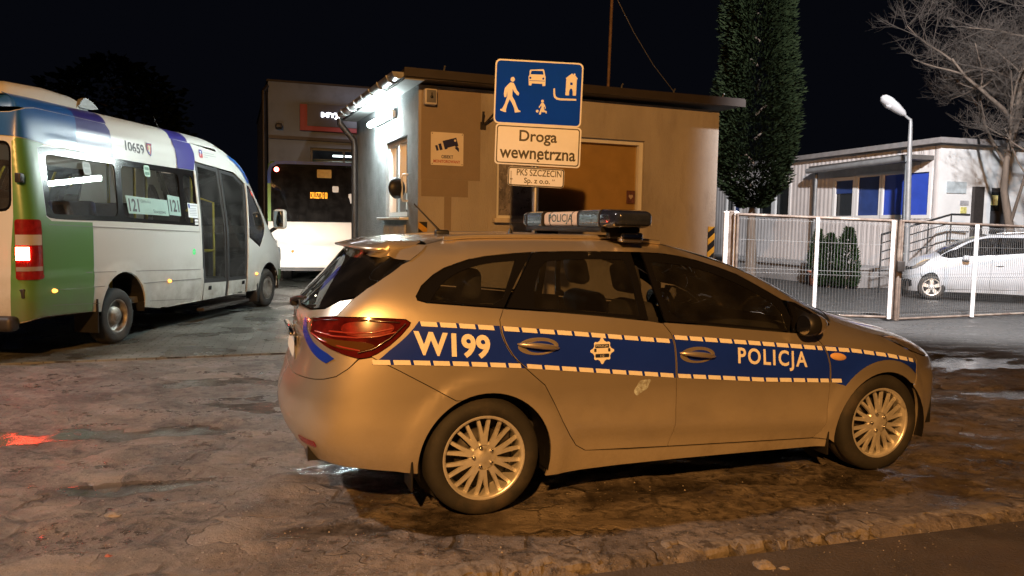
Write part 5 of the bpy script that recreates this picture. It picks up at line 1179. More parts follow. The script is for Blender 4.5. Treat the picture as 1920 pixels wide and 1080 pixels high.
for sd in (-1, 1):
    holes = [WBAND, DRVW, RWIN] + ([DOORB_] if sd < 0 else [])
    bs.panel('side_body', outer, BWHITE, bus, sd, .06, holes=holes, flange=.02)
    panes = [rounded(p, .09) for p in ([(-1.06, 2.235), (.19, 2.225), (.10, 1.575), (-1.10, 1.585)], [(.30, 2.215), (1.69, 2.205), (1.585, 1.52), (.205, 1.57)], [(1.80, 2.205), (2.09, 2.205), (2.02, 1.51), (1.69, 1.515)])]
    fr_ = bs.panel('side_window', inset(WBAND, .002), GLOSSBLACK, bus, sd, .08, holes=panes, flange=.02, off=-.004)
    for p in panes:
        o_ = bs.panel('pane', p, BUSGLASS, fr_, sd, .12, flange=0, off=-.006)
        for v in o_.data.vertices: v.co.y -= sd * .032 * (v.co.z - 1.52) / .72     # glass leans in a little inside its rubber
    fr_ = bs.panel('driver_window', inset(DRVW, .002), GLOSSBLACK, bus, sd, .08, holes=[inset(DRVW, .05)], flange=.02, off=-.004); bs.panel('pane', inset(DRVW, .049), BUSGLASS, fr_, sd, .12, flange=0, off=-.006)
    fr_ = bs.panel('rear_window', inset(RWIN, .002), GLOSSBLACK, bus, sd, .08, holes=[inset(RWIN, .03)], flange=.02, off=-.004); bs.panel('pane', inset(RWIN, .029), BUSGLASS, fr_, sd, .12, flange=0, off=-.006)
    fm = lambda nm, p, m: bs.panel(nm, p, m, bus, sd, .05, flange=0, off=.009)
    fm('green_livery', [(-1.60, .44), (-1.40, .48), (-1.28, .495), (-.49, .465), (-.45, 1.0), (-.44, 1.50), (-1.13, 1.51), (-1.205, 1.56), (-1.175, 2.285), (-1.06, 2.335), (-1.28, 2.36), (-1.50, 2.37), (-1.555, 2.33), (-1.55, 1.55), (-1.58, 1.2)], BGREEN)
    fm('blue_livery', [(-2.39, 2.42), (-1.56, 2.385), (-1.28, 2.366), (-1.05, 2.34), (-.53, 2.318), (-.47, 2.64), (-.46, 2.712), (-1.1, 2.712), (-1.6, 2.632), (-2.39, 2.612)], BBLUE)
    fm('violet_livery', [(-.53, 2.317), (.155, 2.300), (.16, 2.632), (.10, 2.706), (-.46, 2.712), (-.47, 2.64)], BVIO)
    fm('violet_livery', [(1.67, 2.292), (2.135, 2.296), (2.20, 2.44), (2.20, 2.55), (2.13, 2.688), (1.60, 2.70), (1.67, 2.50)], BVIO)
    fm('blue_livery', [(3.30, 2.612), (3.60, 2.58), (3.96, 2.515), (4.13, 2.33), (4.02, 2.19), (3.92, 2.22), (3.80, 2.37), (3.58, 2.50)], BBLUE)
    fm('green_livery', [(4.98, .50), (5.06, .46), (5.30, .44), (6.04, .44), (6.04, .62), (5.3, .62), (5.07, .66), (5.03, .58)], BGREEN)
    # tail lamp cluster
    lamp_ = bs.panel('tail_light', rrect(.24, .63, .03, 3, -1.42, 1.21), mat('bus_lamp_red', (.22, .012, .012), .18, coat=1, var=.3, vs=20), bus, sd, .06, flange=.03, off=.022)
    for nm, z0, z1, m in (('reversing_lens', 1.255, 1.365, mat('lens_clear', (.45, .42, .40), .2, coat=1)), ('brake_lamp', 1.10, 1.235, emit('brake_glow', (1, .07, .035), 170)), ('indicator_lens', .985, 1.03, mat('lens_grey', (.30, .25, .25), .2, coat=1))):
        wl = (-1.535, -1.43) if nm == 'brake_lamp' else (-1.535, -1.31)
        bs.panel(nm, [(wl[0], z0), (wl[1], z0), (wl[1], z1), (wl[0], z1)], m, lamp_, sd, .06, flange=.004, off=.027)
    for u, z in ((-1.154, .758), (1.176, .703), (4.067, .633)):
        mb = MB(); V = [bs.pt(u + a, z + b, .008, sd) for a, b in ellip(0, 0, .038, .024, 14)] + [bs.pt(u + a, z + b, .028, sd) for a, b in ellip(0, 0, .028, .016, 14)]
        mb.add(V, [(i, (i + 1) % 14, 14 + (i + 1) % 14, 14 + i) for i in range(14)] + [tuple(range(14, 28))], True); mb.build('marker_lamp', emit('marker_amber', (1, .36, .06), 4, (.5, .2, .03)), bus)
    for x, R_, dish in ((.05, .345, .075), (4.60, .345, -.02)):
        make_wheel(bus, x, sd * .86, sd, R_, .215, .205, dish, (RUBBER, mat('steel_rim', (.34, .32, .29), .45, .6, var=.35, vs=9, stain=(6, .5, .75, (.10, .07, .05)))))
    mb = MB(); mb.box((-.42, sd * .87, .40), (.014, .30, .40)); mb.build('mud_flap', BLACK, bus); mb = MB(); mb.box((4.12, sd * .88, .30), (.06, .22, .34), b=.02); mb.build('mud_flap', BLACK, bus)
    # mirrors on arms
    mb = MB(); c = Vector((4.86, sd * 1.10, 1.60)); mb.box(c, (.16, .24, .36), b=.06); mo = mb.build('wing_mirror', BWHITE, bus)
    mb = MB(); mb.box(c + Vector((-.082, 0, 0)), (.012, .18, .29), b=.005); mb.build('mirror_glass', mat('mirror_silver', (.3, .32, .33), .05, 1.0), mo); mb = MB(); mb.tube([c + Vector((.02, -sd * .06, -.14)), c + Vector((.04, -sd * .22, -.24))], .035, 8); mb.build('mirror_arm', BLACK, mo)
CREASE_SHADE = mat('crease_shade_line', (.16, .16, .155), .6)  # dark strips laid on the sides paint in the shade of the body creases
for zc0, k, x1 in ((.945, -.04, 2.06), (.765, -.028, 2.06), (1.47, -.03, 2.06), (.60, -.07, 4.15)):
    for sd in (-1, 1):
        mb = MB(); xs_ = [-1.18 + (x1 + 1.18) * i / 40 for i in range(41)]
        for a, b in zip(xs_, xs_[1:]):
            if min(hypot(a - c[0], zc0 + k * (a + 1.2) - c[1]) - c[2] for c in (RA, FA)) < .02 or min(hypot(b - c[0], zc0 + k * (b + 1.2) - c[1]) - c[2] for c in (RA, FA)) < .02: continue
            if zc0 < .7 and 2.0 < b < 3.85: continue
            za, zb_ = zc0 + k * (a + 1.2), zc0 + k * (b + 1.2)
            mb.add([bs.pt(a, za, .0115, sd), bs.pt(b, zb_, .0115, sd), bs.pt(b, zb_ + .007, .0115, sd), bs.pt(a, za + .007, .0115, sd)], [(0, 1, 2, 3)])
        mb.build('crease_shade_line', CREASE_SHADE, bus)
# cab nose, windscreen and roof come from the same body surface, behind the side skins
def bus_piece(name, keep, m, dz=.006):
    V = []; F = []; mp = {}
    for p in BEM.polygons:
        if keep(p.center):
            f = []
            for i in p.vertices:
                if i not in mp: mp[i] = len(V); v = BEM.vertices[i]; V.append(v.co - v.normal * dz)
                f.append(mp[i])
            F.append(tuple(f))
    return mesh_obj(name, V, F, m, bus)
aline = lambda z: lerp_tab(z, [(1.2, 5.05), (1.36, 4.86), (1.66, 4.64), (2.02, 4.38), (2.30, 4.14), (2.52, 3.95)])
isroof = lambda c: c.z > 2.69 or (c.z > 2.50 and c.x > 3.0)
side_y = lambda c: abs(c.y) > .30
for x0, x1, nm, m_ in ((-9, -.46, 'blue_livery', BBLUE), (-.46, .13, 'violet_livery', BVIO), (1.58, 2.14, 'violet_livery', BVIO), (3.42, 9, 'blue_livery', BBLUE)):
    bus_piece(nm, lambda c: isroof(c) and side_y(c) and x0 <= c.x < x1, m_)
bus_piece('roof', lambda c: isroof(c) and not (side_y(c) and (c.x < .13 or 1.58 <= c.x < 2.14 or c.x >= 3.42)), BWHITE)
bus_piece('bonnet', lambda c: c.x > aline(c.z) - .07 and 1.17 < c.z <= 1.47, BWHITE); bus_piece('windscreen', lambda c: c.x > aline(c.z) - .07 and 1.47 < c.z <= 2.38, BUSGLASS); bus_piece('front_destination_panel', lambda c: c.x > aline(c.z) - .07 and 2.38 < c.z <= 2.51, GLOSSBLACK)
# folding passenger door: two glazed leaves
for a in (0, 1):
    q = [[(2.225, 2.405), (2.935, 2.365), (3.02, 2.36)], ][0]
    leaf = [(2.225, 2.412), (2.93, 2.372), (2.955, .235), (2.155, .245), (2.19, .62), (2.115, 1.49)] if a == 0 else [(2.965, 2.37), (3.45, 2.335), (3.82, 2.175), (3.83, 2.0), (3.735, 1.27), (3.70, .6), (3.68, .20), (2.985, .235)]
    gl = [(2.29, 2.36), (2.875, 2.325), (2.905, .635), (2.245, .665), (2.195, 1.49)] if a == 0 else [(3.03, 2.315), (3.43, 2.285), (3.755, 2.14), (3.755, 2.0), (3.665, 1.27), (3.645, .625), (3.055, .64)]
    lo = [(2.19, .60), (2.92, .575), (2.925, .25), (2.175, .26)] if a == 0 else [(3.03, .575), (3.665, .565), (3.655, .22), (3.02, .25)]
    d_ = bs.panel('door', leaf, mat('door_rubber', (.035, .036, .038), .5), bus, -1, .09, holes=[gl], flange=.02, off=-.012)
    bs.panel('pane', gl, BUSGLASS, d_, -1, .12, flange=0, off=-.016); bs.panel('kick_panel', lo, BWHITE, d_, -1, .09, flange=.01, off=-.004)
    hx = 2.37 if a == 0 else 3.56
    bs.panel('handle', rrect(.10, .06, .012, 3, hx, .515), GLOSSBLACK, d_, -1, .05, flange=.003, off=.001)
mb = MB(); mb.box((2.92, -.95, .20), (1.58, .12, .05), b=.01); mb.build('door_step', DARKMETAL, bus)
bs.panel('white_door_edge', [(2.155, 2.29), (2.195, 2.29), (2.125, 1.46), (2.15, .62), (2.11, .3), (2.09, .3), (2.12, .62), (2.075, 1.46)], BWHITE, bus, -1, .06, flange=.004, off=.004)
# number, shield, route boards, stickers
TXT = mat('bus_dark_lettering', (.03, .03, .035), .5); BOARD = mat('route_board', (.30, .46, .42), .6, var=.08, vs=6); STK = mat('sticker_white', (.68, .72, .74), .5)
def btext(body, ht, wd, bold, u, z, sl, off, m=TXT, par=None):
    mb = MB(); put_text(mb, text(body, ht, bold, wd), lambda a, b: bs.pt(u + a, z + b + sl * a, off, -1)); return mb.build('lettering', m, par or bus)
btext('10659', .135, .43, .03, .665, 2.475, -.04, .004)
shield = [(.925, 2.570), (1.055, 2.568), (1.05, 2.47), (1.03, 2.42), (.995, 2.392), (.955, 2.425), (.93, 2.475)]
s1 = bs.panel('town_crest', smooth_poly(shield, 1, 60), mat('crest_blue', (.02, .03, .16), .4), bus, -1, .03, flange=0, off=.010)
bs.panel('crest_field', smooth_poly(inset(shield, .012), 1, 60), mat('crest_red', (.34, .03, .035), .4), s1, -1, .03, flange=0, off=.0115)
bs.panel('crest_head', [(.96, 2.53), (.985, 2.545), (1.01, 2.53), (1.03, 2.535), (1.01, 2.505), (1.005, 2.47), (.985, 2.45), (.965, 2.455), (.975, 2.49)], mat('crest_gold', (.45, .36, .20), .4), s1, -1, .03, flange=0, off=.013)
bs.panel('crest_blue_quarter', [(.945, 2.47), (.975, 2.475), (.985, 2.44), (1.0, 2.41), (.965, 2.43)], mat('crest_quarter', (.03, .06, .30), .4), s1, -1, .03, flange=0, off=.0125)
e1 = bs.panel('operator_emblem', rrect(.11, .125, .02, 3, 2.42, 2.565), mat('emblem_red', (.40, .05, .06), .4), bus, -1, .04, flange=0, off=.004)
bs.panel('emblem_top', [(2.37, 2.57), (2.47, 2.565), (2.47, 2.61), (2.45, 2.625), (2.385, 2.625), (2.37, 2.61)], mat('emblem_blue', (.03, .08, .30), .4), e1, -1, .04, flange=0, off=.005)
bs.panel('emblem_mark', [(2.39, 2.60), (2.435, 2.605), (2.43, 2.58), (2.41, 2.53), (2.40, 2.53), (2.415, 2.585), (2.39, 2.585)], STK, e1, -1, .04, flange=0, off=.006)
mb = MB()
for i, L_ in enumerate((.34, .40, .12)): mb.add([bs.pt(2.51 + a, 2.585 - i * .033 + b, .004, -1) for a, b in ((0, 0), (L_ * .5, 0), (L_, 0), (L_, .010), (L_ * .5, .010), (0, .010))], [(0, 1, 4, 5), (1, 2, 3, 4)])
mb.build('lettering_lines', mat('pale_print', (.35, .36, .38), .5), bus)
rb1 = bs.panel('route_board', [(.295, 1.845), (.315, 1.62), (1.262, 1.598), (1.262, 1.815)], BOARD, bus, -1, .08, flange=0, off=.002); rb2 = bs.panel('route_board', [(1.285, 1.893), (1.595, 1.873), (1.577, 1.603), (1.272, 1.615)], BOARD, bus, -1, .08, flange=0, off=.003)
btext('121', .165, .225, .03, .452, 1.727, -.02, .005, TXT, rb1); btext('121', .17, .225, .03, 1.435, 1.745, -.02, .006, TXT, rb2)
btext('G\u0142\u0119bokie', .052, .23, .0, .73, 1.775, -.02, .005, mat('route_print', (.12, .17, .16), .5), rb1); btext('S\u0142awoszewo', .05, .30, .0, 1.03, 1.655, -.02, .005, TXT, rb1)
no = bs.panel('notice_sticker', [(1.80, 1.80), (2.085, 1.79), (2.06, 1.575), (1.785, 1.59)], STK, bus, -1, .08, flange=0, off=.003)
bs.panel('notice_mark', rrect(.05, .06, .012, 3, 1.835, 1.755), mat('notice_blue', (.03, .05, .30), .5), no, -1, .05, flange=0, off=.0045)
mb = MB()
for i in range(5): mb.add([bs.pt(1.83 + a, 1.715 - i * .024 + b, .0045, -1) for a, b in ((0, 0), (.2, 0), (.2, .007), (0, .007))], [(0, 1, 2, 3)])
mb.add([bs.pt(1.87 + a, 1.755 + b, .0045, -1) for a, b in ((0, 0), (.19, 0), (.19, .011), (0, .011))], [(0, 1, 2, 3)]); mb.build('lettering_lines', mat('notice_grey', (.25, .27, .33), .5), no)
for z in (1.545, 1.50): bs.panel('small_sticker', rrect(.10, .034, .01, 3, 2.0, z), STK, bus, -1, .05, flange=0, off=.003)
for u, z, c in ((-.38, 2.13, (.42, .52, .55)), (.88, 2.19, (.30, .50, .38))):
    s2 = bs.panel('window_pictogram', rrect(.14, .15, .03, 4, u, z), mat('pictogram_%d' % (u * 100), c, .5), bus, -1, .06, flange=0, off=.001)
    for dz in (-.032, .032): bs.panel('pictogram_bar', rrect(.10, .038, .01, 3, u, z + dz), mat('pictogram_green', (.05, .18, .11), .5) if u > 0 else mat('pictogram_grey', (.32, .42, .45), .5), s2, -1, .06, flange=0, off=.0025)
mb = MB(); V = [bs.pt(1.88 + a, 1.086 + b, .010, -1) for a, b in ellip(0, 0, .045, .045, 18)]; mb.add(V, [tuple(range(18))]); btn = mb.build('door_button', emit('button_green', (.05, .9, .25), .7, (.05, .3, .1)), bus)
mb = MB(); put_text(mb, text('<>', .03, .01), lambda a, b: bs.pt(1.88 + a, 1.086 + b, .0115, -1)); mb.build('button_symbol', STK, btn)
# rear doors: centre joint, hinges, rub strip, roof pod with beacon
mb = MB(); mb.box((-1.535, 0, 1.4), (.02, .014, 1.7)); mb.build('door_joint', BLACK, bus)
for z in (.75, 1.95):
    for sd in (-1, 1): mb = MB(); mb.box((-1.47, sd * .90, z), (.07, .06, .10), b=.01); mb.build('rear_hinge', DARKMETAL, bus)
mb = MB(); mb.box((-1.56, 0, .44), (.16, 1.75, .16), b=.05); mb.build('rear_bumper', DARKMETAL, bus)
mb = MB(); rows = []
for i, (x, hh, wd) in enumerate(((-1.36, .02, .52), (-1.33, .12, .58), (-1.15, .19, .62), (-.6, .215, .64), (-.1, .20, .62), (.12, .155, .58), (.30, .07, .52), (.36, .0, .48))):
    rows.append([(x, -wd, 2.84), (x, -wd * .97, 2.80 + hh * .75), (x, -wd * .82, 2.80 + hh), (x, 0, 2.81 + hh), (x, wd * .82, 2.80 + hh), (x, wd * .97, 2.80 + hh * .75), (x, wd, 2.84)])
mb.add([p for r in rows for p in r], [(i * 7 + j, i * 7 + j + 1, (i + 1) * 7 + j + 1, (i + 1) * 7 + j) for i in range(7) for j in range(6)], True); mb.build('roof_pod', BWHITE, bus)
mb = MB(); mb.prism(smooth_poly([(-.12, 2.88), (.0, 3.02), (.16, 2.98), (.27, 2.91), (.16, 2.88)], 1, 80), (0, -.625, 0), (1, 0, 0), (0, 0, 1), (0, -1, 0), -.05, .004); mb.build('pod_grille', mat('pod_grey', (.16, .17, .17), .5), bus)
mb = MB(); mb.lathe([(.07, 0), (.075, .04), (.06, .08), (.03, .10), (0, .105)], (-1.40, -.45, 2.74), 'Z', 18); mb.build('beacon', mat('beacon_orange', (.55, .16, .02), .15, coat=1), bus)
mb = MB(); mb.tube([(2.45, -.2, 2.86), (2.25, -.2, 3.10)], [.009, .004], 6); mb.build('aerial', BLACK, bus)
# inside: floor, ceiling, partition, seats and yellow poles
GREYI = mat('bus_interior_grey', (.16, .17, .17), .8); YELP = mat('yellow_pole', (.62, .45, .02), .4)
mb = MB(); mb.box((1.5, 0, .50), (5.8, 1.80, .08)); mb.build('floor', GREYI, bus); mb = MB(); mb.box((1.2, 0, 2.50), (4.9, 1.55, .05)); mb.build('ceiling', GREYI, bus)
mb = MB(); mb.box((5.0, 0, .85), (.5, 1.5, .8)); mb.box((4.55, 0, 1.15), (.5, 1.7, .35), b=.08); mb.build('dashboard', FABRIC, bus)
for x in (-.95, -.2, .55, 1.3):
    for y in (-.55, .55):
        if x > 1 and y < 0: continue
        mb = MB(); mb.box((x + .12, y, .98), (.44, .82, .12), b=.04); mb.box((x - .10, y, 1.38), (.12, .82, .75), R=Matrix.Rotation(radians(-10), 3, 'Y'), b=.05); mb.build('seat', mat('bus_seat_fabric', (.02, .03, .07), .9, var=.3, vs=30), bus)
mb = MB(); mb.box((3.75, .45, 1.3), (.14, .5, .9), b=.05); mb.box((3.95, .45, .95), (.45, .5, .14), b=.05); mb.build('seat', FABRIC, bus)
for pts in ([(.45, -.62, .55), (.45, -.62, 2.45)], [(1.42, -.55, .55), (1.42, -.55, 2.45)], [(2.2, .1, .55), (2.2, .1, 2.45)], [(3.45, -.52, .62), (3.45, -.52, 1.85), (3.40, -.3, 1.92), (3.35, -.1, 1.7)], [(2.5, -.6, 1.05), (3.45, -.52, 1.05), (3.5, .2, 1.05)], [(-.75, -.6, .55), (-.75, -.6, 2.4)], [(2.35, -.72, .62), (2.35, -.72, 2.3)]): mb = MB(); mb.tube(pts, .019, 8); mb.build('grab_pole', YELP, bus)
mb = MB(); mb.box((2.7, -.25, 2.46), (.35, .12, .03), b=.01); mb.build('interior_lamp', emit('interior_lamp_glow', (1, .80, .55), 5), bus)
p_ = BUS_O + Matrix.Rotation(BUS_YAW, 3, 'Z') @ Vector((2.7, -.2, 2.38)); lamp('interior_lamp_light', 'POINT', p_, 14, (1, .86, .68), .08)
# headlamps: their light falls on the city bus ahead
for sd in (-1, 1):
    mb = MB(); c = Vector((5.47, sd * .74, .92)); mb.box(c, (.16, .22, .30), b=.06); hl = mb.build('headlight', mat('bus_headlamp', (.6, .62, .65), .1, .3, coat=1), bus)
    mb = MB(); mb.lathe([(0, .02), (.06, .015), (.075, 0)], c + Vector((.085, 0, 0)), 'X', 20); mb.build('lamp_glass', emit('headlamp_glow', (1, .93, .82), 60), hl)
    p = bus.matrix_basis @ (c + Vector((.22, 0, -.05))); p = BUS_O + Matrix.Rotation(BUS_YAW, 3, 'Z') @ (c + Vector((.2, 0, 0)))
    q = BUS_O + Matrix.Rotation(BUS_YAW, 3, 'Z') @ Vector((11, sd * 1.0, .1))
    lamp('minibus_headlamp', 'SPOT', p, 520, (1, .92, .82), .06, q, 78, .8)
mb = MB()
for sd in (-1, 1): mb.add([(a + .0, b, c) for a, b, c in [(RA[0] + RA[2] * cos(radians(t)), sd * yy, RA[1] + RA[2] * sin(radians(t))) for t in range(-10, 200, 15) for yy in (.99, .55)]], [(2 * i, 2 * i + 1, 2 * i + 3, 2 * i + 2) for i in range(13)]); mb.add([(FA[0] + FA[2] * cos(radians(t)), sd * yy, FA[1] + FA[2] * sin(radians(t))) for t in range(-10, 200, 15) for yy in (.99, .55)], [(2 * i, 2 * i + 1, 2 * i + 3, 2 * i + 2) for i in range(13)])
mb.box((2.2, 0, .42), (5.6, 1.1, .10)); mb.build('chassis', BLACK, bus)

# ------------------------------------------------------------------ city bus seen from behind
CY = 18.5; cb0 = at(503, 480, CY); CBYAW = radians(13)
cbx = Vector((cos(CBYAW), sin(CBYAW), 0)); cby = Vector((-sin(CBYAW), cos(CBYAW), 0))
cb = empty('city_bus', (cb0.x, CY, 0), CBYAW); tag(cb, 'large city bus seen from behind, white below black glass, lit by headlights', 'bus')
zt = at(590, 303.5, CY + .3).z; zg = at(590, 415.5, CY + .3).z; zb = at(590, 501, CY + .3).z; BWD = 2.55
CWH = mat('city_bus_white', (.66, .66, .64), .30, var=.05, vs=3, coat=.5); CBL = mat('city_bus_blue', (.05, .11, .42), .35, coat=.4); CGR = mat('city_bus_green', (.10, .24, .05), .4); CBK = glass('city_bus_glass', (.12, .12, .12), .9, .05, .05)
mb = MB()
for x in (0.0, BWD - .10): mb.box((x + .05, 5.6, (zb + zt) / 2), (.10, 11, zt - zb - .12), b=.03)
mb.box((BWD / 2, 5.6, zt - .06), (BWD - .1, 11, .10), b=.03); mb.box((BWD / 2, 5.6, zb + .05), (BWD - .12, 11, .1)); mb.box((BWD / 2, 11, (zb + zt) / 2), (BWD - .22, .1, zt - zb - .3)); mb.build('body', CGR, cb)
ou = rrect(BWD, zt - zg + .02, .20, 6, BWD / 2, (zt + zg) / 2)
ou = [(x, z) if z > zg + .25 else ((0.0 if x < BWD / 2 else BWD), max(z, zg)) for x, z in ou]
mb = MB()
rim_o = [(.0, zg), (.0, zt - .25), (.05, zt - .10), (.18, zt - .02), (.35, zt), (BWD - .35, zt), (BWD - .18, zt - .02), (BWD - .05, zt - .10), (BWD, zt - .25), (BWD, zg)]
rim_i = [(.075, zg), (.075, zt - .30), (.11, zt - .16), (.22, zt - .09), (.38, zt - .075), (BWD - .38, zt - .075), (BWD - .22, zt - .09), (BWD - .11, zt - .16), (BWD - .075, zt - .30), (BWD - .075, zg)]
n = len(rim_o); mb.add([(x, 0, z) for x, z in rim_o] + [(x, -.015, z) for x, z in rim_i] + [(x, .12, z) for x, z in rim_o], [(i, i + 1, n + i + 1, n + i) for i in range(n - 1)] + [(i, 2 * n + i, 2 * n + i + 1, i + 1) for i in range(n - 1)]); mb.build('blue_roof_edge', CBL, cb)
mb = MB()
for x in (0.0, BWD): mb.box((x + (.036 if x < 1 else -.036), -.017, (zg + zt - .55) / 2), (.075, .008, zt - .55 - zg))
mb.build('green_corner', CGR, cb)
mb = MB(); mb.add([(x, -.012, z) for x, z in rim_i], [tuple(range(n))]); bwn = mb.build('rear_window', CBK, cb)
mb = MB(); mb.box((BWD / 2, .35, (zg + zt) / 2), (BWD - .2, .02, zt - zg - .1)); mb.build('cabin_backdrop', mat('dim_cabin', (.05, .045, .045), .8, var=.5, vs=1.5), cb)
mb = MB(); mb.box((1.35, .1, zg + .42), (1.25, .02, .82)); mb.build('engine_cover_panel', mat('dim_panel', (.10, .09, .09), .6, var=.3, vs=3), cb)
zm = (zb + zg) / 2
mb = MB(); rows = []
for z, y in ((zg - .012, -.02), (zg - .10, -.045), (zm + .14, -.06), (zm + .02, -.075), (zm - .02, -.11), (zm - .05, -.115), (zb + .08, -.12), (zb, -.09)): rows.append([(x, y + .05 * (abs(x - BWD / 2) / (BWD / 2)) ** 6, z) for x in [BWD * i / 24 for i in range(25)]])
mb.add([p for r in rows for p in r], [(i * 25 + j, i * 25 + j + 1, (i + 1) * 25 + j + 1, (i + 1) * 25 + j) for i in range(7) for j in range(24)], True); mb.build('rear_panel', CWH, cb)
def cbl(px, py): p = hit(px, py, cb.location, cby); q = p - Vector(cb.location); return q.dot(cbx), q.z
for px, py, r, m, nm in ((518.5, 317.5, .055, emit('red_glow', (1, .10, .07), 40), 'upper_tail_lamp'), (682, 326, .055, emit('red_glow_right', (1, .10, .07), 40), 'upper_tail_lamp')):
    x, z = cbl(px, py); mb = MB(); mb.lathe([(0, -.035), (r * .8, -.03), (r, -.012)], (x, 0, z), 'Y', 18); mb.build(nm, m, cb)
for sx in (.12, BWD - .12):
    for z, c in ((zm + .05, (.35, .02, .02)), (zm - .12, (.5, .2, .03))): mb = MB(); mb.lathe([(0, -.15), (.06, -.145), (.07, -.10)], (sx, 0, z), 'Y', 18); mb.build('tail_light', mat('city_tail_%d' % (c[1] * 100), c, .2, coat=1), cb)
x, z = cbl(549, 471); mb = MB(); mb.lathe([(0, -.14), (.035, -.135), (.04, -.10)], (x, 0, z), 'Y', 14); mb.build('amber_reflector', mat('amber_reflector', (.5, .22, .03), .3), cb)
x, z = cbl(608, 326); mb = MB(); mb.prism(rrect(.34, .20, .02, 3, x, z), (0, 0, 0), (1, 0, 0), (0, 0, 1), (0, -1, 0), .012, .02); mb.build('yellow_notice', mat('yellow_notice', (.50, .36, .12), .6, var=.2, vs=12), cb)
x, z = cbl(598, 366.5); mb = MB(); put_text(mb, text('DRUSZTAS 00', .15, .0, .40), lambda a, b: (x + a, -.018, z + b)); mb.build('display_lettering', emit('amber_display', (1, .36, .02), 3.2), cb)
x, z = cbl(629, 355); mb = MB(); mb.prism(rrect(.15, .15, .03, 4, x, z), (0, 0, 0), (1, 0, 0), (0, 0, 1), (0, -1, 0), .012, .018); mb.build('white_sticker', STK, cb)
x, z = cbl(658, 372)
mb = MB(); mb.prism([(x - .06, z + .10), (x + .04, z + .12), (x + .05, z - .02), (x + .0, z - .14), (x - .03, z - .03), (x - .06, z + .02)], (0, 0, 0), (1, 0, 0), (0, 0, 1), (0, -1, 0), .012, .018); mb.build('torn_sticker', STK, cb)
for sd in (.30, BWD - .30):
    mb = MB(); mb.lathe([(0, -.12), (.30, -.12), (.48, -.12), (.485, 0), (.48, .12), (0, .12)], (0, 0, .485), 'X', 28); mb.v = [(a + sd, b + 2.6, c) for a, b, c in [(p[0], p[1], p[2]) for p in mb.v]]; mb.build('wheel', RUBBER, cb)
mb = MB(); mb.box((BWD / 2, .25, zb - .03), (BWD - .3, .4, .12)); mb.build('tow_beam', BLACK, cb)
x, z = cbl(598, 492); mb = MB(); mb.prism(rrect(.52, .115, .01, 2, x, z), (0, 0, 0), (1, 0, 0), (0, 0, 1), (0, -1, 0), .122, .13); mb.build('licence_plate', STK, cb)

# ------------------------------------------------------------------ car wash hall
WY = 26.0; w0 = at(504, 300, WY); WYAW = radians(20)
cw = empty('car_wash_hall', (w0.x, WY, 0), WYAW); tag(cw, 'tall grey car wash hall with a lit MYJNIA sign behind the city bus', 'car wash')
wx_ = Vector((cos(WYAW), sin(WYAW), 0)); wy_ = Vector((-sin(WYAW), cos(WYAW), 0)); wz = at(504, 152, WY).z
def cwl(px, py): p = hit(px, py, cw.location, wy_); q = p - Vector(cw.location); return q.dot(wx_), q.z
GREYW = mat('grey_hall_panel', (.17, .20, .25), .75, var=.14, vs=.6, bump=.2, bs=12, stain=(.9, .52, .75, (.10, .12, .15)))
xa, za = cwl(582, 303); xb, zb_ = cwl(676, 281); xl, zl = cwl(600, 262)
mb = MB(); wall_with_hole(mb, (0, 0, 0), (1, 0, 0), (0, 1, 0), 14, wz, .3, [(xa, xb + 3, min(za, zb_) - 1.2, zb_)]); mb.build('front_wall', GREYW, cw)
mb = MB(); mb.box((.15, 6.3, wz / 2), (.3, 12, wz)); mb.build('side_wall', GREYW, cw); mb = MB(); mb.box((7, 6, wz + .03), (14.1, 12.1, .06)); mb.build('roof', ROOFD, cw); mb = MB(); mb.box((7, 8, wz / 2), (13.5, .1, wz - .1)); mb.build('back_wall', GREYW, cw)
mb = MB(); mb.box((7, -.06, zl), (14, .12, .10)); mb.build('ledge', DARKMETAL, cw)
xs0, zs0 = cwl(562, 245); xs1, zs1 = cwl(575, 197); xs2, zs2 = cwl(575, 237)
sg = empty('lit_sign', (0, 0, 0)); sg.parent = cw
mb = MB(); mb.box(((xs0 + xs0 + 4.6) / 2, -.10, (zs0 + zs1) / 2), (4.6, .2, zs1 - zs0)); mb.build('red_panel', mat('sign_red_panel', (.24, .02, .025), .5, var=.1, vs=2), sg)
mb = MB(); mb.box(((xs1 + xs0 + 4.5) / 2, -.13, (zs2 + zs1 + .02) / 2), (xs0 + 4.5 - xs1, .2, zs1 - zs2 + .02)); mb.build('dark_panel', mat('sign_dark_panel', (.035, .04, .055), .4), sg)
xm, zm_ = cwl(601, 218); hh = cwl(605, 212)[1] - cwl(605, 224)[1]
mb = MB(); T = text('MYJNIA', hh * .95, .03, None); mnx = min(p[0] for p in T[0])
mx_ = max(p[0] for p in T[0]); wd5 = cwl(655, 219)[0] - xm
T = text('MYJNIA', hh * .95, .035, wd5 * 1.22); mnx = min(p[0] for p in T[0])
put_text(mb, T, lambda a, b: (xm + a - mnx, -.26, zm_ + b)); mb.build('lettering', emit('sign_letter_glow', (.92, .93, 1.0), 9), sg)
l_ = lamp('sign_glow_light', 'POINT', Vector(cw.location) + wx_ * (xm + 1.2) - wy_ * .8 + Zv * zm_, 22, (.85, .88, 1), .4)
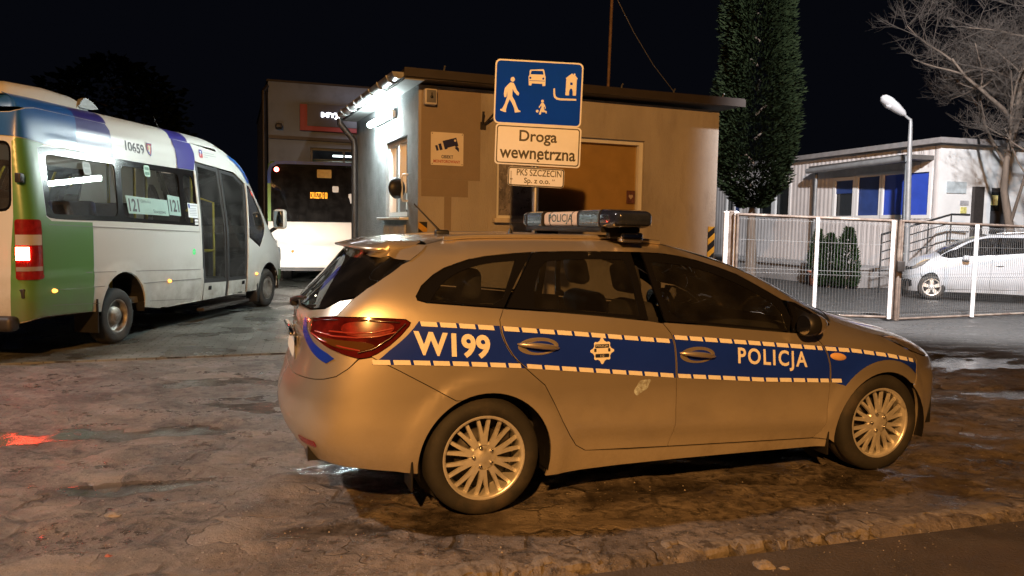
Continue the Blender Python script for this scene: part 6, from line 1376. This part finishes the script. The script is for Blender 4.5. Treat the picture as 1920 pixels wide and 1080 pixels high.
# window band with the lit hall behind
wn = empty('high_window', (0, 0, 0)); wn.parent = cw
mb = MB()
for x in [xa + .05] + [xa + 1.15 * i for i in range(1, 5)]: mb.box((x, .12, (zb_ + za) / 2 - .6), (.06, .08, zb_ - za + 1.2))
mb.box((xa + 2.5, .12, zb_ - .04), (5, .08, .08)); mb.build('window_frame', mat('grey_frame', (.12, .125, .13), .5), wn)
mb = MB(); mb.quad((xa, .14, za - 1.2), (xb + 3, .14, za - 1.2), (xb + 3, .14, zb_), (xa, .14, zb_)); mb.build('pane', GLASSD, wn)
for i, (y, z, L_) in enumerate(((1.2, zb_ - .15, 2.2), (2.4, zb_ - .22, 2.6), (3.6, zb_ - .12, 2.0))): mb = MB(); mb.box((xa + 2.0, y, z), (L_, .12, .06)); mb.build('ceiling_tube', emit('hall_tube_glow_%d' % i, (.88, 1, .97), 5), cw)
for i in range(6): mb = MB(); mb.tube([(xa - .5, .8 + i * .7, zb_ - .35), (xa + 5, .8 + i * .7, zb_ - .30)], .035, 6); mb.build('ceiling_pipe', STEEL, cw)
dp = MB(); dp.tube([(-.16, -.12, 0), (-.16, -.12, wz - .35)], .06, 8); dp.tube([(-.16, -.12, wz - .35), (-.02, -.02, wz - .15)], .06, 8); dp.build('downpipe', DARKMETAL, cw)
x, z = cwl(522, 238); mb = MB(); mb.box((x, -.22, z), (.22, .40, .16), b=.04); mb.tube([(x, 0, z + .1), (x, -.2, z + .1)], .03, 6); mb.build('wall_floodlight', DARKMETAL, cw)

# ------------------------------------------------------------------ office pavilion on the right
BO = Vector((11.34, 20.6, 0)); BB_ = Vector((-.277, .961, 0)).normalized(); BR = Vector((BB_.y, -BB_.x, 0)); BN = -BR      # along the long wall (away), along the short wall (right), outward from the long wall
BF = -BB_                                                                                                               # outward from the short wall
ob = empty('office_pavilion', BO); tag(ob, 'low white corrugated office pavilion with blue window blinds behind the mesh gates', 'office building')
def lp(px, py): p = hit(px, py, BO, BR); q = p - BO; return q.dot(BB_), q.z            # long wall coordinates (distance from the corner, height)
def sp2(px, py): p = hit(px, py, BO, BB_); q = p - BO; return q.dot(BR), q.z            # short wall coordinates
HT = 3.9
def corrug(name, col, hrz=False): return mat(name, col, .5, var=.08, vs=2, stain=(1.1, .55, .85, tuple(c * .75 for c in col)))
PANW = corrug('white_sheet_wall', (.60, .57, .56)); PANB = corrug('white_smooth_wall', (.62, .64, .65)); PLIN = mat('dark_plinth', (.07, .065, .06), .8, var=.3, vs=4)
def lw3(a, z, d=0.0): return BB_ * a + BN * d + Zv * z
wins = []
for px0, px1, pt, pb in ((1568, 1601, 340, 405), (1611, 1651, 333, 404), (1659, 1699, 329, 403), (1704, 1744, 325, 403), (1424, 1449, 352, 403), (1456, 1481, 350, 403), (1364, 1376, 372, 402), (1379, 1388, 376, 401)):
    a0, z1 = lp(px0, pt); a1, _ = lp(px1, pt + 2); _, z0 = lp((px0 + px1) / 2, pb); wins.append((min(a0, a1), max(a0, a1), z0, z1))
mb = MB(); LW_ = 14.0
# corrugated long wall: vertical ribs, with window holes
holes = [(a, b, c, d) for a, b, c, d in wins]
a = 0.0; cuts = sorted({0, LW_} | {h[0] for h in holes} | {h[1] for h in holes})
while a < LW_:
    b = a + .05; k = int(a / .05) % 4; d0 = (0, .011, .011, 0)[k]; d1 = (.011, .011, 0, 0)[k]
    m_ = (a + b) / 2; segs = [(.55, HT)]
    for h in holes:
        if h[0] < m_ < h[1]: segs = [(.55, h[2]), (h[3], HT)]
    for z0, z1 in segs: mb.quad(lw3(a, z0, d0), lw3(b, z0, d1), lw3(b, z1, d1), lw3(a, z1, d0))
    a = b
mb.build('long_wall', PANW, ob, fix=False)
mb = MB(); mb.prism([(0, 0), (LW_, 0), (LW_, .55), (0, .55)], (0, 0, 0), BB_, Zv, BN, -.1, -.01); mb.build('plinth', PLIN, ob)
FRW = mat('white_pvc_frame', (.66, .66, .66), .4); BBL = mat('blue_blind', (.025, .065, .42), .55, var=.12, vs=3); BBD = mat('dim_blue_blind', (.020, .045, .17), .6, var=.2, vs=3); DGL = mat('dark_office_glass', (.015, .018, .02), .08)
for i, (a, b, c, d) in enumerate(wins):
    e = empty('window', (0, 0, 0)); e.parent = ob
    mb = MB(); t = .10
    for x0, x1, z0, z1 in ((a - t, b + t, d, d + t), (a - t, b + t, c - t, c), (a - t, a, c, d), (b, b + t, c, d)): mb.prism([(x0, z0), (x1, z0), (x1, z1), (x0, z1)], (0, 0, 0), BB_, Zv, BN, -.05, .035)
    mb.build('frame', FRW, e)
    hb = (.36 if i == 0 else .25) if i in (0, 4) else 1.0
    if i in (5, 6): hb = 0
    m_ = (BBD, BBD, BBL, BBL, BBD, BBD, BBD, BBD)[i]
    if hb: mb = MB(); mb.prism([(a, d - (d - c) * hb), (b, d - (d - c) * hb), (b, d), (a, d)], (0, 0, 0), BB_, Zv, BN, -.06, -.02); mb.build('blind', m_, e)
    if hb < 1: mb = MB(); mb.prism([(a, c), (b, c), (b, d), (a, d)], (0, 0, 0), BB_, Zv, BN, -.09, -.07); mb.build('pane', DGL, e)
# short wall with door, sign and notices
mb = MB(); mb.prism([(0, 0), (7.5, 0), (7.5, HT), (0, HT)], (0, 0, 0), BR, Zv, BF, -.2, 0); mb.build('short_wall', PANB, ob)
mb = MB(); mb.prism([(0, 0), (LW_, 0), (LW_, HT), (0, HT)], BR * 7.5, BB_, Zv, BN, -.2, 0); mb.build('far_wall', PANB, ob)
mb = MB(); V = []
for d, h in ((-.35, .02), (7.9, .02)):
    pass
Pc = [BN * .25 + BF * .25, BN * .25 + BB_ * LW_, BR * 7.8 + BB_ * LW_, BR * 7.8 + BF * .25]
mb.add([p + Zv * (HT + .01) for p in Pc] + [p + Zv * (HT + .15) for p in Pc], [(0, 3, 2, 1), (4, 5, 6, 7), (0, 1, 5, 4), (1, 2, 6, 5), (2, 3, 7, 6), (3, 0, 4, 7)]); mb.build('roof', mat('grey_roof_edge', (.22, .21, .21), .6, var=.2), ob)
def on_short(name, px0, py0, px1, py1, m, d0=.0, d1=.03, parent=None):
    x0, z1 = sp2(px0, py0); x1, z0 = sp2(px1, py1); mb = MB(); mb.prism([(x0, z0), (x1, z0), (x1, z1), (x0, z1)], (0, 0, 0), BR, Zv, BF, d0, d1); return mb.build(name, m, parent or ob), (x0, x1, z0, z1)
dr, q = on_short('door', 1846, 352, 1876, 520, mat('dark_door', (.035, .035, .038), .4), .0, .03)
on_short('pane', 1852, 360, 1871, 396, DGL, .03, .036, dr); on_short('door_notice', 1853, 366, 1868, 385, mat('door_paper', (.5, .47, .2), .6, var=.5, vs=9), .036, .04, dr)
on_short('door_post', 1823, 350, 1830, 520, DARKMETAL, .0, .10); on_short('door_post', 1832, 352, 1845, 520, PANB, .031, .06)
on_short('name_board', 1775, 340, 1810, 363, mat('pale_name_board', (.36, .42, .45), .5, var=.25, vs=5), .0, .03)
on_short('notice_sheet', 1800, 376, 1815, 385, mat('sheet_grey', (.30, .31, .33), .6, var=.4, vs=9), .0, .02); on_short('notice_sheet', 1801, 388, 1811, 400, mat('sheet_yellow', (.48, .46, .16), .6, var=.5, vs=14), .0, .02)
# canopy on posts round the corner
cn = empty('canopy', (0, 0, 0)); cn.parent = ob
P1, P2 = at(1700, 296, 20.55) - BO, at(1516, 321, 25.0) - BO; zc = P1.z; P2.z = zc
ax = (P2 - P1).normalized(); P3 = P1 + BR * 4.6 - BF * -0.0; dn = P1 + BR * 4.6 + BB_ * .05
mb = MB(); poly = [P1, P2, P2 + BR * 1.6, P1 + BB_ * 1.6 + BR * 1.4, P1 + BB_ * 1.6 + BR * 4.6, P1 + BR * 4.6]
mb.add([p + Zv * (-.02) for p in poly] + [p + Zv * .10 for p in poly], [(0, 1, 2, 3, 4, 5)[::-1], (6, 7, 8, 9, 10, 11)] + [(i, (i + 1) % 6, 6 + (i + 1) % 6, 6 + i) for i in range(6)]); mb.build('canopy_roof', mat('canopy_sheet', (.085, .08, .078), .6, var=.2), cn)
mb = MB(); mb.tube([P1 + BN * .05 + Zv * -.02, P2 + BN * .05 + Zv * -.05], .085, 10); mb.build('gutter', mat('grey_gutter', (.30, .31, .32), .5, .3, var=.2, vs=5), cn)
mb = MB(); mb.add([p + Zv * z for p, z in ((P1 + BR * .9, .10), (P1 + BR * 4.4, .10), (P1 + BR * 3.2, .30), (P1 + BR * 1.2, .22))] + [p + BB_ * 1.4 + Zv * z for p, z in ((P1 + BR * .9, .10), (P1 + BR * 4.4, .10), (P1 + BR * 3.2, .30), (P1 + BR * 1.2, .22))], [(0, 1, 2, 3), (4, 7, 6, 5), (3, 2, 6, 7), (1, 5, 6, 2), (0, 3, 7, 4)]); mb.build('roof_light', mat('pale_roof_light', (.42, .45, .48), .5), cn)
POSTM = mat('grey_post', (.24, .25, .26), .5, .3, var=.2, vs=4)
for p, r in ((P1 + BR * .12 + BB_ * .1, .055), (P2 + BR * .15 - BB_ * .2, .05), (P1 + BR * 1.05 + BB_ * .25, .075), (P1 + BR * 4.4 + BB_ * .1, .06)):
    mb = MB(); mb.tube([(p.x, p.y, .0), (p.x, p.y, zc - .01)], r, 10); mb.build('post', POSTM, cn)
# terrace along the long wall and entrance steps
TM = mat('terrace_concrete', (.22, .215, .215), .8, var=.2, vs=2, bump=.3, bs=20)
te = empty('terrace', BO); tag(te, 'low concrete terrace along the foot of the white pavilion', 'terrace')
mb = MB(); mb.prism([(.9, 0), (13.5, 0), (13.5, .50), (.9, .50)], (0, 0, 0), BB_, Zv, BN, .10, 1.75); mb.build('slab', TM, te)
mb = MB(); mb.prism([(.85, .50), (13.5, .50), (13.5, .56), (.85, .56)], (0, 0, 0), BB_, Zv, BN, .10, 1.82); mb.build('edge_coping', mat('coping', (.27, .265, .265), .8, var=.15), te)
stp = empty('entrance_steps', BO); tag(stp, 'concrete entrance steps with dark metal handrails in front of the pavilion door', 'steps')
for i in range(4): mb = MB(); mb.prism([(1.5 + i * .0, 0), (4.8, 0), (4.8, .18 * (4 - i)), (1.5, .18 * (4 - i))], (0, 0, 0), BR, Zv, BF, .9 + .30 * i + .002, 1.2 + .30 * i); mb.build('step', TM, stp)
mb = MB(); mb.prism([(.3, 0), (4.8, 0), (4.8, .74), (.3, .74)], (0, 0, 0), BR, Zv, BF, .003, .9); mb.build('landing', TM, stp)
RLM = mat('dark_rail', (.04, .042, .045), .4, .5)
k0, k1, k2 = at(1653, 440, 19.5) - BO, at(1784, 402, 19.9) - BO, at(1818, 403, 20.0) - BO
for j, dz in enumerate((0, -.22, -.44, -.66)): mb = MB(); mb.tube([k0 + Zv * dz, k1 + Zv * dz, k2 + Zv * dz], .028 if j == 0 else .016, 6); mb.build('handrail' if j == 0 else 'rail_bar', RLM, stp)
for f in (0, .33, .67, 1): p = k0.lerp(k1, f); mb = MB(); mb.tube([(p.x, p.y, .0), p], .02, 6); mb.build('rail_post', RLM, stp)
# ------------------------------------------------------------------ mesh gates
RUST = mat('rusty_gate_frame', (.14, .105, .085), .75, .3, var=.35, vs=7, bump=.2, bs=60, stain=(3, .5, .7, (.30, .26, .22))); WIRE = mat('galvanised_wire', (.17, .17, .17), .6, .2); WPOST = mat('white_post_paint', (.85, .85, .86), .45, var=.06, vs=4)
def gate(name, label, A, B, zA, zB, zbA, zbB, posts, right_frame=True):
    o = empty(name, A); tag(o, label, 'gate', 'mesh gates of the depot yard'); D = B - A; L_ = D.length; d = D.normalized(); nrm = Vector((d.y, -d.x, 0))
    f = lambda t, z: d * (t * L_) + Zv * z
    zt = lambda t: zA + (zB - zA) * t; zb = lambda t: zbA + (zbB - zbA) * t
    mb = MB(); mb.tube([f(0, zt(0)), f(1, zt(1))], .028, 4); mb.build('top_rail', RUST, o)
    mb = MB(); mb.tube([f(0, zb(0)), f(1, zb(1))], .024, 4); mb.build('bottom_rail', RUST, o)
    for t in (0, 1): mb = MB(); mb.tube([f(t, zb(t) - .02), f(t, zt(t) + .02)], .032, 4); mb.build('frame_post', RUST, o)
    mb = MB(); n = int(L_ / .052); H_ = zA - zbA
    for i in range(1, n):
        t = i / n; a, b = zb(t) + .02, zt(t) - .05; m1, m2 = a + (b - a) * .42, a + (b - a) * .42
        mb.tube([f(t, a), f(t, m1 - .05), f(t, m1) + nrm * .03, f(t, m1 + .05), f(t, b - .07), f(t, b - .03) + nrm * .03, f(t, b)], .0036, 3, cap=False)
    for zz in (.04, .42, .46, .75, .96):
        mb.tube([f(0, zb(0) + (zt(0) - zb(0)) * zz) , f(1, zb(1) + (zt(1) - zb(1)) * zz)], .0034, 3, cap=False)
    mb.build('wire_mesh', WIRE, o)
    for t, top, bot in posts:
        mb = MB(); mb.tube([f(t, bot) + nrm * .05, f(t, top) + nrm * .05], .034, 12); mb.lathe([(.034, 0), (.028, .014), (0, .02)], f(t, top) + nrm * .05, 'Z', 12); mb.build('white_post', WPOST, o)
    return o
gA = at(1383, 420, 13.75); gM = at(1680, 420, 13.35); gM2 = at(1689, 420, 13.33); gR = at(2010, 420, 14.9)
zf = lambda px, py, Y: at(px, py, Y).z
for p in (gA, gM, gM2, gR): p.z = 0
tpos = lambda A, B, px, Y: (at(px, 500, Y) - A).dot((B - A).normalized()) / (B - A).length
gate('mesh_gate', 'rusty-framed wire mesh gate leaf beside the guard house, with two white posts', gA, gM, zf(1385, 402, 13.75), zf(1672, 414.5, 13.35), .05, zf(1672, 595, 13.35), [(tpos(gA, gM, 1528, 13.55), zf(1531, 410, 13.5), .0), (tpos(gA, gM, 1669.5, 13.36), zf(1674, 416, 13.3), .03)])
gate('mesh_gate', 'rusty-framed wire mesh gate leaf in front of the small white car, with one white post', gM2, gR, zf(1692, 415, 13.3), zf(2010, 429, 14.9), zf(1690, 599, 13.3), .05, [(tpos(gM2, gR, 1820, 14.0), zf(1823, 423, 14.0), .02)])
for px, top, Y, r, m, lb in ((1360, 399, 13.9, .045, WPOST, 'white painted gate post nearest the guard house corner'), (1379, 399, 13.8, .04, WPOST, 'white painted gate post against the left end of the gate'), (1369, 398, 13.95, .09, RUST, 'thick brown rusty gate post between two white posts')):
    p = at(px, 450, Y); z1 = zf(px, top, Y); o = empty('gate_post', (p.x, p.y, 0)); tag(o, lb, 'gate post'); mb = MB(); mb.tube([(0, 0, 0), (0, 0, z1)], r, 12); mb.build('shaft', m, o); mb = MB(); mb.lathe([(r + .005, 0), (r + .005, .02), (0, .035)], (0, 0, z1), 'Z', 12); mb.build('cap', m, o)
p = at(1682, 600, 13.3); o = empty('gate_post', (p.x, p.y, 0)); tag(o, 'short rusty centre post with lock between the two gate leaves', 'gate post'); mb = MB(); mb.box((.0, .06, .86), (.09, .07, 1.72)); mb.build('shaft', RUST, o); mb = MB(); mb.box((.0, -.02, .95), (.12, .06, .18), b=.01); mb.build('lock_case', DARKMETAL, o)
# threshold kerb line under the gates
# ------------------------------------------------------------------ street lamp
lpz = 19.5; b = at(1697, 520, lpz); sl = empty('street_lamp', (b.x, b.y, 0)); tag(sl, 'unlit street lamp on a thin grey pole above the pavilion canopy', 'street lamp')
q = [at(1705, 300, lpz), at(1707.5, 232, lpz), at(1703, 222, lpz), at(1690, 210, lpz)]; q = [Vector((p.x - b.x, p.y - b.y, p.z)) for p in q]
mb = MB(); mb.tube([(0, 0, 0), (0, 0, 1.2), (q[0].x, 0, q[0].z), q[1]], [.07, .07, .06, .045], 10); mb.tube([q[1], q[1] + Vector((-.01, 0, .10)), q[2], q[3]], [.045, .04, .035, .03], 8); mb.build('pole', POSTM, sl)
c = at(1676, 199, lpz) - Vector((b.x, b.y, 0)); dirh = (c - q[3]).normalized(); sd_ = Vector((0, 1, 0)); uph = dirh.cross(sd_) * -1
mb = MB(); rows = []
for t, w_, h_ in ((-.36, .05, .04), (-.28, .10, .08), (-.05, .15, .12), (.20, .18, .13), (.34, .14, .10), (.40, .04, .03)): rows.append([c + dirh * t + sd_ * w_ * cos(a) + uph * h_ * sin(a) for a in [2 * pi * j / 14 for j in range(14)]])
mb.add([p for r in rows for p in r], [(i * 14 + j, i * 14 + (j + 1) % 14, (i + 1) * 14 + (j + 1) % 14, (i + 1) * 14 + j) for i in range(5) for j in range(14)], True); mb.build('lamp_head', mat('lamp_head_grey', (.40, .41, .43), .45), sl)
mb = MB(); mb.lathe([(0, .0), (.10, .01), (.13, .05)], (0, 0, 0), 'Z', 14); mb.v = [tuple(c + dirh * (.12 + p[0]) + sd_ * p[1] - uph * (.13 - p[2])) for p in mb.v]; mb.build('lamp_glass', mat('lamp_bowl', (.62, .64, .68), .15, coat=1), sl)
# ------------------------------------------------------------------ small white car behind the right-hand gate
def small_warp(x, y, z):
    X = lerp_tab(x, [(-1.05, -.58), (0, 0), (1.2, 1.38), (2.3, 2.28), (2.655, 2.45), (3.0, 2.72), (3.6, 3.05)]); Z = lerp_tab(z, [(0, 0), (.66, .64), (.86, .93), (1.0, 1.06), (1.49, 1.55)]); return X, y * .90, Z
cf = gnd(1745, 561); CYW = radians(180 - 24); so = Matrix.Rotation(CYW, 3, 'Z') @ Vector((2.45, .72, 0)); so = Vector((cf.x, cf.y, 0)) - so
sc2 = empty('small_car', so, CYW); tag(sc2, 'small white hatchback car parked behind the right-hand mesh gate', 'car')
WCAR = paint('white_car_paint', (.44, .46, .49), .0, .3, (.20, .19, .18), (.15, .6))
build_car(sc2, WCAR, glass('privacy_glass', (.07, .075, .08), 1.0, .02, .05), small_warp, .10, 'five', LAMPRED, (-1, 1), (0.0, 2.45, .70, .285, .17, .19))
for sd in (-1, 1): mb = MB(); mb.box((1.80, sd * .87, .985), (.14, .16, .12), b=.04); mb.build('wing_mirror', WCAR, sc2)
for sd in (-1, 1): mb = MB(); mb.tube([(.0, sd * .50, 1.55), (.3, sd * .515, 1.585), (.8, sd * .515, 1.58), (1.05, sd * .50, 1.545)], .016, 6); mb.build('roof_rail', STEEL, sc2)
for sd in (-1, 1):
    for hx, hz in ((.26, .90), (1.13, .83)): mb = MB(); mb.tube([(hx - .08, sd * .80, hz), (hx, sd * .825, hz + .003), (hx + .08, sd * .80, hz)], .014, 6); mb.build('door_handle', WCAR, sc2)
# ------------------------------------------------------------------ trees and shrubs
def leafmat(name, c1, c2):
    m = bpy.data.materials.new(name); N, L, b = nodes(m); g = N.new('ShaderNodeNewGeometry'); r = N.new('ShaderNodeMix'); r.data_type = 'RGBA'; L.new(g.outputs['Random Per Island'], r.inputs[0]); r.inputs[6].default_value = (*c1, 1); r.inputs[7].default_value = (*c2, 1); L.new(r.outputs[2], b.inputs['Base Color']); b.inputs['Roughness'].default_value = .75; b.inputs['Specular IOR Level'].default_value = .05; return m
BARK = mat('bark', (.085, .065, .05), .9, var=.35, vs=8, bump=.8, bs=18, stretch=(1, 1, .25)); CONL = leafmat('conifer_leaves', (.004, .007, .003), (.011, .017, .007)); SHRL = leafmat('thuja_leaves', (.008, .018, .007), (.022, .042, .015))
def spray(mb, p, d, ln, wd, rng, k=3):
    d = d.normalized(); s = d.cross(Vector((rng.uniform(-1, 1), rng.uniform(-1, 1), rng.uniform(.2, 1)))).normalized()
    n_ = d.cross(s)
    mb.add([p, p + d * ln * .45 + s * wd + n_ * wd * .3, p + d * ln, p + d * ln * .45 - s * wd + n_ * wd * .3], [(0, 1, 2, 3)])
def conifer(name, label, cat, base, trunk_h, trunk_r, prof, n, ln, wd, leaf, seed, group=None, droop=-.3, clumps=60):
    rng = random.Random(seed); o = empty(name, base); tag(o, label, cat, group)
    top = prof[-1][0]
    mb = MB(); mb.tube([(0, 0, -.05), (.02, .01, trunk_h * .5), (0, .03, trunk_h), (0, 0, trunk_h + .5)], [trunk_r, trunk_r * .85, trunk_r * .6, .02], 10); mb.build('trunk', BARK, o)
    mb = MB(); cl = []
    for _ in range(clumps):
        z = rng.uniform(prof[0][0], top); a = rng.uniform(0, 2 * pi); cl.append((z, a, rng.uniform(.82, 1.22)))
    for _ in range(n):
        z = prof[0][0] + (top - prof[0][0]) * rng.random() ** 1.15; a = rng.uniform(0, 2 * pi); R_ = lerp_tab(z, prof)
        f = 1.0; best = 9
        for cz, ca, cf_ in cl:
            d = ((z - cz) / .8) ** 2 + (2 * sin((a - ca) / 2) * max(R_, .3) / .55) ** 2
            if d < best: best = d; f = cf_ * (1.08 - .16 * min(1, d))
        r = R_ * f * (rng.random() ** .35)
        p = Vector((r * cos(a), r * sin(a), z)); spray(mb, p, Vector((cos(a), sin(a), droop + rng.uniform(-.5, .5))), ln * rng.uniform(.6, 1.4), wd * rng.uniform(.7, 1.3), rng)
    mb.build('crown', leaf, o, fix=False)
    bb = MB()
    for i in range(14):
        z = prof[0][0] + (top - prof[0][0]) * i / 16; a = rng.uniform(0, 6.28); R_ = lerp_tab(z, prof) * .45; bb.tube([(0, 0, z - .1), (R_ * cos(a) * .6, R_ * sin(a) * .6, z + .1), (R_ * cos(a), R_ * sin(a), z + .05)], [trunk_r * .25, trunk_r * .15, .01], 5)
    bb.build('limb', BARK, o)
    return o
tb = at(1405, 520, 19.0); tb.z = 0
conifer('conifer_tree', 'tall dark evergreen tree rising behind the guard house right corner', 'tree', tb, 1.9, .16, [(2.1, .25), (2.4, .5), (2.75, .86), (3.3, .95), (4.2, .97), (5.6, .86), (7.5, .72), (9.5, .5), (11.5, .05)], 42000, .12, .026, CONL, 3, droop=.25)
for i, (px, py, Y, h, r, lb) in enumerate(((1555, 498, 21.2, 1.45, .30, 'bushy dark thuja shrub, middle one of the three at the terrace edge'), (1588, 498, 20.9, 1.62, .31, 'widest and tallest thuja shrub at the right end of the terrace row'), (1532, 492, 21.8, 1.2, .17, 'slim pointed thuja shrub in the terracotta pot'))):
    b = at(px, py, Y); b.z = .0 if i < 2 else .34
    conifer('thuja_shrub', lb, 'shrub', b, .2, .03, [(.04, r * .7), (h * .2, r), (h * .55, r * .85), (h * .8, r * .5), (h, .02)], 2600, .10, .022, SHRL, 20 + i, 'thuja shrubs by the terrace', droop=.9, clumps=14)
b = at(1532, 492, 21.8); pt = empty('plant_pot', (b.x, b.y, 0)); tag(pt, 'round terracotta plant pot holding the slim thuja shrub', 'plant pot'); mb = MB(); mb.lathe([(.16, 0), (.22, .36), (.25, .36), (.25, .42), (.21, .42), (.20, .36), (.0, .35)], (0, 0, 0), 'Z', 24); mb.build('pot_body', mat('terracotta', (.36, .13, .07), .8, var=.15), pt)
# bare tree on the right
def bare_tree(name, label, base, seed, trunk, levels, spread, rmax, col, kids=(5, 7)):
    rng = random.Random(seed); o = empty(name, base); tag(o, label, 'tree'); tw = MB(); tr = MB()
    def grow(p, d, ln, r, lv, mbx):
        pts = [p]; dd = d.copy(); n = 4
        for i in range(n):
            dd = (dd + Vector((rng.uniform(-1, 1), rng.uniform(-1, 1), rng.uniform(-.5, 1))) * .17).normalized(); pts.append(pts[-1] + dd * ln / n)
        mbx.tube(pts, [r * (1 - .55 * i / n) for i in range(n + 1)], 7 if lv >= levels - 1 else 3, cap=False)
        if lv == 0: return
        for k in range(rng.randint(*kids)):
            t = rng.uniform(.35, 1.0); i = min(n - 1, int(t * n)); q_ = pts[i].lerp(pts[i + 1], t * n - i)
            ax_ = Vector((rng.uniform(-1, 1), rng.uniform(-1, 1), rng.uniform(-.4, .8))).normalized()
            grow(q_, (dd * (1 - spread) + ax_ * spread * 1.3).normalized(), ln * rng.uniform(.42, .72), max(.0028, r * .46), lv - 1, tw if lv <= levels - 1 else tr)
    pts = trunk; tr.tube(pts, [rmax * (1 - .12 * i) for i in range(len(pts))], 12)
    for k in range(7):
        i = rng.randint(1, len(pts) - 2); p = Vector(pts[i]).lerp(Vector(pts[i + 1]), rng.random()); grow(p, Vector((rng.uniform(-1, .9), rng.uniform(-.8, .8), rng.uniform(.5, 1.3))).normalized(), rng.uniform(1.7, 2.5), rmax * .36, levels, tr)
    grow(Vector(pts[-1]), Vector((.05, 0, 1)), 2.2, rmax * .5, levels, tr); grow(Vector(pts[-1]), Vector((-.7, 0, .7)), 2.2, rmax * .45, levels, tr)
    tr.build('trunk', BARK, o); tw.build('crown', mat(name + '_twig', col, .85), o)
    return o
b = at(1893, 520, 18.6); b.z = 0
bare_tree('bare_tree', 'leafless tree with a fine brown crown on the right above the white car', b, 11, [(.25, 0, -.1), (.1, 0, .8), (-.08, 0, 1.7), (-.25, .05, 2.6), (-.2, .1, 3.3), (0, .1, 4.2)], 4, .60, .125, (.055, .045, .038), (6, 8))
b = at(215, 420, 34); b.z = 0
conifer('garden_tree', 'dim dark tree far behind the minibus roof', 'tree', b, 3, .2, [(2.0, 1.0), (4.0, 2.8), (6.0, 3.2), (7.5, 2.4), (8.6, .4)], 5000, .34, .12, CONL, 9, droop=.1)
# ------------------------------------------------------------------ broken bits on the road and yard
RUB = mat('concrete_rubble', (.22, .19, .16), .85, var=.3, vs=12, bump=.8, bs=30)
def lump(px, py, sx, sy, sz, label, seed, m=RUB, z=0.0, rz=0.0, name='rubble_chunk', cat='rubble'):
    p = gnd(px, py, z); rng = random.Random(seed); bm = bmesh.new(); bmesh.ops.create_icosphere(bm, subdivisions=3, radius=.5)
    for v in bm.verts:
        c = v.co.copy(); v.co *= 1 + .35 * noise.noise(c * 2.3 + Vector((seed, 0, 0))) + .12 * noise.noise(c * 7 + Vector((0, seed, 0))); v.co = Vector((v.co.x * sx, v.co.y * sy, max(-.1, v.co.z) * sz))
    me = bpy.data.meshes.new(name); bm.to_mesh(me); bm.free(); me.materials.append(m); o = bpy.data.objects.new(name, me); COL.objects.link(o); o.location = (p.x, p.y, z); o.rotation_euler = (0, 0, rz); tag(o, label, cat); return o
lump(1433, 1062, .10, .075, .055, 'jagged lump of broken concrete lying on the road below the kerb', 3, z=-.032)
lump(1470, 1066, .045, .03, .02, 'small flat stone chip beside the concrete lump on the road', 8, z=-.032)
lump(212, 968, .09, .05, .04, 'small pale clod of dried mud on the yard at the far left', 14, z=.0)
lump(205, 1046, .05, .03, .03, 'reddish bit of brick in the mud at the lower left', 21, mat('brick_red', (.30, .09, .06), .8, var=.2), z=.0, name='brick_piece', cat='brick piece')

# loose grit and small stones scattered over the yard and gutter
rng = random.Random(5); mb = MB(); TET = [(0, 2, 1), (0, 1, 3), (1, 2, 3), (0, 3, 2)]
for _ in range(4200):
    y = 3.0 + 4.6 * rng.random() ** 1.4; x = rng.uniform(-.78, .78) * y
    if noise.noise((x * 1.4, y * 1.9, 4)) < -.02 + .3 * rng.random() - .15: continue
    if any(hypot(x - tx, y - ty) < .16 for tx, ty in TYRES): continue
    k = kdist(x, y); z = -.032 if k < -.03 else .004
    if -.03 <= k < .2: continue
    s = rng.choice((.002, .0025, .003, .003, .004, .0055)) * rng.uniform(.7, 1.3); a = rng.uniform(0, 6.28)
    P4 = [Vector((cos(a + 2.1 * i) * s * rng.uniform(.7, 1.4), sin(a + 2.1 * i) * s * rng.uniform(.7, 1.4), -.2 * s)) for i in range(3)] + [Vector((0, 0, s * rng.uniform(.5, 1.1)))]
    mb.add([p + Vector((x, y, z)) for p in P4], TET)
gr = mb.build('gravel', leafmat('grit_stone', (.10, .085, .07), (.42, .38, .34)), None); struct(gr, 'stuff')
